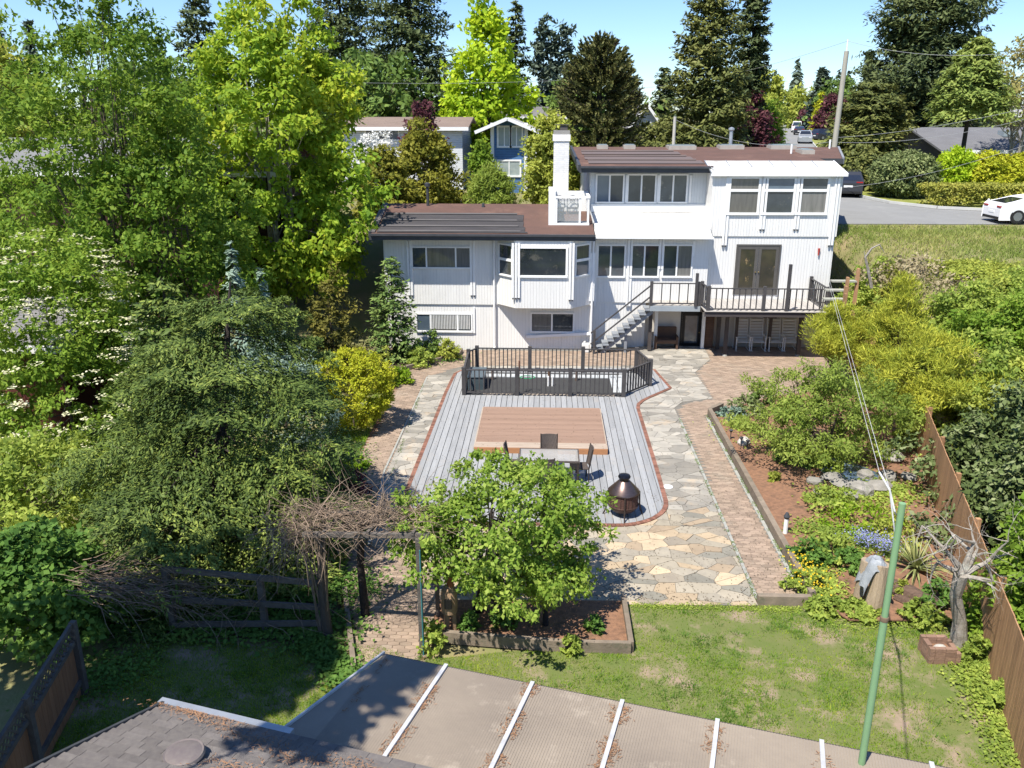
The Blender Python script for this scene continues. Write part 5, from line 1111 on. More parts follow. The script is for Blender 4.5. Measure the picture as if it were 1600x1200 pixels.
# pines right
TR('b', 'young_pine', 'yellow green bushy pine standing in front of the right end of the rear deck', 1306, 31.3, 482, 72, lm=LM['pine'], K=170, per=230, rc=.34, leaf=.15, lasp=.11, kind='egg', zc=1.3, nl=26, r0=.08, seed=120, up=.9, droop=-.8, lump=.7, bark=BARK)
TR('b', 'young_pine', 'larger yellow green pine right of the wooden side steps', 1405, 29.5, 455, 120, lm=LM['pine'], K=230, per=230, rc=.38, leaf=.15, lasp=.11, kind='egg', zc=.9, nl=30, r0=.08, seed=121, up=.9, droop=-.8, lump=.75, bark=BARK)
TR('b', 'young_pine', 'sprawling yellow green pine at the top of the right fence', 1450, 25.5, 530, 150, lm=LM['pine'], K=230, per=230, rc=.38, leaf=.15, lasp=.11, kind='egg', zc=1.2, nl=30, r0=.08, seed=122, up=.9, droop=-.8, lump=.75, bark=BARK)
SB = [(1365, 37, 418, 90, 'bram', 'bright green bramble mound beside the house at the top of the wild lot'), (1430, 35, 405, 120, 'dry', 'grey brown twiggy thicket in the wild lot'), (1515, 34.5, 415, 120, 'yg', 'loose yellow green scrub right of the twiggy thicket in the wild lot'),
      (1600, 33, 425, 110, 'bram', 'bright green thicket at the right edge below the street'), (1520, 30, 458, 180, 'bram', 'large bramble mass in the middle of the right side thicket'), (1600, 28, 470, 160, 'vib', 'tall bramble mass at the right edge of the picture'),
      (1530, 25, 550, 190, 'bram', 'bright leafy bramble above the fence, middle right'), (1610, 24, 580, 170, 'yg', 'pale yellow green leafy mass at the right edge'), (1560, 20.8, 640, 170, 'holly', 'dark glossy holly bush over the right fence'), (1620, 17.5, 690, 180, 'holly', 'large dark holly at the right edge behind the bare tree'),
      (1625, 14.6, 800, 130, 'vib', 'yellow green shrub behind the fence at the lower right edge'), (1395, 33.6, 440, 70, 'olive', 'olive shrub between the steps and the wild lot'), (1465, 31.5, 440, 100, 'dry', 'dry twiggy thicket above the yellow pines')]
for i, (px, Y, top, w_, m_, lab_) in enumerate(SB):
    x, y, z0 = spot(px, Y); zt = A(px, top, Y)[2]; TR('b', 'thicket_shrub', lab_, px, Y, top, w_, lm=LM[m_], K=int(150 + w_ * .9) if m_ != 'dry' else 90, per=140 if m_ != 'dry' else 60, rc=.40, leaf=.115, kind='dome', cat='shrub', zc=z0 - .1, nl=12 if m_ != 'dry' else 120, r0=.03, seed=130 + i, lump=.9, shell=.6, lasp=.6)
for i, (x, y, w2, h2, m_, lab_) in enumerate([(11.6, 11.5, 4.2, 2.2, 'bram', 'bramble bank behind the near end of the right board fence'), (13.6, 16.0, 5.5, 2.8, 'vib', 'big leafy shrub out of sight beyond the bare tree and fence'), (16.5, 21.0, 6.5, 3.0, 'bram', 'bramble mass on the slope well right of the holly')]):
    broadleaf('thicket_shrub', lab_, 'shrub', x, y, tz(x, y), tz(x, y), tz(x, y) + h2, w2, 'dome', 260, 80, .45, .14, LM[m_], nl=8, r0=.03, seed=160 + i, lump=.7)
# dead arching branch in the wild lot
t = thing('bare_branch', A(1362, 470, 35), 'bare pale arching branch at the top of the wild lot', 'branch'); mb = MB()
mb.tube([A(1362, 450, 35), A(1356, 420, 35), A(1352, 402, 35), A(1362, 388, 35), A(1374, 382, 35), A(1382, 395, 35)], [.07, .06, .05, .04, .03, .01], 6); mb.tube([A(1352, 402, 35), A(1350, 392, 35)], [.03, .01], 5); mb.build('branch', BARK_PALE, t)
# --- bare pale tree
bt_ = thing('bare_tree', (8.25, 14.5, 0), 'bare pale barked pollarded tree with twisted twigs leaning over the right fence', 'tree'); mb = MB(); tw = MB(); g = np.random.default_rng(77)
def grow(p, d, r, L, depth):
    pts = [p]; q = p.copy(); dd = d.copy()
    for k in range(4): dd = unit((dd + g.normal(size=3) * .13 + np.array([0, 0, .03]))[None])[0]; q = q + dd * L / 4; pts.append(q.copy())
    (mb if depth < 2 else tw).tube([tuple(v) for v in pts], [r * (1 - .17 * k) for k in range(5)], 7 if depth < 2 else 4)
    if depth < 4:
        for k in range([2, 3, 2, 2][depth]):
            i = 4 if k == 0 else g.integers(2, 5); d2 = unit((dd * .5 + g.normal(size=3) * .75 + np.array([0, 0, .12]))[None])[0]; grow(pts[i], d2, r * .42, L * g.uniform(.55, .95), depth + 1)
mb.tube([(8.3, 14.5, -.1), (8.2, 14.45, .6), (8.0, 14.4, 1.2), (7.98, 14.3, 1.75)], [.19, .125, .11, .14], 10)
for i, (dx, dy, dz, L, r) in enumerate([(-.9, -.1, .3, .55, .075), (-.3, 0, 1, .75, .085), (.25, .1, 1, .7, .08), (.9, -.1, .45, .65, .08), (.7, .3, .9, .6, .07), (-.5, -.4, .5, .45, .05), (1, -.5, .1, .55, .05), (.3, -.6, .3, .45, .05)]):
    grow(np.array([7.98, 14.3, 1.7]), unit(np.array([[dx, dy, dz]]))[0], r, L, 0)
mb.build('trunk', BARK_PALE, bt_); tw.build('twigs', BARK_PALE, bt_)
# --- posts, log, crate near the lawn
q = G(1362, 955, 0); LOGM = mat('bleached_log', (.42, .33, .23), (.3, .23, .16), 4, .85, bump=.7, stretch=(6, 6, .6))
t = thing('stump_post', (q[0], q[1], 0), 'thick bleached log post standing upright at the lawn corner, tied with yellow cord', 'post')
MB().tube([(q[0], q[1], -.1), (q[0] + .05, q[1], .55), (q[0] + .08, q[1] + .02, 1.12)], [.2, .18, .17], 14).build('post', LOGM, t); MB().tube([(q[0] - .17, q[1] + .35, -.1), (q[0] - .12, q[1] + .3, 1.05)], [.13, .12], 12).build('post', LOGM, t)
MB().tube([(q[0] + .215 * math.cos(a), q[1] + .215 * math.sin(a), .1 + .02 * math.sin(a)) for a in np.linspace(0, 6.283, 21)], .014, 5).build('cord', mat('yellow_cord', (.6, .5, .08), None, 4, .6), t)
g = np.random.default_rng(3); mb = MB(); n = 12; vs = []
for j in range(n + 1):
    for i in range(n + 1):
        u, v = i / n - .5, j / n - .5; vs.append((q[0] + u * .58 + .03 * math.sin(j), q[1] + .12 + v * .5, 1.19 - 1.3 * max(0, abs(u) - .22) ** 1.0 * (1.6 if u < 0 else 1.0) - .9 * max(0, abs(v) - .3) + .025 * math.sin(i * 1.7 + j * 1.1)))
mb.add(vs, [(j * (n + 1) + i, j * (n + 1) + i + 1, (j + 1) * (n + 1) + i + 1, (j + 1) * (n + 1) + i) for j in range(n) for i in range(n)])
tag(mb.build('plastic_sheet', mat('grey_plastic_sheet', (.33, .35, .37), (.22, .24, .26), 5, .35, bump=.5), smooth=True), 'crumpled grey plastic sheet draped over the top of the log post', 'sheet')
a, b = G(1392, 925, .2), G(1462, 950, .2); t = thing('fallen_log', (a[0], a[1], 0), 'dark weathered split log lying between the log post and the bare tree', 'log')
LG = mat('dark_log', (.17, .11, .08), (.09, .06, .045), 6, .9, bump=.9, stretch=(1, 5, 5))
MB().tube([(a[0], a[1] + .3, .22), ((a[0] + b[0]) / 2, (a[1] + b[1]) / 2 + .25, .2), (b[0] + .1, b[1] + .1, .15)], [.17, .2, .16], 9).build('log', LG, t); MB().tube([(a[0] + .1, a[1] - .05, .12), (b[0], b[1] - .2, .08)], [.12, .1], 8).build('log', LG, t)
q = G(1466, 1026, 0); t = thing('brick_crate', (q[0], q[1], 0), 'low square box stacked from red bricks beside the foot of the bare tree', 'planter'); RB = mat('old_red_brick', (.27, .17, .12), (.2, .12, .09), 5, .9, bump=.6, piece=.2)
for k in range(4):
    for (dx, dy, hx_, hy) in ((-.1, -.2, .1, .05), (.1, -.2, .1, .05), (-.1, .2, .1, .05), (.1, .2, .1, .05), (-.25, 0, .05, .11), (.25, 0, .05, .11), (-.25, .2, .05, .05), (.25, -.2, .05, .05), (-.25, -.2, .05, .05), (.25, .2, .05, .05)):
        if k == 3 and dx > .2: continue
        MB().box(q[0] + dx - hx_ + .004, q[0] + dx + hx_ - .004, q[1] + dy - hy + .004, q[1] + dy + hy - .004, k * .085, k * .085 + .078).build('brick', RB, t)
MB().box(q[0] - .19, q[0] + .19, q[1] - .14, q[1] + .14, 0, .2).build('soil', SOIL, t); rock(q[0], q[1], .18, .13, 'pale stone sitting in the brick box by the bare tree', mat('pale_rock', (.5, .47, .42)), 95)
q = G(1226, 838, 0); t = thing('garden_stake', (q[0], q[1], .05), 'white wrapped garden lantern stake standing on the mulch by the timber edging', 'stake')
MB().tube([(q[0], q[1], 0), (q[0], q[1], .5)], [.06, .05], 8).build('stake', TRIM, t); MB().lathe([(.06, 0), (.08, .05), (.03, .16)], (q[0], q[1], .5), 10).build('cap', DARK, t)
for i, (px, py) in enumerate(((1138, 662), (1141, 690), (1157, 702), (1167, 707))):
    q = G(px, py, 0); t = thing('garden_lamp', (q[0], q[1], .05), ['black stake lamp nearest the tip of the right timber edging', 'second black stake lamp from the tip of the right timber edging', 'third black stake lamp along the right timber edging, beside the pale boulder', 'black stake lamp furthest down the right timber edging'][i], 'lamp', 'small stake lamps along the right timber edging')
    MB().tube([(q[0], q[1], 0), (q[0], q[1], .35)], .015, 6).build('stake', DARK, t); MB().lathe([(.03, 0), (.06, .06), (.07, .07), (.02, .1)], (q[0], q[1], .33), 10).build('head', DARK, t)
# --- figure in the bed
q = G(703, 985, .1); x, y = q[0], q[1]; t = thing('owl_ornament', (x, y, .1), 'pale wooden birdhouse post with dark opening at the left of the fruit tree bed', 'ornament')
DW = mat('driftwood', (.36, .25, .16), (.25, .15, .09), 5, .85, bump=.5)
MB().tube([(x - .06, y, .05), (x - .05, y, .55)], .055, 8).build('post', DW, t); MB().tube([(x + .1, y + .03, .05), (x + .08, y, .55)], .05, 8).build('post', DW, t)
MB().lathe([(.05, 0), (.16, .05), (.17, .25), (.16, .5), (.1, .62), (.02, .66)], (x, y, .5), 16).build('body', DW, t, smooth=True)
MB().lathe([(.085, 0), (.085, .01)], (0, 0, 0), 16); hole = MB().prism([(x + .075 * math.cos(a), .0) for a in (0, 1)] if False else [(x - .07, y - .2), (x + .07, y - .2), (x + .07, y - .15), (x - .07, y - .15)], .72, .92).build('opening', mat('black_hole', (.01, .01, .01)), t)
MB().tube([(x + .03, y, 1.1), (x + .05, y, 1.6)], [.07, .05], 8).build('top_post', mat('rusty_post', (.38, .14, .06), (.28, .1, .05), 5, .8), t)
# ------------------------------------------------------------------ arbour with bare vine, trellis rails, fences
GREYW = mat('dark_weathered_rail', (.14, .125, .11), (.08, .07, .065), 5, .9, bump=.6, stretch=(1, 1, 1), piece=.1)
arb = thing('arbour', (-3.2, 14.4, 0), 'timber arbour over the brick path smothered in a tangle of bare vine stems', 'arbour')
posts = [((-2.32, 13.86), 2.5, .09, GREYW), ((-2.15, 15.0), 2.45, .08, GREYW), ((-3.7, 15.1), 2.3, .13, BARK_DARK), ((-4.3, 14.3), 2.3, .15, BARK)]
for (px, py), h, w_, m_ in posts:
    if m_ is GREYW: MB().box(px - w_ / 2, px + w_ / 2, py - w_ / 2, py + w_ / 2, -.05, h).build('post', m_, arb)
    else: MB().tube([(px, py, -.05), (px - .05, py + .03, h * .5), (px + .03, py, h)], [w_ * .75, w_ * .6, w_ * .55], 9).build('post', m_, arb)
MB().tube([(-2.28, 13.78, .0), (-2.28, 13.78, 2.3)], .014, 6).build('conduit', mat('teal_conduit', (.05, .2, .22), None, 4, .5), arb)
MB().beam((-4.6, 14.2, 2.36), (-2.1, 13.9, 2.55), .09, .09).build('beam', GREYW, arb); MB().beam((-4.3, 15.2, 2.3), (-2.0, 15.05, 2.48), .09, .09).build('beam', GREYW, arb)
for s in (0.1, .5, .9): MB().beam((-4.4 + 2.2 * s, 14.15 - .3 * s, 2.42 + .18 * s), (-4.2 + 2.2 * s, 15.2, 2.38 + .16 * s), .06, .06).build('rafter', GREYW, arb)
g = np.random.default_rng(5); mb = MB()
def twig(p, d, L, r, curl=.25, n=6, down=.0):
    pts = [tuple(p)]; q = np.array(p, float); dd = np.array(d, float)
    for k in range(n): dd = dd + g.normal(size=3) * curl; dd[2] -= down; dd /= np.linalg.norm(dd); q = q + dd * L / n; pts.append(tuple(q))
    mb.tube(pts, [r * (1 - .7 * k / n) for k in range(n + 1)], 3 if r < .008 else 4, cap=False); return pts
for i in range(430):
    s = g.random() ** 1.3; p = (-4.5 + 2.3 * s + g.normal(0, .12), 14.5 + g.uniform(-.5, .6), 2.5 + .15 * s + g.normal(0, .10)); twig(p, (g.choice([-1, 1]) * g.uniform(.3, 1), g.normal(0, .45), g.normal(0, .3)), g.uniform(.5, 1.3), g.uniform(.004, .011), .22)
for i in range(190):      # hanging curtain on the left
    p = (-4.75 + g.normal(0, .3), 14.3 + g.uniform(-.5, .6), 2.45 + g.normal(0, .18)); twig(p, (g.normal(-.35, .5), g.normal(-.2, .5), g.normal(-.35, .5)), g.uniform(.5, 1.3), g.uniform(.004, .01), .28, down=.16)
for i in range(26): p = (-4.6 + 2.2 * g.random(), 14.4, 2.6); twig(p, (g.normal(0, .7), g.normal(0, .4), 1), g.uniform(.3, .8), .009, .12)
for i in range(10): twig((-4.35 + g.normal(0, .06), 14.3, 0), (g.normal(0, .05), 0, 1), 2.4, .03, .06)
mb.build('vine_tangle', TWIG, arb)
C = np.stack([g.uniform(-2.9, -1.8, 60), g.uniform(13.9, 15, 60), 2.55 + g.normal(0, .15, 60)], 1); npmesh('vine_leaves', foliage(g, C, np.array([-2.4, 14.4, 2.2]), .12, 26, .07), LM['fruit'], arb)
# trellis of grey rails left of the arbour
tre = thing('rail_trellis', (-5.9, 14.4, 0), 'dark weathered three rail trellis with dead vines left of the arbour', 'fence')
for px in (-7.5, -5.6, -4.35): MB().beam((px, 14.42, -.05), (px - .02, 14.42, 1.45 if px < -7 else 1.25), .12, .12, (0, 1, 0)).build('post', GREYW, tre)
for za, zb in ((1.46, 1.2), (.78, .66), (.18, .3)): MB().beam((-7.5, 14.34, za), (-4.3, 14.34, zb), .05, .12).build('rail', GREYW, tre)
mb = MB()
for i in range(320): s = g.random(); p = (-9.2 + 1.9 * s + g.normal(0, .08), 13.9 + .5 * s + g.normal(0, .25), 1.55 - .75 * s + g.normal(0, .15)); twig(p, (1, .25, -.35 + g.normal(0, .3)), g.uniform(.5, 1.3), g.uniform(.005, .012), .2)
for i in range(60): p = (g.uniform(-7.4, -4.5), 14.3, g.uniform(.2, 1.4)); twig(p, (g.normal(0, 1), -.3, g.normal(0, .8)), g.uniform(.5, 1.6), g.uniform(.004, .009), .25, down=.05)
mb.build('dead_vines', TWIG, tre)
def board_fence(name, label, a, b, h, bw, m, lattice=0.0, posts=2.4, cap=True, seed=1, z=None, backm=None, cat='fence'):
    g = random.Random(seed); root = thing(name, (a[0], a[1], 0), label, cat); a = Vector((*a, 0)); b = Vector((*b, 0)); L = (b - a).length; d = (b - a) / L; nn = Vector((-d.y, d.x, 0))
    gz = lambda p: tz(p.x, p.y) if z is None else z
    n = int(L / bw)
    for i in range(n):
        c = a + d * (i + .5) * L / n; zz = gz(c); j = g.uniform(-.01, .01)
        MB().beam(c + Vector((0, 0, zz - .05)), c + Vector((0, 0, zz + h + j)), L / n - .008, .022, nn).build('board', m, root)
    k = max(1, round(L / posts))
    for i in range(k + 1):
        c = a + d * L * i / k - nn * .07; zz = gz(c); MB().box(c.x - .05, c.x + .05, c.y - .05, c.y + .05, zz - .1, zz + h + lattice + .06).build('post', GREYW if lattice else m, root)
    for i in range(k):
        p = a + d * L * i / k - nn * .04; q = a + d * L * (i + 1) / k - nn * .04; up = Vector((0, 0, 1))
        for hh in ((.3, h - .2) if not lattice else (.3, h - .04, h + lattice)): MB().beam(p + up * (gz(p) + hh), q + up * (gz(q) + hh), .06, .08).build('rail', GREYW if lattice else m, root)
        if lattice:
            l2 = (q - p).length; s = -lattice
            while s < l2:
                for sg in (1, -1):
                    s0, s1 = s, s + lattice; t0, t1 = max(0, s0), min(l2, s1)
                    if t1 - t0 > .03:
                        f0 = (t0 - s0) / lattice; f1 = (t1 - s0) / lattice
                        if sg < 0: f0, f1 = 1 - f0, 1 - f1
                        MB().beam(p + d * t0 + up * (gz(p) + h + f0 * lattice) + nn * .01 * sg, p + d * t1 + up * (gz(p) + h + f1 * lattice) + nn * .01 * sg, .008, .035, nn.cross(d)).build('lattice_slat', GREYW, root)
                s += .14
    return root
board_fence('board_fence', 'long cedar board fence down the right side of the lawn and garden', (7.2, 9.3), (12.2, 26.4), 1.7, .15, FENCEW, seed=2, z=.0)
board_fence('lattice_fence', 'shaded brown board fence with dark lattice top at the lower left', (-7.6, 8.4), (-8.35, 12.4), 1.15, .15, mat('brown_fence_board', (.34, .17, .09), (.25, .125, .07), 3, .8, bump=.2, piece=.1, stretch=(4, 4, .6)), lattice=.3, seed=3, z=.0)
board_fence('side_fence', 'weathered orange plank fence stepping down beside the right house wall', (13.2, 33.0), (13.3, 43.0), 1.6, .2, FENCEW, seed=4)
# wooden steps right of house
ws = thing('wooden_steps', (12.9, 31.6, 0), 'broken wooden steps with grey treads beside the right end of the deck', 'steps')
for i, (px, py, w_) in enumerate(((1318, 438, 1.0), (1305, 452, .8), (1302, 466, .8), (1303, 478, .7), (1312, 505, .8), (1310, 530, .9), (1315, 548, .9))):
    q = A(px, py, 34.5 - i * .45); MB().box(q[0] - w_ / 2, q[0] + w_ / 2, q[1] - .15, q[1] + .15, q[2] - .06, q[2]).build('tread', mat('mossy_tread', (.36, .36, .30), (.28, .28, .24), 3, .85, bump=.3), ws)
    MB().box(q[0] + w_ / 2 + .01, q[0] + w_ / 2 + .1, q[1] - .1, q[1] + .1, max(0, q[2] - 1.0), q[2] + .5).build('post', FENCEW, ws)
# ------------------------------------------------------------------ neighbourhood
def strip(name, pts_l, pts_r, m, dz):
    mb = MB(); vs = []
    n = 40; P = []
    def interp(pts, t):
        k = t * (len(pts) - 1); i = min(int(k), len(pts) - 2); f = k - i; return (pts[i][0] * (1 - f) + pts[i + 1][0] * f, pts[i][1] * (1 - f) + pts[i + 1][1] * f)
    for j in range(n + 1):
        a = interp(pts_l, j / n); b = interp(pts_r, j / n)
        for i in range(5): f = i / 4; x = a[0] * (1 - f) + b[0] * f; y = a[1] * (1 - f) + b[1] * f; vs.append((x, y, 4.7 + .02 * (y - 45) + dz))
    mb.add(vs, [(j * 5 + i, j * 5 + i + 1, (j + 1) * 5 + i + 1, (j + 1) * 5 + i) for j in range(n) for i in range(4)]); return struct(mb.build(name, m))
ASPH = mat('pale_asphalt', (.235, .235, .23), (.195, .195, .19), .6, .9, bump=.3, bscale=30, c3=(.27, .27, .26), c3scale=.3)  # pale grey asphalt with random tone patches
strip('road', [(13.5, 44.9), (13.5, 44.9), (60, 45.9)], [(13.6, 60.5), (20.9, 54.6), (60, 47.5 + 4)], ASPH, -.036)
strip('road', [(11.5, 45.2), (37.6, 144), (50, 190), (66, 245)], [(20.6, 45.1), (43.0, 144), (56.5, 190), (72, 245)], ASPH, -.03)
KERB = mat('kerb_concrete', (.5, .5, .47), (.42, .42, .4), 3, .8)
kp = [(43.0, 144), (21.5, 60.8), (21.0, 57.5), (21.6, 54.2), (23.4, 51.6), (27.5, 49.9), (60, 50.8)]
mb = MB()
for a, b in zip(kp[:-1], kp[1:]): mb.beam((a[0], a[1], 4.7 + .02 * (a[1] - 45) + .06), (b[0], b[1], 4.7 + .02 * (b[1] - 45) + .06), .16, .16)
struct(mb.build('kerb', KERB))
lawn2 = MB().add([(x_, y_, 4.7 + .02 * (y_ - 45) - .02) for x_, y_ in kp[1:]] + [(60, 66, 5.17), (45, 144, 6.73), (43.1, 144, 6.73)], [tuple(range(9))]).build('verge', mat('yellow_green_lawn', (.17, .2, .04), (.24, .25, .06), .6, .95, bump=.5, bscale=20, c3=(.3, .27, .1), c3scale=.3)); struct(lawn2)  # yellow green turf with straw coloured patches
def gable_house(name, label, x0, x1, y0, y1, z0, zw, zr, wallm, roofm, along='x', over=.5, wins=(), trim=TRIM, chim=None):
    t = thing(name, ((x0 + x1) / 2, (y0 + y1) / 2, z0), label, 'house')
    MB().box(x0, x1, y0, y1, z0 - 1, zw).build('wall', wallm, t)
    if along == 'x':
        ym = (y0 + y1) / 2; k = (zr - zw) / (ym - y0); e = zw - k * over
        slab([(x0 - over, y0 - over, e), (x1 + over, y0 - over, e), (x1 + over, ym, zr), (x0 - over, ym, zr)], .14, roofm, parent=t); slab([(x0 - over, ym, zr), (x1 + over, ym, zr), (x1 + over, y1 + over, e), (x0 - over, y1 + over, e)], .14, roofm, parent=t)
        for xg in (x0, x1): MB().add([(xg, y0, zw), (xg, y1, zw), (xg, ym, zr - .14)], [(0, 1, 2)]).build('gable', wallm, t)
        MB().beam((x0 - over, y0 - over - .04, e - .1), (x1 + over, y0 - over - .04, e - .1), .06, .24).build('fascia', trim, t)
    else:
        xm = (x0 + x1) / 2; k = (zr - zw) / (xm - x0); e = zw - k * over
        slab([(x0 - over, y0 - over, e), (xm, y0 - over, zr), (xm, y1 + over, zr), (x0 - over, y1 + over, e)], .14, roofm, parent=t); slab([(xm, y0 - over, zr), (x1 + over, y0 - over, e), (x1 + over, y1 + over, e), (xm, y1 + over, zr)], .14, roofm, parent=t)
        for yg in (y0, y1): MB().add([(x0, yg, zw), (x1, yg, zw), (xm, yg, zr - .14)], [(0, 1, 2)]).build('gable', wallm, t)
        for sg, xe in ((-1, x0 - over), (1, x1 + over)): MB().beam((xe, y0 - over - .04, e - .06), (xm, y0 - over - .04, zr - .06), .06, .22).build('bargeboard', trim, t)
    for (wx0, wx1, wz0, wz1, pn) in wins: window((0, y0), (1, 0), (0, -1), wx0, wx1, wz0, wz1, panes=tuple(np.linspace(0, 1, pn + 1)), parent=t, fw=.1, gm=GLASS)
    return t
BROWNR = mat('brown_shingle_roof', (.18, .125, .10), (.14, .1, .085), 1, .9, bump=.4, groove=(.15, .15, 'y', .8)); GREYR = mat('grey_shingle_roof', (.20, .19, .19), (.15, .145, .15), 1, .9, bump=.4, groove=(.15, .15, 'y', .8))
LGREYR = mat('pale_grey_roof', (.36, .35, .34), (.3, .29, .28), 1, .8, bump=.3)
SOFTW = mat('white_lap_siding', (.68, .70, .72), (.6, .63, .66), 2, .6, groove=(.15, .1, 'z', .8)); BLUEW = mat('blue_shingle_siding', (.085, .19, .38), (.07, .155, .31), 3, .7, groove=(.16, .12, 'z', .6), bump=.3)
Yh = 62
def H_(px, py): return A(px, py, Yh)
gable_house('white_house', 'low white neighbour house with brown roof behind the left end of the main roof', H_(530, 200)[0], H_(722, 200)[0], Yh, 70, 5, H_(600, 197)[2], H_(700, 185)[2] + .1, SOFTW, mat('tan_brown_roof', (.24, .18, .15), (.2, .15, .125), 1, .9, groove=(.15, .15, 'y', .8)), wins=[(H_(572, 210)[0], H_(622, 210)[0], H_(572, 218)[2], H_(572, 204)[2], 3)])
gable_house('blue_house', 'narrow blue shingled house with white windows behind the green bushes', H_(769, 200)[0], H_(822, 200)[0], Yh - 2, 70, 5, H_(769, 193)[2] - .1, H_(795, 184)[2], BLUEW, LGREYR, 'y', over=1.0, wins=[])
bh = [o for o in COL.objects if o.name == 'blue_house'][0]
for (l, r, t_, b) in ((779, 797, 199, 228), (799, 815, 199, 228), (779, 812, 252, 274)):
    q0, q1 = A(l, t_, Yh - 2), A(r, b, Yh - 2); window((0, Yh - 2), (1, 0), (0, -1), q0[0], q1[0], q1[2], q0[2], panes=(0, .5, 1), parent=bh, fw=.12, gm=mat('curtained_glass', (.35, .4, .38), (.25, .3, .3), 3, .15))
for px in (769, 822): q0, q1 = A(px, 192, Yh - 2.03), A(px, 280, Yh - 2.03); MB().box(q0[0] - .12, q0[0] + .12, Yh - 2.06, Yh - 2.005, 4.5, q0[2]).build('corner_board', TRIM, bh)
def hat(px, py, Y): return A(px, py, Y)
q = hat(860, 172, 85); gable_house('grey_roof_house', 'long low grey roof glimpsed behind the blue house and monkey puzzle tree', hat(790, 180, 85)[0], hat(880, 180, 85)[0], 85, 95, 6, hat(860, 181, 85)[2], hat(860, 169, 85)[2] + .2, SOFTW, GREYR)
gable_house('gabled_house', 'grey gabled house with white trim peeping out right of the monkey puzzle tree', hat(990, 180, 80)[0], hat(1030, 180, 80)[0], 80, 92, 6, hat(1000, 190, 80)[2], hat(1012, 163, 80)[2], SOFTW, GREYR, 'y', wins=[])
gable_house('left_neighbour_house', 'neighbour house with pale grey roof and dark red wall half hidden by the left trees', -27, -12.6, 38.5, 47, .8, A(100, 262, 38.5)[2], A(100, 215, 43)[2], mat('dark_red_wall', (.05, .02, .017), None, 2, .8, groove=(.15, .1, 'z', .7)), mat('dull_grey_roof', (.2, .2, .195), (.15, .15, .15), 1, .9, bump=.3))
gable_house('red_shed', 'dark red shed wall with pale base at the left edge behind the cream flowered shrub', -22, -15.8, 25.5, 31, 0, 3.2, 4.0, mat('barn_red', (.10, .025, .018), (.07, .02, .015), 2, .8), GREYR)
gable_house('right_house', 'house with a grey shingle roof behind the golden hedge at the right', A(1478, 230, 66)[0], A(1700, 230, 66)[0], 66, 78, 5.2, A(1500, 232, 66)[2], A(1500, 199, 72)[2], mat('dark_brown_wall', (.12, .1, .09), None, 2, .8), mat('slate_grey_roof', (.17, .17, .18), (.14, .14, .15), 1, .9, groove=(.16, .15, 'y', .8)))  # wall colour is a plain dark brown
rh = [o for o in COL.objects if o.name == 'right_house'][0]
q = A(1574, 207, 69.5); MB().box(q[0] - .5, q[0] + .5, 69, 70, q[2] - .3, q[2] + .15).build('skylight', SKYL, rh)
gable_house('upper_right_house', 'pale house high behind the trees at the right edge', A(1553, 180, 90)[0], A(1640, 180, 90)[0], 90, 100, 8, A(1553, 178, 90)[2], A(1553, 158, 90)[2] - .3, mat('brown_wall', (.2, .15, .12), None, 2, .8), LGREYR)
# poles and wires
def utility(px, Y, bot, top, r, label, lean=0.0, m=None, arm=True):
    x = A(px, bot, Y)[0]; zb = tz(x, Y) - .3; zt = A(px, top, Y)[2]; xt = x + lean
    t = thing('utility_pole', (x, Y, zb), label, 'pole'); MB().tube([(x, Y, zb), (xt, Y, zt)], [r, r * .75], 12).build('shaft', m or mat('pale_pole_wood', (.40, .37, .31), (.3, .29, .24), 3, .85, bump=.3, stretch=(5, 5, .5)), t, smooth=True)
    if arm: MB().tube([(xt, Y, zt), (xt, Y, zt + .7)], .05, 6).build('insulator', TRIM, t); MB().tube([(xt - .5, Y, zt - 8), (xt + .3, Y, zt - 7.6)], .05, 6).build('bracket', PIPE, t)
    return (xt, Y, zt)
p1 = utility(1301, 58, 240, 80, .2, 'tall pale wooden utility pole behind the right end of the house roof', lean=.15)
p2 = utility(1052, 62, 230, 182, .14, 'short pale utility pole behind the brown upper roof', m=mat('grey_pole', (.5, .48, .44), None, 3, .8), arm=False)
MB().tube([(p1[0] - .35, 58, 5), (p1[0] - .25, 58, 10)], .05, 6)
W1 = [((p1[0], p1[1], p1[2] + .6), A(1640, 75, 50), .6), ((p1[0], p1[1], p1[2] + .6), A(900, 135, 95), 1.2), ((p1[0], p1[1], p1[2] - 5.3), A(1640, 160, 50), .3), ((p1[0], p1[1], p1[2] - 8.6), A(1640, 213, 50), .5), ((p1[0], p1[1], p1[2] - 5.5), (p2[0], p2[1], p2[2] - .2), .9), ((p1[0], p1[1], p1[2] - 8.5), (p2[0], p2[1], p2[2] - 2), .6), (A(500, 128, 60), A(1000, 118, 75), .3), ((p1[0], p1[1], p1[2] - 5.6), A(1640, 176, 48), .5)]
wl = ['overhead wire from the tall pole top off to the right', 'long overhead wire from the tall pole top towards the dark spruce', 'thick cable from the middle of the tall pole off to the right', 'low cable from the tall pole off to the right', 'upper cable slung between the two utility poles', 'lower cable slung between the two utility poles', 'overhead wire crossing in front of the lime green tree', 'second cable from the middle of the tall pole off to the right']
for (a, b, s), l in zip(W1, wl): wire(a, b, s, .011, mat('pale_wire', (.32, .33, .33), None, 3, .6), 'overhead_wire', l)
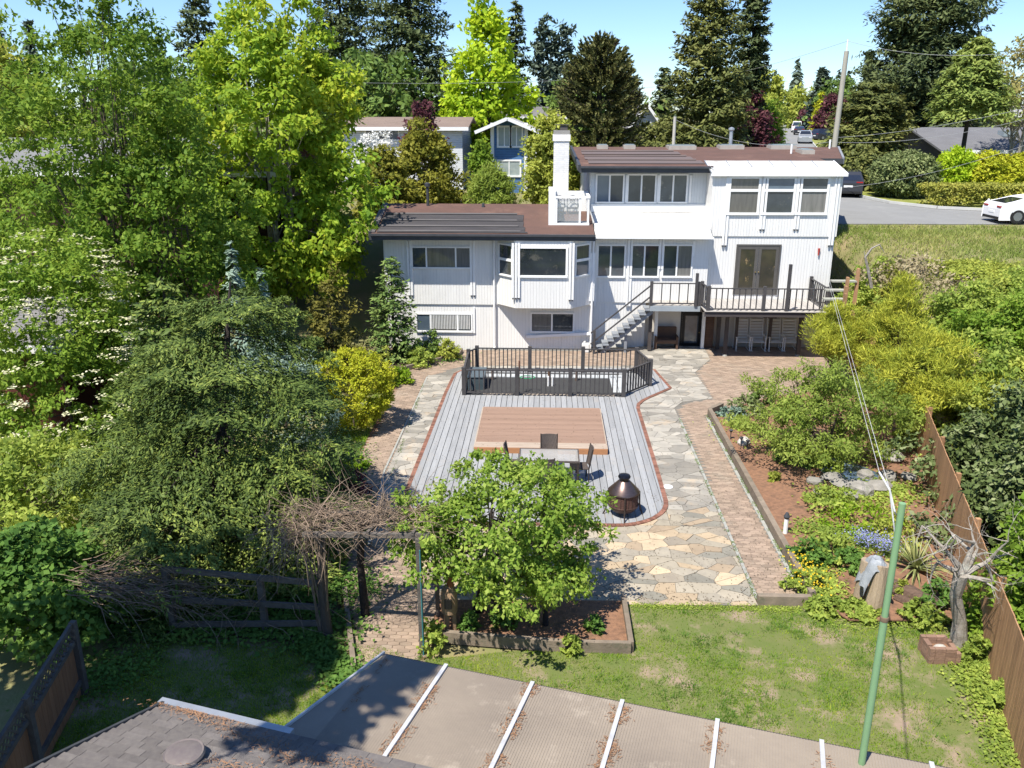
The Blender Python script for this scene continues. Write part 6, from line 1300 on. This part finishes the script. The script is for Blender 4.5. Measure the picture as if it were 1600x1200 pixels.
# hydrant
q = GP(1541, 335); t = thing('fire_hydrant', (q[0], q[1], q[2]), 'red fire hydrant with white bonnet on the verge behind the white car', 'hydrant'); RED = mat('hydrant_red', (.45, .03, .03), None, 3, .4)
MB().lathe([(.2, 0), (.2, .05), (.13, .06), (.13, .55), (.17, .56), (.17, .62)], q, 14).build('body', RED, t); MB().lathe([(.16, .62), (.14, .72), (.05, .82), (.03, .88)], q, 14).build('bonnet', TRIM, t)
for s_ in (-1, 1): MB().tube([(q[0] + s_ * .1, q[1], q[2] + .42), (q[0] + s_ * .24, q[1], q[2] + .42)], .07, 10).build('outlet', RED, t)
# ------------------------------------------------------------------ cars
TYRE = mat('tyre_rubber', (.02, .02, .02), None, 3, .8); RIM = mat('alloy_rim', (.35, .35, .36), None, 3, .35, metal=.8); CGL = mat('car_glass', (.02, .022, .03), None, 3, .05, spec=1)
def car(name, label, cat, loc, rz, paint, L=4.6, W=1.84, H=1.45, kind='sedan', group=None):
    if kind == 'sedan': pr = [(-.5, .32), (-.5, .52), (-.488, .66), (-.455, .735), (-.36, .80), (-.22, .93), (-.08, .995), (.03, .99), (.13, .90), (.25, .72), (.36, .66), (.46, .56), (.5, .42), (.5, .3)]; belt = .66
    elif kind == 'suv': pr = [(-.5, .3), (-.5, .52), (-.49, .62), (-.46, .86), (-.42, .97), (-.1, 1.0), (.05, .98), (.12, .9), (.2, .66), (.3, .62), (.44, .57), (.495, .48), (.5, .3)]; belt = .6
    elif kind == 'van': pr = [(-.5, .25), (-.5, .55), (-.49, .95), (-.46, 1.0), (.1, 1.0), (.2, .95), (.3, .62), (.44, .5), (.5, .42), (.5, .22)]; belt = .56
    else: pr = [(-.5, .35), (-.5, .6), (-.12, .6), (-.115, .62), (-.09, .97), (0, 1.0), (.1, .97), (.2, .66), (.45, .58), (.5, .5), (.5, .3)]; belt = .6
    zc = .17; wid = lambda z: W / 2 * (1 - .0 if z <= belt * H else 1 - .24 * (z - belt * H) / (H * (1 - belt)))
    P = [(p[0] * L, p[1] * H) for p in pr]; n = len(P); t = thing(name, (0, 0, 0), label, cat, group); mb = MB()
    vs = [(x, -wid(z), z) for x, z in P] + [(x, wid(z), z) for x, z in P]; vs += [(P[-1][0], -W / 2, zc), (P[0][0], -W / 2, zc), (P[-1][0], W / 2, zc), (P[0][0], W / 2, zc)]
    fs = [(i, i + 1, n + i + 1, n + i) for i in range(n - 1)]; a, b, c, d = 2 * n, 2 * n + 1, 2 * n + 2, 2 * n + 3
    # sides as quads from sill to profile
    fs += [(n - 1, a, c, 2 * n - 1), (0, n, d, b), (a, b, d, c)]
    lower = [i for i in range(n)]
    fs.append(tuple(reversed([a] + list(reversed(lower)) + [b]))); fs.append(tuple([c] + list(reversed([n + i for i in lower])) + [d]))
    body = mb.add(vs, fs).build('body', paint, t, bevel=.03)
    # glass: side windows follow the upper profile, plus front and rear screens
    top = [p for p in P if p[1] > belt * H + .03]; xs_ = [p[0] for p in top]
    for s_ in (-1, 1):
        g_ = MB(); x0, x1 = xs_[0] + .12, xs_[-1] + (.02 if kind != 'pickup' else 0); up_ = [(x, z - .07) for x, z in top if x0 <= x <= x1 - .1 and z - .07 > belt * H + .08]
        poly = [(x0 - (.05 if kind != 'sedan' else .0), belt * H + .04)] + up_ + [(x1 - .02, belt * H + .04)]
        if len(poly) > 2:
            vsg = [(x, s_ * (wid(z) + .012), z) for x, z in poly]; g_.add(vsg, [tuple(range(len(poly))) if s_ > 0 else tuple(reversed(range(len(poly))))]); g_.build('side_window', CGL, t)
    def screen(i0, i1, nm):
        (xa, za), (xb, zb) = P[i0], P[i1]; g_ = MB(); off = .012; nx_, nz_ = -(zb - za), (xb - xa); l = math.hypot(nx_, nz_) or 1; nx_, nz_ = nx_ / l * off, nz_ / l * off
        if nz_ < 0 : nx_, nz_ = -nx_, -nz_
        f = lambda q: (xa + (xb - xa) * q + nx_, za + (zb - za) * q + nz_)
        pa, pb = f(.08), f(.92); g_.add([(pa[0], -wid(pa[1]) + .12, pa[1]), (pa[0], wid(pa[1]) - .12, pa[1]), (pb[0], wid(pb[1]) - .12, pb[1]), (pb[0], -wid(pb[1]) + .12, pb[1])], [(0, 1, 2, 3)]); g_.build(nm, CGL, t)
    {'sedan': lambda: (screen(3, 5, 'rear_window'), screen(7, 9, 'windscreen')), 'suv': lambda: (screen(2, 3, 'rear_window'), screen(7, 8, 'windscreen')), 'van': lambda: (screen(1, 2, 'rear_window'), screen(5, 6, 'windscreen')), 'pickup': lambda: (screen(3, 4, 'rear_window'), screen(6, 7, 'windscreen'))}[kind]()
    wr = .34 if kind != 'suv' else .37
    for x in (-.3 * L, .31 * L):
        for s_ in (-1, 1):
            MB().tube([(x, s_ * (W / 2 - .25), wr), (x, s_ * (W / 2 + .004), wr)], wr + .05, 24).build('wheel_arch', TYRE, t)
            w_ = MB().tube([(x, s_ * (W / 2 - .2), wr), (x, s_ * (W / 2 + .02), wr)], wr, 24).build('wheel', TYRE, t)
            MB().lathe([(.0001, 0), (.2, 0), (.24, .0), (.24, .01)], (0, 0, 0), 8)
            MB().tube([(x, s_ * (W / 2 + .021), wr), (x, s_ * (W / 2 + .032), wr)], .23, 10).build('rim', RIM, w_)
    TL = mat('tail_lamp_red', (.35, .02, .02), None, 3, .2); HL = mat('headlamp_glass', (.6, .6, .62), None, 3, .1)
    for s_ in (-1, 1):
        zt_ = (.66 if kind == 'sedan' else .6) * H; MB().box(-L / 2 - .012, -L / 2 + .12, s_ * (W / 2 - .24) - .2, s_ * (W / 2 - .24) + .2, zt_ - .1, zt_ - .02).build('tail_light', TL, t)
        MB().box(L / 2 - .12, L / 2 + .012, s_ * (W / 2 - .3) - .18, s_ * (W / 2 - .3) + .18, .42 * H, .42 * H + .13).build('headlight', HL, t)
    MB().box(-L / 2 - .015, -L / 2 + .1, -.28, .28, .36 * H, .36 * H + .12).build('number_plate', TRIM, t); MB().box(-L / 2 - .03, -L / 2 + .1, -W / 2 + .1, W / 2 - .1, .19, .32).build('bumper', TYRE, t)
    t.location = loc; t.rotation_euler.z = rz; return t
WP = mat('white_car_paint', (.78, .78, .78), (.76, .76, .77), 1, .25, coat=.6); DP = mat('dark_blue_car_paint', (.02, .025, .045), None, 1, .25, coat=.6); GP_ = mat('charcoal_car_paint', (.035, .037, .045), None, 1, .25, coat=.6); SP = mat('silver_car_paint', (.42, .44, .46), None, 1, .3, metal=.4, coat=.5)
q0 = GP(1537, 349); car('parked_car', 'white fastback electric car parked on the near side of the street at the right edge', 'car', (q0[0] + 3.0, q0[1] + .8, q0[2] + .02), 0, WP, 4.6, 1.84, 1.36, 'sedan')
sd = math.atan2(81, 21.7)
def pc(px, py, name, lab_, cat, rz, paint, **k): q = GP(px, py); return car(name, lab_, cat, (q[0], q[1], q[2] + .03), rz, paint, **k)
pc(1320, 303, 'parked_suv', 'dark hatchback SUV seen from behind just past the right end of the house', 'SUV', sd, GP_, L=4.5, H=1.62, kind='suv')
pc(1257, 223, 'parked_pickup', 'silver vehicle parked far down the street, nearest of the distant ones', 'pickup', sd + 3.1416, SP, L=5.2, H=1.75, W=1.95, kind='pickup')
pc(1291, 219, 'parked_suv', 'navy SUV parked on the grass at the right of the distant street', 'SUV', R(20), DP, L=4.6, H=1.7, kind='suv')
pc(1244, 206, 'parked_van', 'white van parked at the far end of the distant street', 'van', sd, WP, L=5.2, H=2.0, W=1.95, kind='van')
pc(1248, 210, 'parked_car', 'dark car tucked in front of the distant white van', 'car', sd, GP_, kind='sedan')
pc(1285, 209, 'parked_car', 'white car in a driveway beyond the navy SUV', 'car', R(10), WP, kind='sedan')
pc(1271, 207, 'parked_car', 'blue grey car between the silver vehicle and the driveway cars', 'car', sd, mat('blue_grey_paint', (.12, .16, .22), None, 1, .3), kind='sedan')
# ------------------------------------------------------------------ background trees and shrubs
BG = [
 ('c', 'douglas_fir', 'tall ragged dark fir behind the maple, left of the pair at the top', 545, 84, -60, 175, dict(lm=LM['dark'], levels=26, nb=10, m=230, nl=(.42, .15), droop=.15, power=.35, jit=.6)),
 ('c', 'douglas_fir', 'tall dark brownish fir left of the lime green tree', 648, 80, -70, 165, dict(lm=LM['dark'], levels=26, nb=10, m=250, nl=(.42, .15), droop=.2, power=.3, jit=.6)),
 ('c', 'douglas_fir', 'dark fir peeping above the maple at the top edge', 330, 70, -25, 120, dict(lm=LM['dark'], levels=20, nb=9, m=130, nl=(.42, .15), power=.45, jit=.6)),
 ('b', 'broad_tree', 'broad dull green tree in front of the dark firs', 590, 72, 88, 190, dict(lm=LM['mid'], K=330, per=60, rc=1.0, leaf=.42, kind='round', cf=.0)),
 ('b', 'lime_tree', 'bright lime green tree in fresh spring leaf behind the blue house', 760, 72, 0, 180, dict(lm=LM['lime'], K=520, per=70, rc=.85, leaf=.38, kind='cone', cf=.05, lump=.35, lasp=.6)),
 ('b', 'poplar_tree', 'narrow grey green tree right of the lime green tree', 848, 95, 38, 44, dict(lm=LM['far'], K=160, per=50, rc=.7, leaf=.45, kind='column', cf=.05)),
 ('b', 'poplar_tree', 'second narrow grey green tree beside the monkey puzzle tree', 876, 95, 46, 46, dict(lm=LM['far'], K=160, per=50, rc=.7, leaf=.45, kind='column', cf=.05)),
 ('c', 'tall_conifer', 'dark pointed tree directly right of the lime green crown', 805, 90, -5, 70, dict(lm=LM['dark'], levels=22, nb=8, m=120, nl=(.45, .16), power=.5)),
 ('c', 'tall_spruce', 'tall pointed dark spruce left of the distant street', 1098, 68, -75, 150, dict(lm=LM['fir2'], levels=34, nb=11, m=230, nl=(.36, .13), droop=.12, curl=.25, power=.5, jit=.5)),
 ('c', 'tall_fir', 'tall dark fir just behind and right of the pointed spruce', 1160, 76, -45, 75, dict(lm=LM['dark'], levels=30, nb=9, m=160, nl=(.38, .14), power=.35, jit=.6)),
 ('c', 'dark_conifer', 'small group like dark conifer left of the tall spruce', 1032, 90, 104, 60, dict(lm=LM['dark'], levels=18, nb=9, m=120, nl=(.42, .16), power=.4)),
 ('c', 'cedar_tree', 'huge dark drooping cedar behind the round clipped bush', 1425, 82, -110, 215, dict(lm=LM['dark'], levels=34, nb=14, m=360, nl=(.42, .15), droop=.12, curl=.25, power=.3, jit=.55, shape=lambda t: (1 - t) ** .42 * (1 + .15 * np.sin(t * 22)))),
 ('c', 'cedar_tree', 'lower spreading dark cedar behind the tall utility pole', 1352, 68, 128, 150, dict(lm=LM['fir2'], levels=20, nb=12, m=240, nl=(.34, .12), power=.3, droop=.2)),
 ('c', 'cedar_tree', 'light green feathery cedar in front of the huge dark one', 1502, 61, 58, 128, dict(lm=leafmat('feathery_cedar', (.08, .12, .03), (.15, .19, .045), (.23, .26, .07), .25, .4), levels=24, nb=11, m=260, nl=(.3, .1), power=.6, droop=.3, hang=.6, zb=11.0)),
 ('c', 'dark_conifer', 'pointed dark conifer just right of the utility pole top', 1340, 92, 78, 40, dict(lm=LM['dark'], levels=18, nb=8, m=40, nl=(.8, .28), power=.6)),
 ('b', 'birch_tree', 'sparse brownish spring tree at the upper right corner', 1585, 64, 52, 110, dict(lm=LM['birch'], K=230, per=40, rc=.7, leaf=.22, kind='egg', cf=.4, nl=60, trunks=3, r0=.15, bark=BARK_PALE)),
 ('b', 'round_bush', 'large rounded clipped evergreen bush at the street corner', 1416, 58, 238, 92, dict(lm=LM['rhodo'], K=420, per=90, rc=.38, leaf=.17, kind='round', cat='shrub', cf=.0, lump=.08, shell=.3, nl=4)),
 ('b', 'golden_bush', 'yellow green rounded bush behind the clipped hedge', 1497, 57.5, 232, 58, dict(lm=LM['lime'], K=220, per=70, rc=.38, leaf=.17, kind='dome', cat='shrub', cf=.25, lump=.2, shell=.4, nl=8)),
 ('b', 'golden_bush', 'golden leaved bush above the low hedge, right of the yellow green one', 1553, 57, 236, 84, dict(lm=LM['gold'], K=300, per=70, rc=.4, leaf=.17, kind='dome', cat='shrub', cf=.1, lump=.2, shell=.4, nl=8)),
 ('b', 'golden_bush', 'golden leaved bush cut by the right edge of the picture', 1610, 57, 236, 80, dict(lm=LM['gold'], K=200, per=70, rc=.4, leaf=.17, kind='dome', cat='shrub', cf=.1, lump=.2, shell=.4, nl=8)),
 ('b', 'olive_bush', 'large bronze olive bush behind the left part of the main roof', 662, 52, 198, 118, dict(lm=LM['olive'], K=380, per=80, rc=.5, leaf=.2, kind='dome', cat='shrub', cf=.0, lump=.35, z0=4.2)),
 ('b', 'olive_bush', 'lower bronze green bush at the left behind the main roof', 600, 49, 235, 90, dict(lm=LM['olive'], K=240, per=80, rc=.45, leaf=.2, kind='dome', cat='shrub', cf=.0, lump=.35, z0=4.2)),
 ('b', 'grey_pine_bush', 'grey green needled bush behind the middle of the main roof', 768, 50, 262, 80, dict(lm=LM['weep'], K=260, per=90, rc=.45, leaf=.25, lasp=.2, kind='dome', cat='shrub', cf=.0, z0=4.2)),
 ('b', 'yellow_green_tree', 'tall yellow green conical bush left of the white chimney', 862, 51, 178, 80, dict(lm=LM['yg'], K=420, per=90, rc=.45, leaf=.18, kind='egg', cat='shrub', cf=.0, lump=.3, z0=4.2)),
 ('b', 'blossom_tree', 'white blossoming shrub in front of the low white neighbour house', 590, 56, 205, 62, dict(lm=LM['whiteb'], K=120, per=50, rc=.4, leaf=.16, kind='round', cat='shrub', cf=.3)),
 ('b', 'plum_tree', 'dark purple plum tree above the olive bush', 662, 57, 163, 60, dict(lm=LM['plum'], K=150, per=50, rc=.5, leaf=.2, kind='dome', cf=.4, lump=.4)),
 ('b', 'green_bush', 'green bush between the white and blue houses', 752, 58, 222, 34, dict(lm=LM['vib'], K=140, per=60, rc=.5, leaf=.2, kind='dome', cat='shrub', cf=0)),
 ('b', 'green_bush', 'light green bush behind the chimney base', 908, 54, 240, 60, dict(lm=LM['vib'], K=140, per=60, rc=.4, leaf=.2, kind='dome', cat='shrub', cf=0, z0=4.5)),
 ('b', 'plum_tree', 'dark purple plum tree left of the distant street', 1172, 75, 148, 56, dict(lm=LM['plum'], K=220, per=55, rc=.6, leaf=.26, kind='egg', cf=.0, lump=.3)),
 ('b', 'green_tree', 'light green tree right of the purple plum by the street', 1196, 82, 160, 44, dict(lm=LM['vib'], K=220, per=55, rc=.6, leaf=.26, kind='egg', cf=.0, lump=.3)),
 ('b', 'green_tree', 'yellow green round tree behind the plum tree', 1190, 125, 118, 60, dict(lm=LM['yg'], K=200, per=50, rc=1.0, leaf=.5, kind='round', cf=.05)),
 ('b', 'green_tree', 'yellow green tree on the left of the far street end', 1240, 200, 140, 55, dict(lm=LM['yg'], K=200, per=40, rc=1.4, leaf=.7, kind='round', cf=.0)),
 ('c', 'cedar_tree', 'layered dark blue green cedar above the far street', 1272, 170, 104, 50, dict(lm=LM['far'], levels=16, nb=10, m=50, nl=(1.3, .5), power=.6)),
 ('b', 'yellow_tree', 'small bright yellow tree beside the far purple tree', 1272, 150, 148, 24, dict(lm=LM['gold'], K=110, per=40, rc=.6, leaf=.45, kind='cone', cf=.0)),
 ('b', 'plum_tree', 'wide purple tree beside the tall utility pole', 1292, 145, 152, 56, dict(lm=LM['plum'], K=220, per=45, rc=.9, leaf=.45, kind='dome', cf=.0)),
 ('b', 'plum_tree', 'small dark purple tree at the far end of the street', 1252, 190, 172, 26, dict(lm=LM['plum'], K=90, per=40, rc=.8, leaf=.55, kind='round', cf=.0)),
 ('b', 'green_tree', 'green tree behind the wide purple tree', 1300, 165, 122, 60, dict(lm=LM['mid'], K=200, per=40, rc=1.2, leaf=.6, kind='round', cf=.0)),
 ('b', 'green_bush', 'green bushes at the foot of the utility pole', 1318, 95, 205, 60, dict(lm=LM['mid'], K=140, per=50, rc=.7, leaf=.35, kind='dome', cat='shrub', cf=0)),
 ('b', 'far_left_tree', 'yellow green tree at the left edge beyond the airy tree', 20, 60, 60, 110, dict(lm=LM['yg'], K=260, per=50, rc=.8, leaf=.36, kind='round', cf=0)),
 ('c', 'douglas_fir', 'distant dark fir at the far left skyline', 30, 110, 42, 50, dict(lm=LM['far'], levels=18, nb=8, m=40, nl=(1.1, .4), power=.6)),
 ('c', 'douglas_fir', 'second distant dark fir left of the airy tree', 78, 115, 30, 50, dict(lm=LM['far'], levels=18, nb=8, m=40, nl=(1.1, .4), power=.6)),
 ('b', 'green_tree', 'mid green tree behind the upper left canopy', 230, 62, 70, 140, dict(lm=LM['mid'], K=260, per=50, rc=.8, leaf=.36, kind='round', cf=0)),
 ('b', 'green_tree', 'green tree behind the maple and the white neighbour house', 500, 66, 130, 120, dict(lm=LM['mid'], K=260, per=50, rc=.8, leaf=.36, kind='round', cf=0)),
 ('b', 'green_tree', 'dull green tree behind the blue house roof', 900, 88, 120, 90, dict(lm=LM['mid'], K=220, per=50, rc=1.0, leaf=.45, kind='round', cf=0)),
 ('b', 'green_tree', 'green hedge like tree below the tall spruce', 1040, 74, 185, 110, dict(lm=LM['fir2'], K=220, per=50, rc=.9, leaf=.4, kind='dome', cf=0)),
 ('b', 'green_tree', 'shaded green tree under the huge cedar beside the street', 1345, 63, 232, 90, dict(lm=LM['fir2'], K=240, per=60, rc=.6, leaf=.3, kind='dome', cf=0)),
]
for i, (fn, nm, lb, px, Y, top, w_, k) in enumerate(BG): TR(fn, nm, lb, px, Y, top, w_, seed=200 + i, **k)
# clipped low hedge
q0, q1 = GP(1455, 325), GP(1660, 322); g = np.random.default_rng(301); n = 700
Ch = np.stack([g.uniform(q0[0], q1[0] + 3, n), 0 * g.random(n), g.uniform(0, 1.15, n)], 1); Ch[:, 1] = 53.2 + g.choice([-1, 1], n) * .8 * g.random(n) ** .3; Ch[:, 2] = 4.9 + np.where(g.random(n) < .5, 1.1, Ch[:, 2])
hg = thing('clipped_hedge', ((q0[0] + q1[0]) / 2, 53.2, 4.85), 'long low clipped yellow green hedge behind the street verge', 'hedge')
npmesh('foliage', foliage(g, Ch, np.array([30, 53.2, 4.6]), .3, 60, .13), LM['hedge'], hg)
# monkey puzzle tree: tube branches with scaly tips
g = np.random.default_rng(310); x, y, z0 = spot(932, 64); zt = A(932, 52, 64)[2] - .3; w_ = 150 * 64 / FPX
mp = thing('monkey_puzzle_tree', (x, y, z0), 'dark domed monkey puzzle tree with rope like curving branches right of the chimney', 'tree'); Q = []; mb = MB(); mb.tube([(x, y, z0), (x, y, zt - 1)], [.35, .12], 8)
for i in range(560):
    t = g.random() ** .75; a = g.uniform(0, 6.283); r = w_ / 2 * (1 - t ** 2.6) ** .55 * g.uniform(.8, 1.06) + .25; zz = z0 + 1 + (zt - z0 - 1.6) * t; s = np.linspace(.25, 1, 9)
    wob = g.normal(0, .25); pts = np.stack([x + r * s * np.cos(a + wob * s), y + r * s * np.sin(a + wob * s), zz - .5 * r * .5 * np.sin(s * 2.4) * (1 - t) + (.7 * s ** 3 * (.3 + t) * g.uniform(.4, 1.3))], 1)
    if i % 3 == 0: mb.tube([tuple(p) for p in pts], .05, 4, cap=False)
    n = 72; k = g.uniform(0, 7.99, n); ii = k.astype(int); f = (k - ii)[:, None]; P = pts[ii] * (1 - f) + pts[ii + 1] * f; u = unit(g.normal(size=(n, 3))); P = P + u * .12; D = unit(pts[ii + 1] - pts[ii]) + u * .9
    Q.append(leaf_quads(P, D, u + np.array([0, 0, .3]), np.full(n, .30), np.full(n, .15)))
npmesh('crown', np.concatenate(Q), LM['monkey'], mp); mb.build('trunk', BARK_DARK, mp)
# far wood on the skyline: reads as one mass
g = np.random.default_rng(320); Q = []
for i in range(420):
    x = g.uniform(-330, 420); y = g.uniform(270, 420); z0 = tz(x, y); h = g.uniform(8, 15) + 5 * math.sin(x * .02) ** 2; n = 60
    t = g.random(n); r = (1 - t) * h * .2 + .3; a = g.uniform(0, 6.283, n); P = np.stack([x + r * np.cos(a), y + r * np.sin(a), z0 + h * t], 1)
    Q.append(leaf_quads(P, np.stack([np.cos(a), np.sin(a), -.5 * np.ones(n)], 1), np.stack([np.cos(a), np.sin(a), .8 * np.ones(n)], 1), np.full(n, 2.6), np.full(n, 1.6)))
npmesh('distant_woodland', np.concatenate(Q), LM['far'], stuff=True)
g = np.random.default_rng(321); Q = []
for i in range(260):      # hedges and gardens filling the blocks behind
    x = g.uniform(-60, 14) if i % 2 else g.uniform(48, 130); y = g.uniform(70, 240); z0 = tz(x, y); r = g.uniform(2, 4.5); n = 80
    u = unit(g.normal(size=(n, 3))); P = np.array([x, y, z0 + r * .6]) + u * r * np.array([1, 1, .9]); Q.append(leaf_quads(P, g.normal(size=(n, 3)), u + np.array([0, 0, .6]), np.full(n, .9), np.full(n, .6)))
npmesh('far_shrubbery', np.concatenate(Q), LM['mid'], stuff=True)
# big firs outside the frame on the left that shade the lower left lawn
conifer('douglas_fir', 'tall fir left of the shed that shades the lower left corner', -10.6, 7.4, 0, 3.6, 17, 6.6, LM['dark'], levels=24, nb=11, m=260, nl=(.3, .13), droop=.2, power=.4, seed=401)
conifer('douglas_fir', 'slim fir behind the shed whose crown dapples the sheet roof', -5.9, 4.6, 0, 11.4, 15.0, 1.5, LM['dark'], levels=7, nb=4, m=50, nl=(.3, .13), droop=.2, power=.4, seed=402)
# ------------------------------------------------------------------ grass and ground cover
g = np.random.default_rng(500)
def blades(poly, n, h, wd, lm, name, zf=None, keep=None):
    xs_ = [p[0] for p in poly]; ys_ = [p[1] for p in poly]; X_ = g.uniform(min(xs_), max(xs_), n * 2); Y_ = g.uniform(min(ys_), max(ys_), n * 2)
    ins = np.zeros(len(X_), bool); m = len(poly)
    for i in range(m):
        a = poly[i]; b = poly[i - 1]; c = ((a[1] > Y_) != (b[1] > Y_)) & (X_ < (b[0] - a[0]) * (Y_ - a[1]) / (b[1] - a[1] + 1e-9) + a[0]); ins ^= c
    dens = .55 + .45 * np.sin(X_ * 1.7 + np.sin(Y_ * 1.3) * 2) * np.sin(Y_ * 1.9 + np.cos(X_ * 1.1) * 2); ins &= g.random(len(X_)) < .22 + .78 * dens
    if keep is not None: ins &= keep(X_, Y_)
    X_, Y_ = X_[ins][:n], Y_[ins][:n]; k = len(X_); Z_ = np.zeros(k) if zf is None else zf(X_, Y_); a = g.uniform(0, 6.283, k); hh = h * g.uniform(.5, 1.4, k); c, s = np.cos(a) * wd / 2, np.sin(a) * wd / 2; lx, ly = g.normal(0, .5, k) * hh, g.normal(0, .5, k) * hh
    P = np.stack([np.stack([X_ - c, Y_ - s, Z_], 1), np.stack([X_ + c, Y_ + s, Z_], 1), np.stack([X_ + lx, Y_ + ly, Z_ + hh], 1)], 1)
    return npmesh(name, P, lm, stuff=True)
PATCH = [(G(1110, 980), 1.5, .4), (G(1190, 1005), 1.0, .42), (G(1050, 975), .5, .2), (G(1230, 1085), .35, .2), (G(1480, 1080), .9, .6), (G(1520, 1150), 1.0, .7), (G(1400, 1130), .6, .3), (G(870, 1050), .4, .2), (G(1300, 1010), .5, .3), (G(960, 1040), .4, .2)]
def kp_(X_, Y_):
    d = np.zeros(len(X_))
    for c, rx_, ry_ in PATCH: d = np.maximum(d, np.exp(-((X_ - c[0]) / rx_) ** 2 - ((Y_ - c[1]) / ry_) ** 2))
    return g.random(len(X_)) > d * 1.0
blades(lawn_poly, 120000, .042, .014, LM['grass'], 'grass', keep=kp_)
nc = 5200; cx_ = g.uniform(-9, 8.6, nc); cy_ = g.uniform(7, 15.8, nc); ok_ = np.array([inpoly(a, b, lawn_poly) for a, b in zip(cx_, cy_)]) & kp_(cx_, cy_) & (np.sin(cx_ * 2.3 + np.sin(cy_ * 3)) + np.sin(cy_ * 3.1 + np.cos(cx_ * 2)) + g.normal(0, .6, nc) > 0)
cx_, cy_ = cx_[ok_], cy_[ok_]; nn_ = 22; ii_ = np.repeat(np.arange(len(cx_)), nn_); n_ = len(ii_); X_ = cx_[ii_] + g.normal(0, .045, n_); Y_ = cy_[ii_] + g.normal(0, .045, n_); a_ = g.uniform(0, 6.283, n_); hh_ = .06 * g.uniform(.5, 1.4, n_)
P = np.stack([np.stack([X_ - np.cos(a_) * .006, Y_ - np.sin(a_) * .006, 0 * X_], 1), np.stack([X_ + np.cos(a_) * .006, Y_ + np.sin(a_) * .006, 0 * X_], 1), np.stack([X_ + (X_ - cx_[ii_]) * .8, Y_ + (Y_ - cy_[ii_]) * .8, hh_], 1)], 1)
npmesh('grass_tufts', P, leafmat('tuft_blade', (.035, .085, .012), (.07, .14, .02), (.14, .21, .04), .3, .5), stuff=True)
blades([(14, 30), (13.6, 43.9), (36, 44.4), (36, 30)], 60000, .15, .042, leafmat('dry_grass_blade', (.09, .14, .025), (.17, .20, .05), (.30, .27, .11), .3, .25), 'wild_grass', lambda x, y: TZ(x, y) - .02)
blades([(-5.7, 21.4), (-5.0, 19.5), (-4.4, 16.2), (-6.5, 16), (-7, 26), (-6.2, 31), (-5.8, 31)], 16000, .09, .02, LM['grass'], 'side_grass')
# fallen leaves and grit on the hard ground
n = 5200; X_ = np.concatenate([g.uniform(-5.6, 5.7, 2600), g.uniform(-5, 5.7, 2600)]); Y_ = np.concatenate([g.uniform(15.9, 33, 2600), 15.9 + 6 * g.random(2600) ** 2]); zl = np.where((X_ > -3.6) & (X_ < 3.3) & (Y_ > 19.5), .056, .03)
hz_ = (X_ > px0 - .05) & (X_ < px1 + .05) & (Y_ > py0 - .05) & (Y_ < py1 + .05); zl = np.where(hz_, pz + .012, zl); ok_ = ~((X_ > -2.95) & (X_ < 3.2) & (Y_ > 29.6) & (Y_ < 32.6)); X_, Y_, zl = X_[ok_], Y_[ok_], zl[ok_]; n = len(X_)
npmesh('fallen_leaves', leaf_quads(np.stack([X_, Y_, zl], 1), g.normal(size=(n, 3)) * [1, 1, .05], np.array([0, 0, 1.]) + g.normal(size=(n, 3)) * .15, g.uniform(.012, .05, n), g.uniform(.01, .03, n)), mat('dead_leaf', (.13, .09, .05), (.07, .05, .03), 5, .9, piece=.4), stuff=True)
Q = []      # weeds rooted in the joints and along the kerbs
for (a_, b_, n_) in (((4.68, 16), (4.72, 27.4), 1500), ((5.74, 16), (5.76, 27.8), 1900), ((-4.3, 18), (-4.72, 31), 900), ((-3.5, 13.3), (-4.3, 16), 700), ((-2.35, 13.6), (-2.1, 15.6), 500)):
    t_ = g.random(n_); t_ = t_[np.sin(t_ * 40) + np.sin(t_ * 97) > -.1]; k_ = len(t_); P = np.stack([a_[0] + (b_[0] - a_[0]) * t_ + g.normal(0, .03, k_), a_[1] + (b_[1] - a_[1]) * t_, .02 + .03 * g.random(k_)], 1)
    Q.append(leaf_quads(P, g.normal(size=(k_, 3)), np.array([0, 0, 1.]) + g.normal(size=(k_, 3)) * .5, g.uniform(.02, .05, k_), g.uniform(.012, .03, k_)))
npmesh('joint_weeds', np.concatenate(Q), LM['mid'], stuff=True)
# ivy and weeds: leafy cover along fences and bed edges
Q = []
def cover(px0, py0, px1, py1, n, r, leaf, z=.05, hgt=.12):
    a, b = G(px0, py0), G(px1, py1); t = g.random(n); c = np.stack([a[0] + (b[0] - a[0]) * t + g.normal(0, r, n), a[1] + (b[1] - a[1]) * t + g.normal(0, r, n), z + g.random(n) * hgt], 1)
    return leaf_quads(c, g.normal(size=(n, 3)) * [1, 1, .3], np.array([0, 0, 1.]) + g.normal(size=(n, 3)) * .4, leaf * g.uniform(.6, 1.3, n), leaf * .7 * np.ones(n))
for a in ((1500, 1010, 1590, 1200, 2300, .22, .075, .02, .08), (1260, 830, 1400, 860, 3500, .35, .09), (1260, 870, 1300, 940, 2500, .25, .08), (1290, 960, 1480, 970, 1500, .25, .06, .0, .06), (990, 947, 1250, 954, 1500, .07, .045, .0, .04), (1300, 780, 1420, 770, 3500, .45, .1), (1150, 660, 1250, 720, 1600, .5, .08), (1230, 700, 1350, 720, 2500, .6, .09)):
    Q.append(cover(*a))
npmesh('ground_cover', np.concatenate(Q), LM['bram'], stuff=True)
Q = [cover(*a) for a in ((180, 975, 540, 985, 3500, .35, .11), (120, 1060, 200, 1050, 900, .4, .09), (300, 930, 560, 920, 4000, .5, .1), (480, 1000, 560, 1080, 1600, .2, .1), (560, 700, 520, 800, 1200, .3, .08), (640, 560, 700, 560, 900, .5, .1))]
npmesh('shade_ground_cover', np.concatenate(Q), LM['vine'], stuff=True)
bpy.context.view_layer.update()
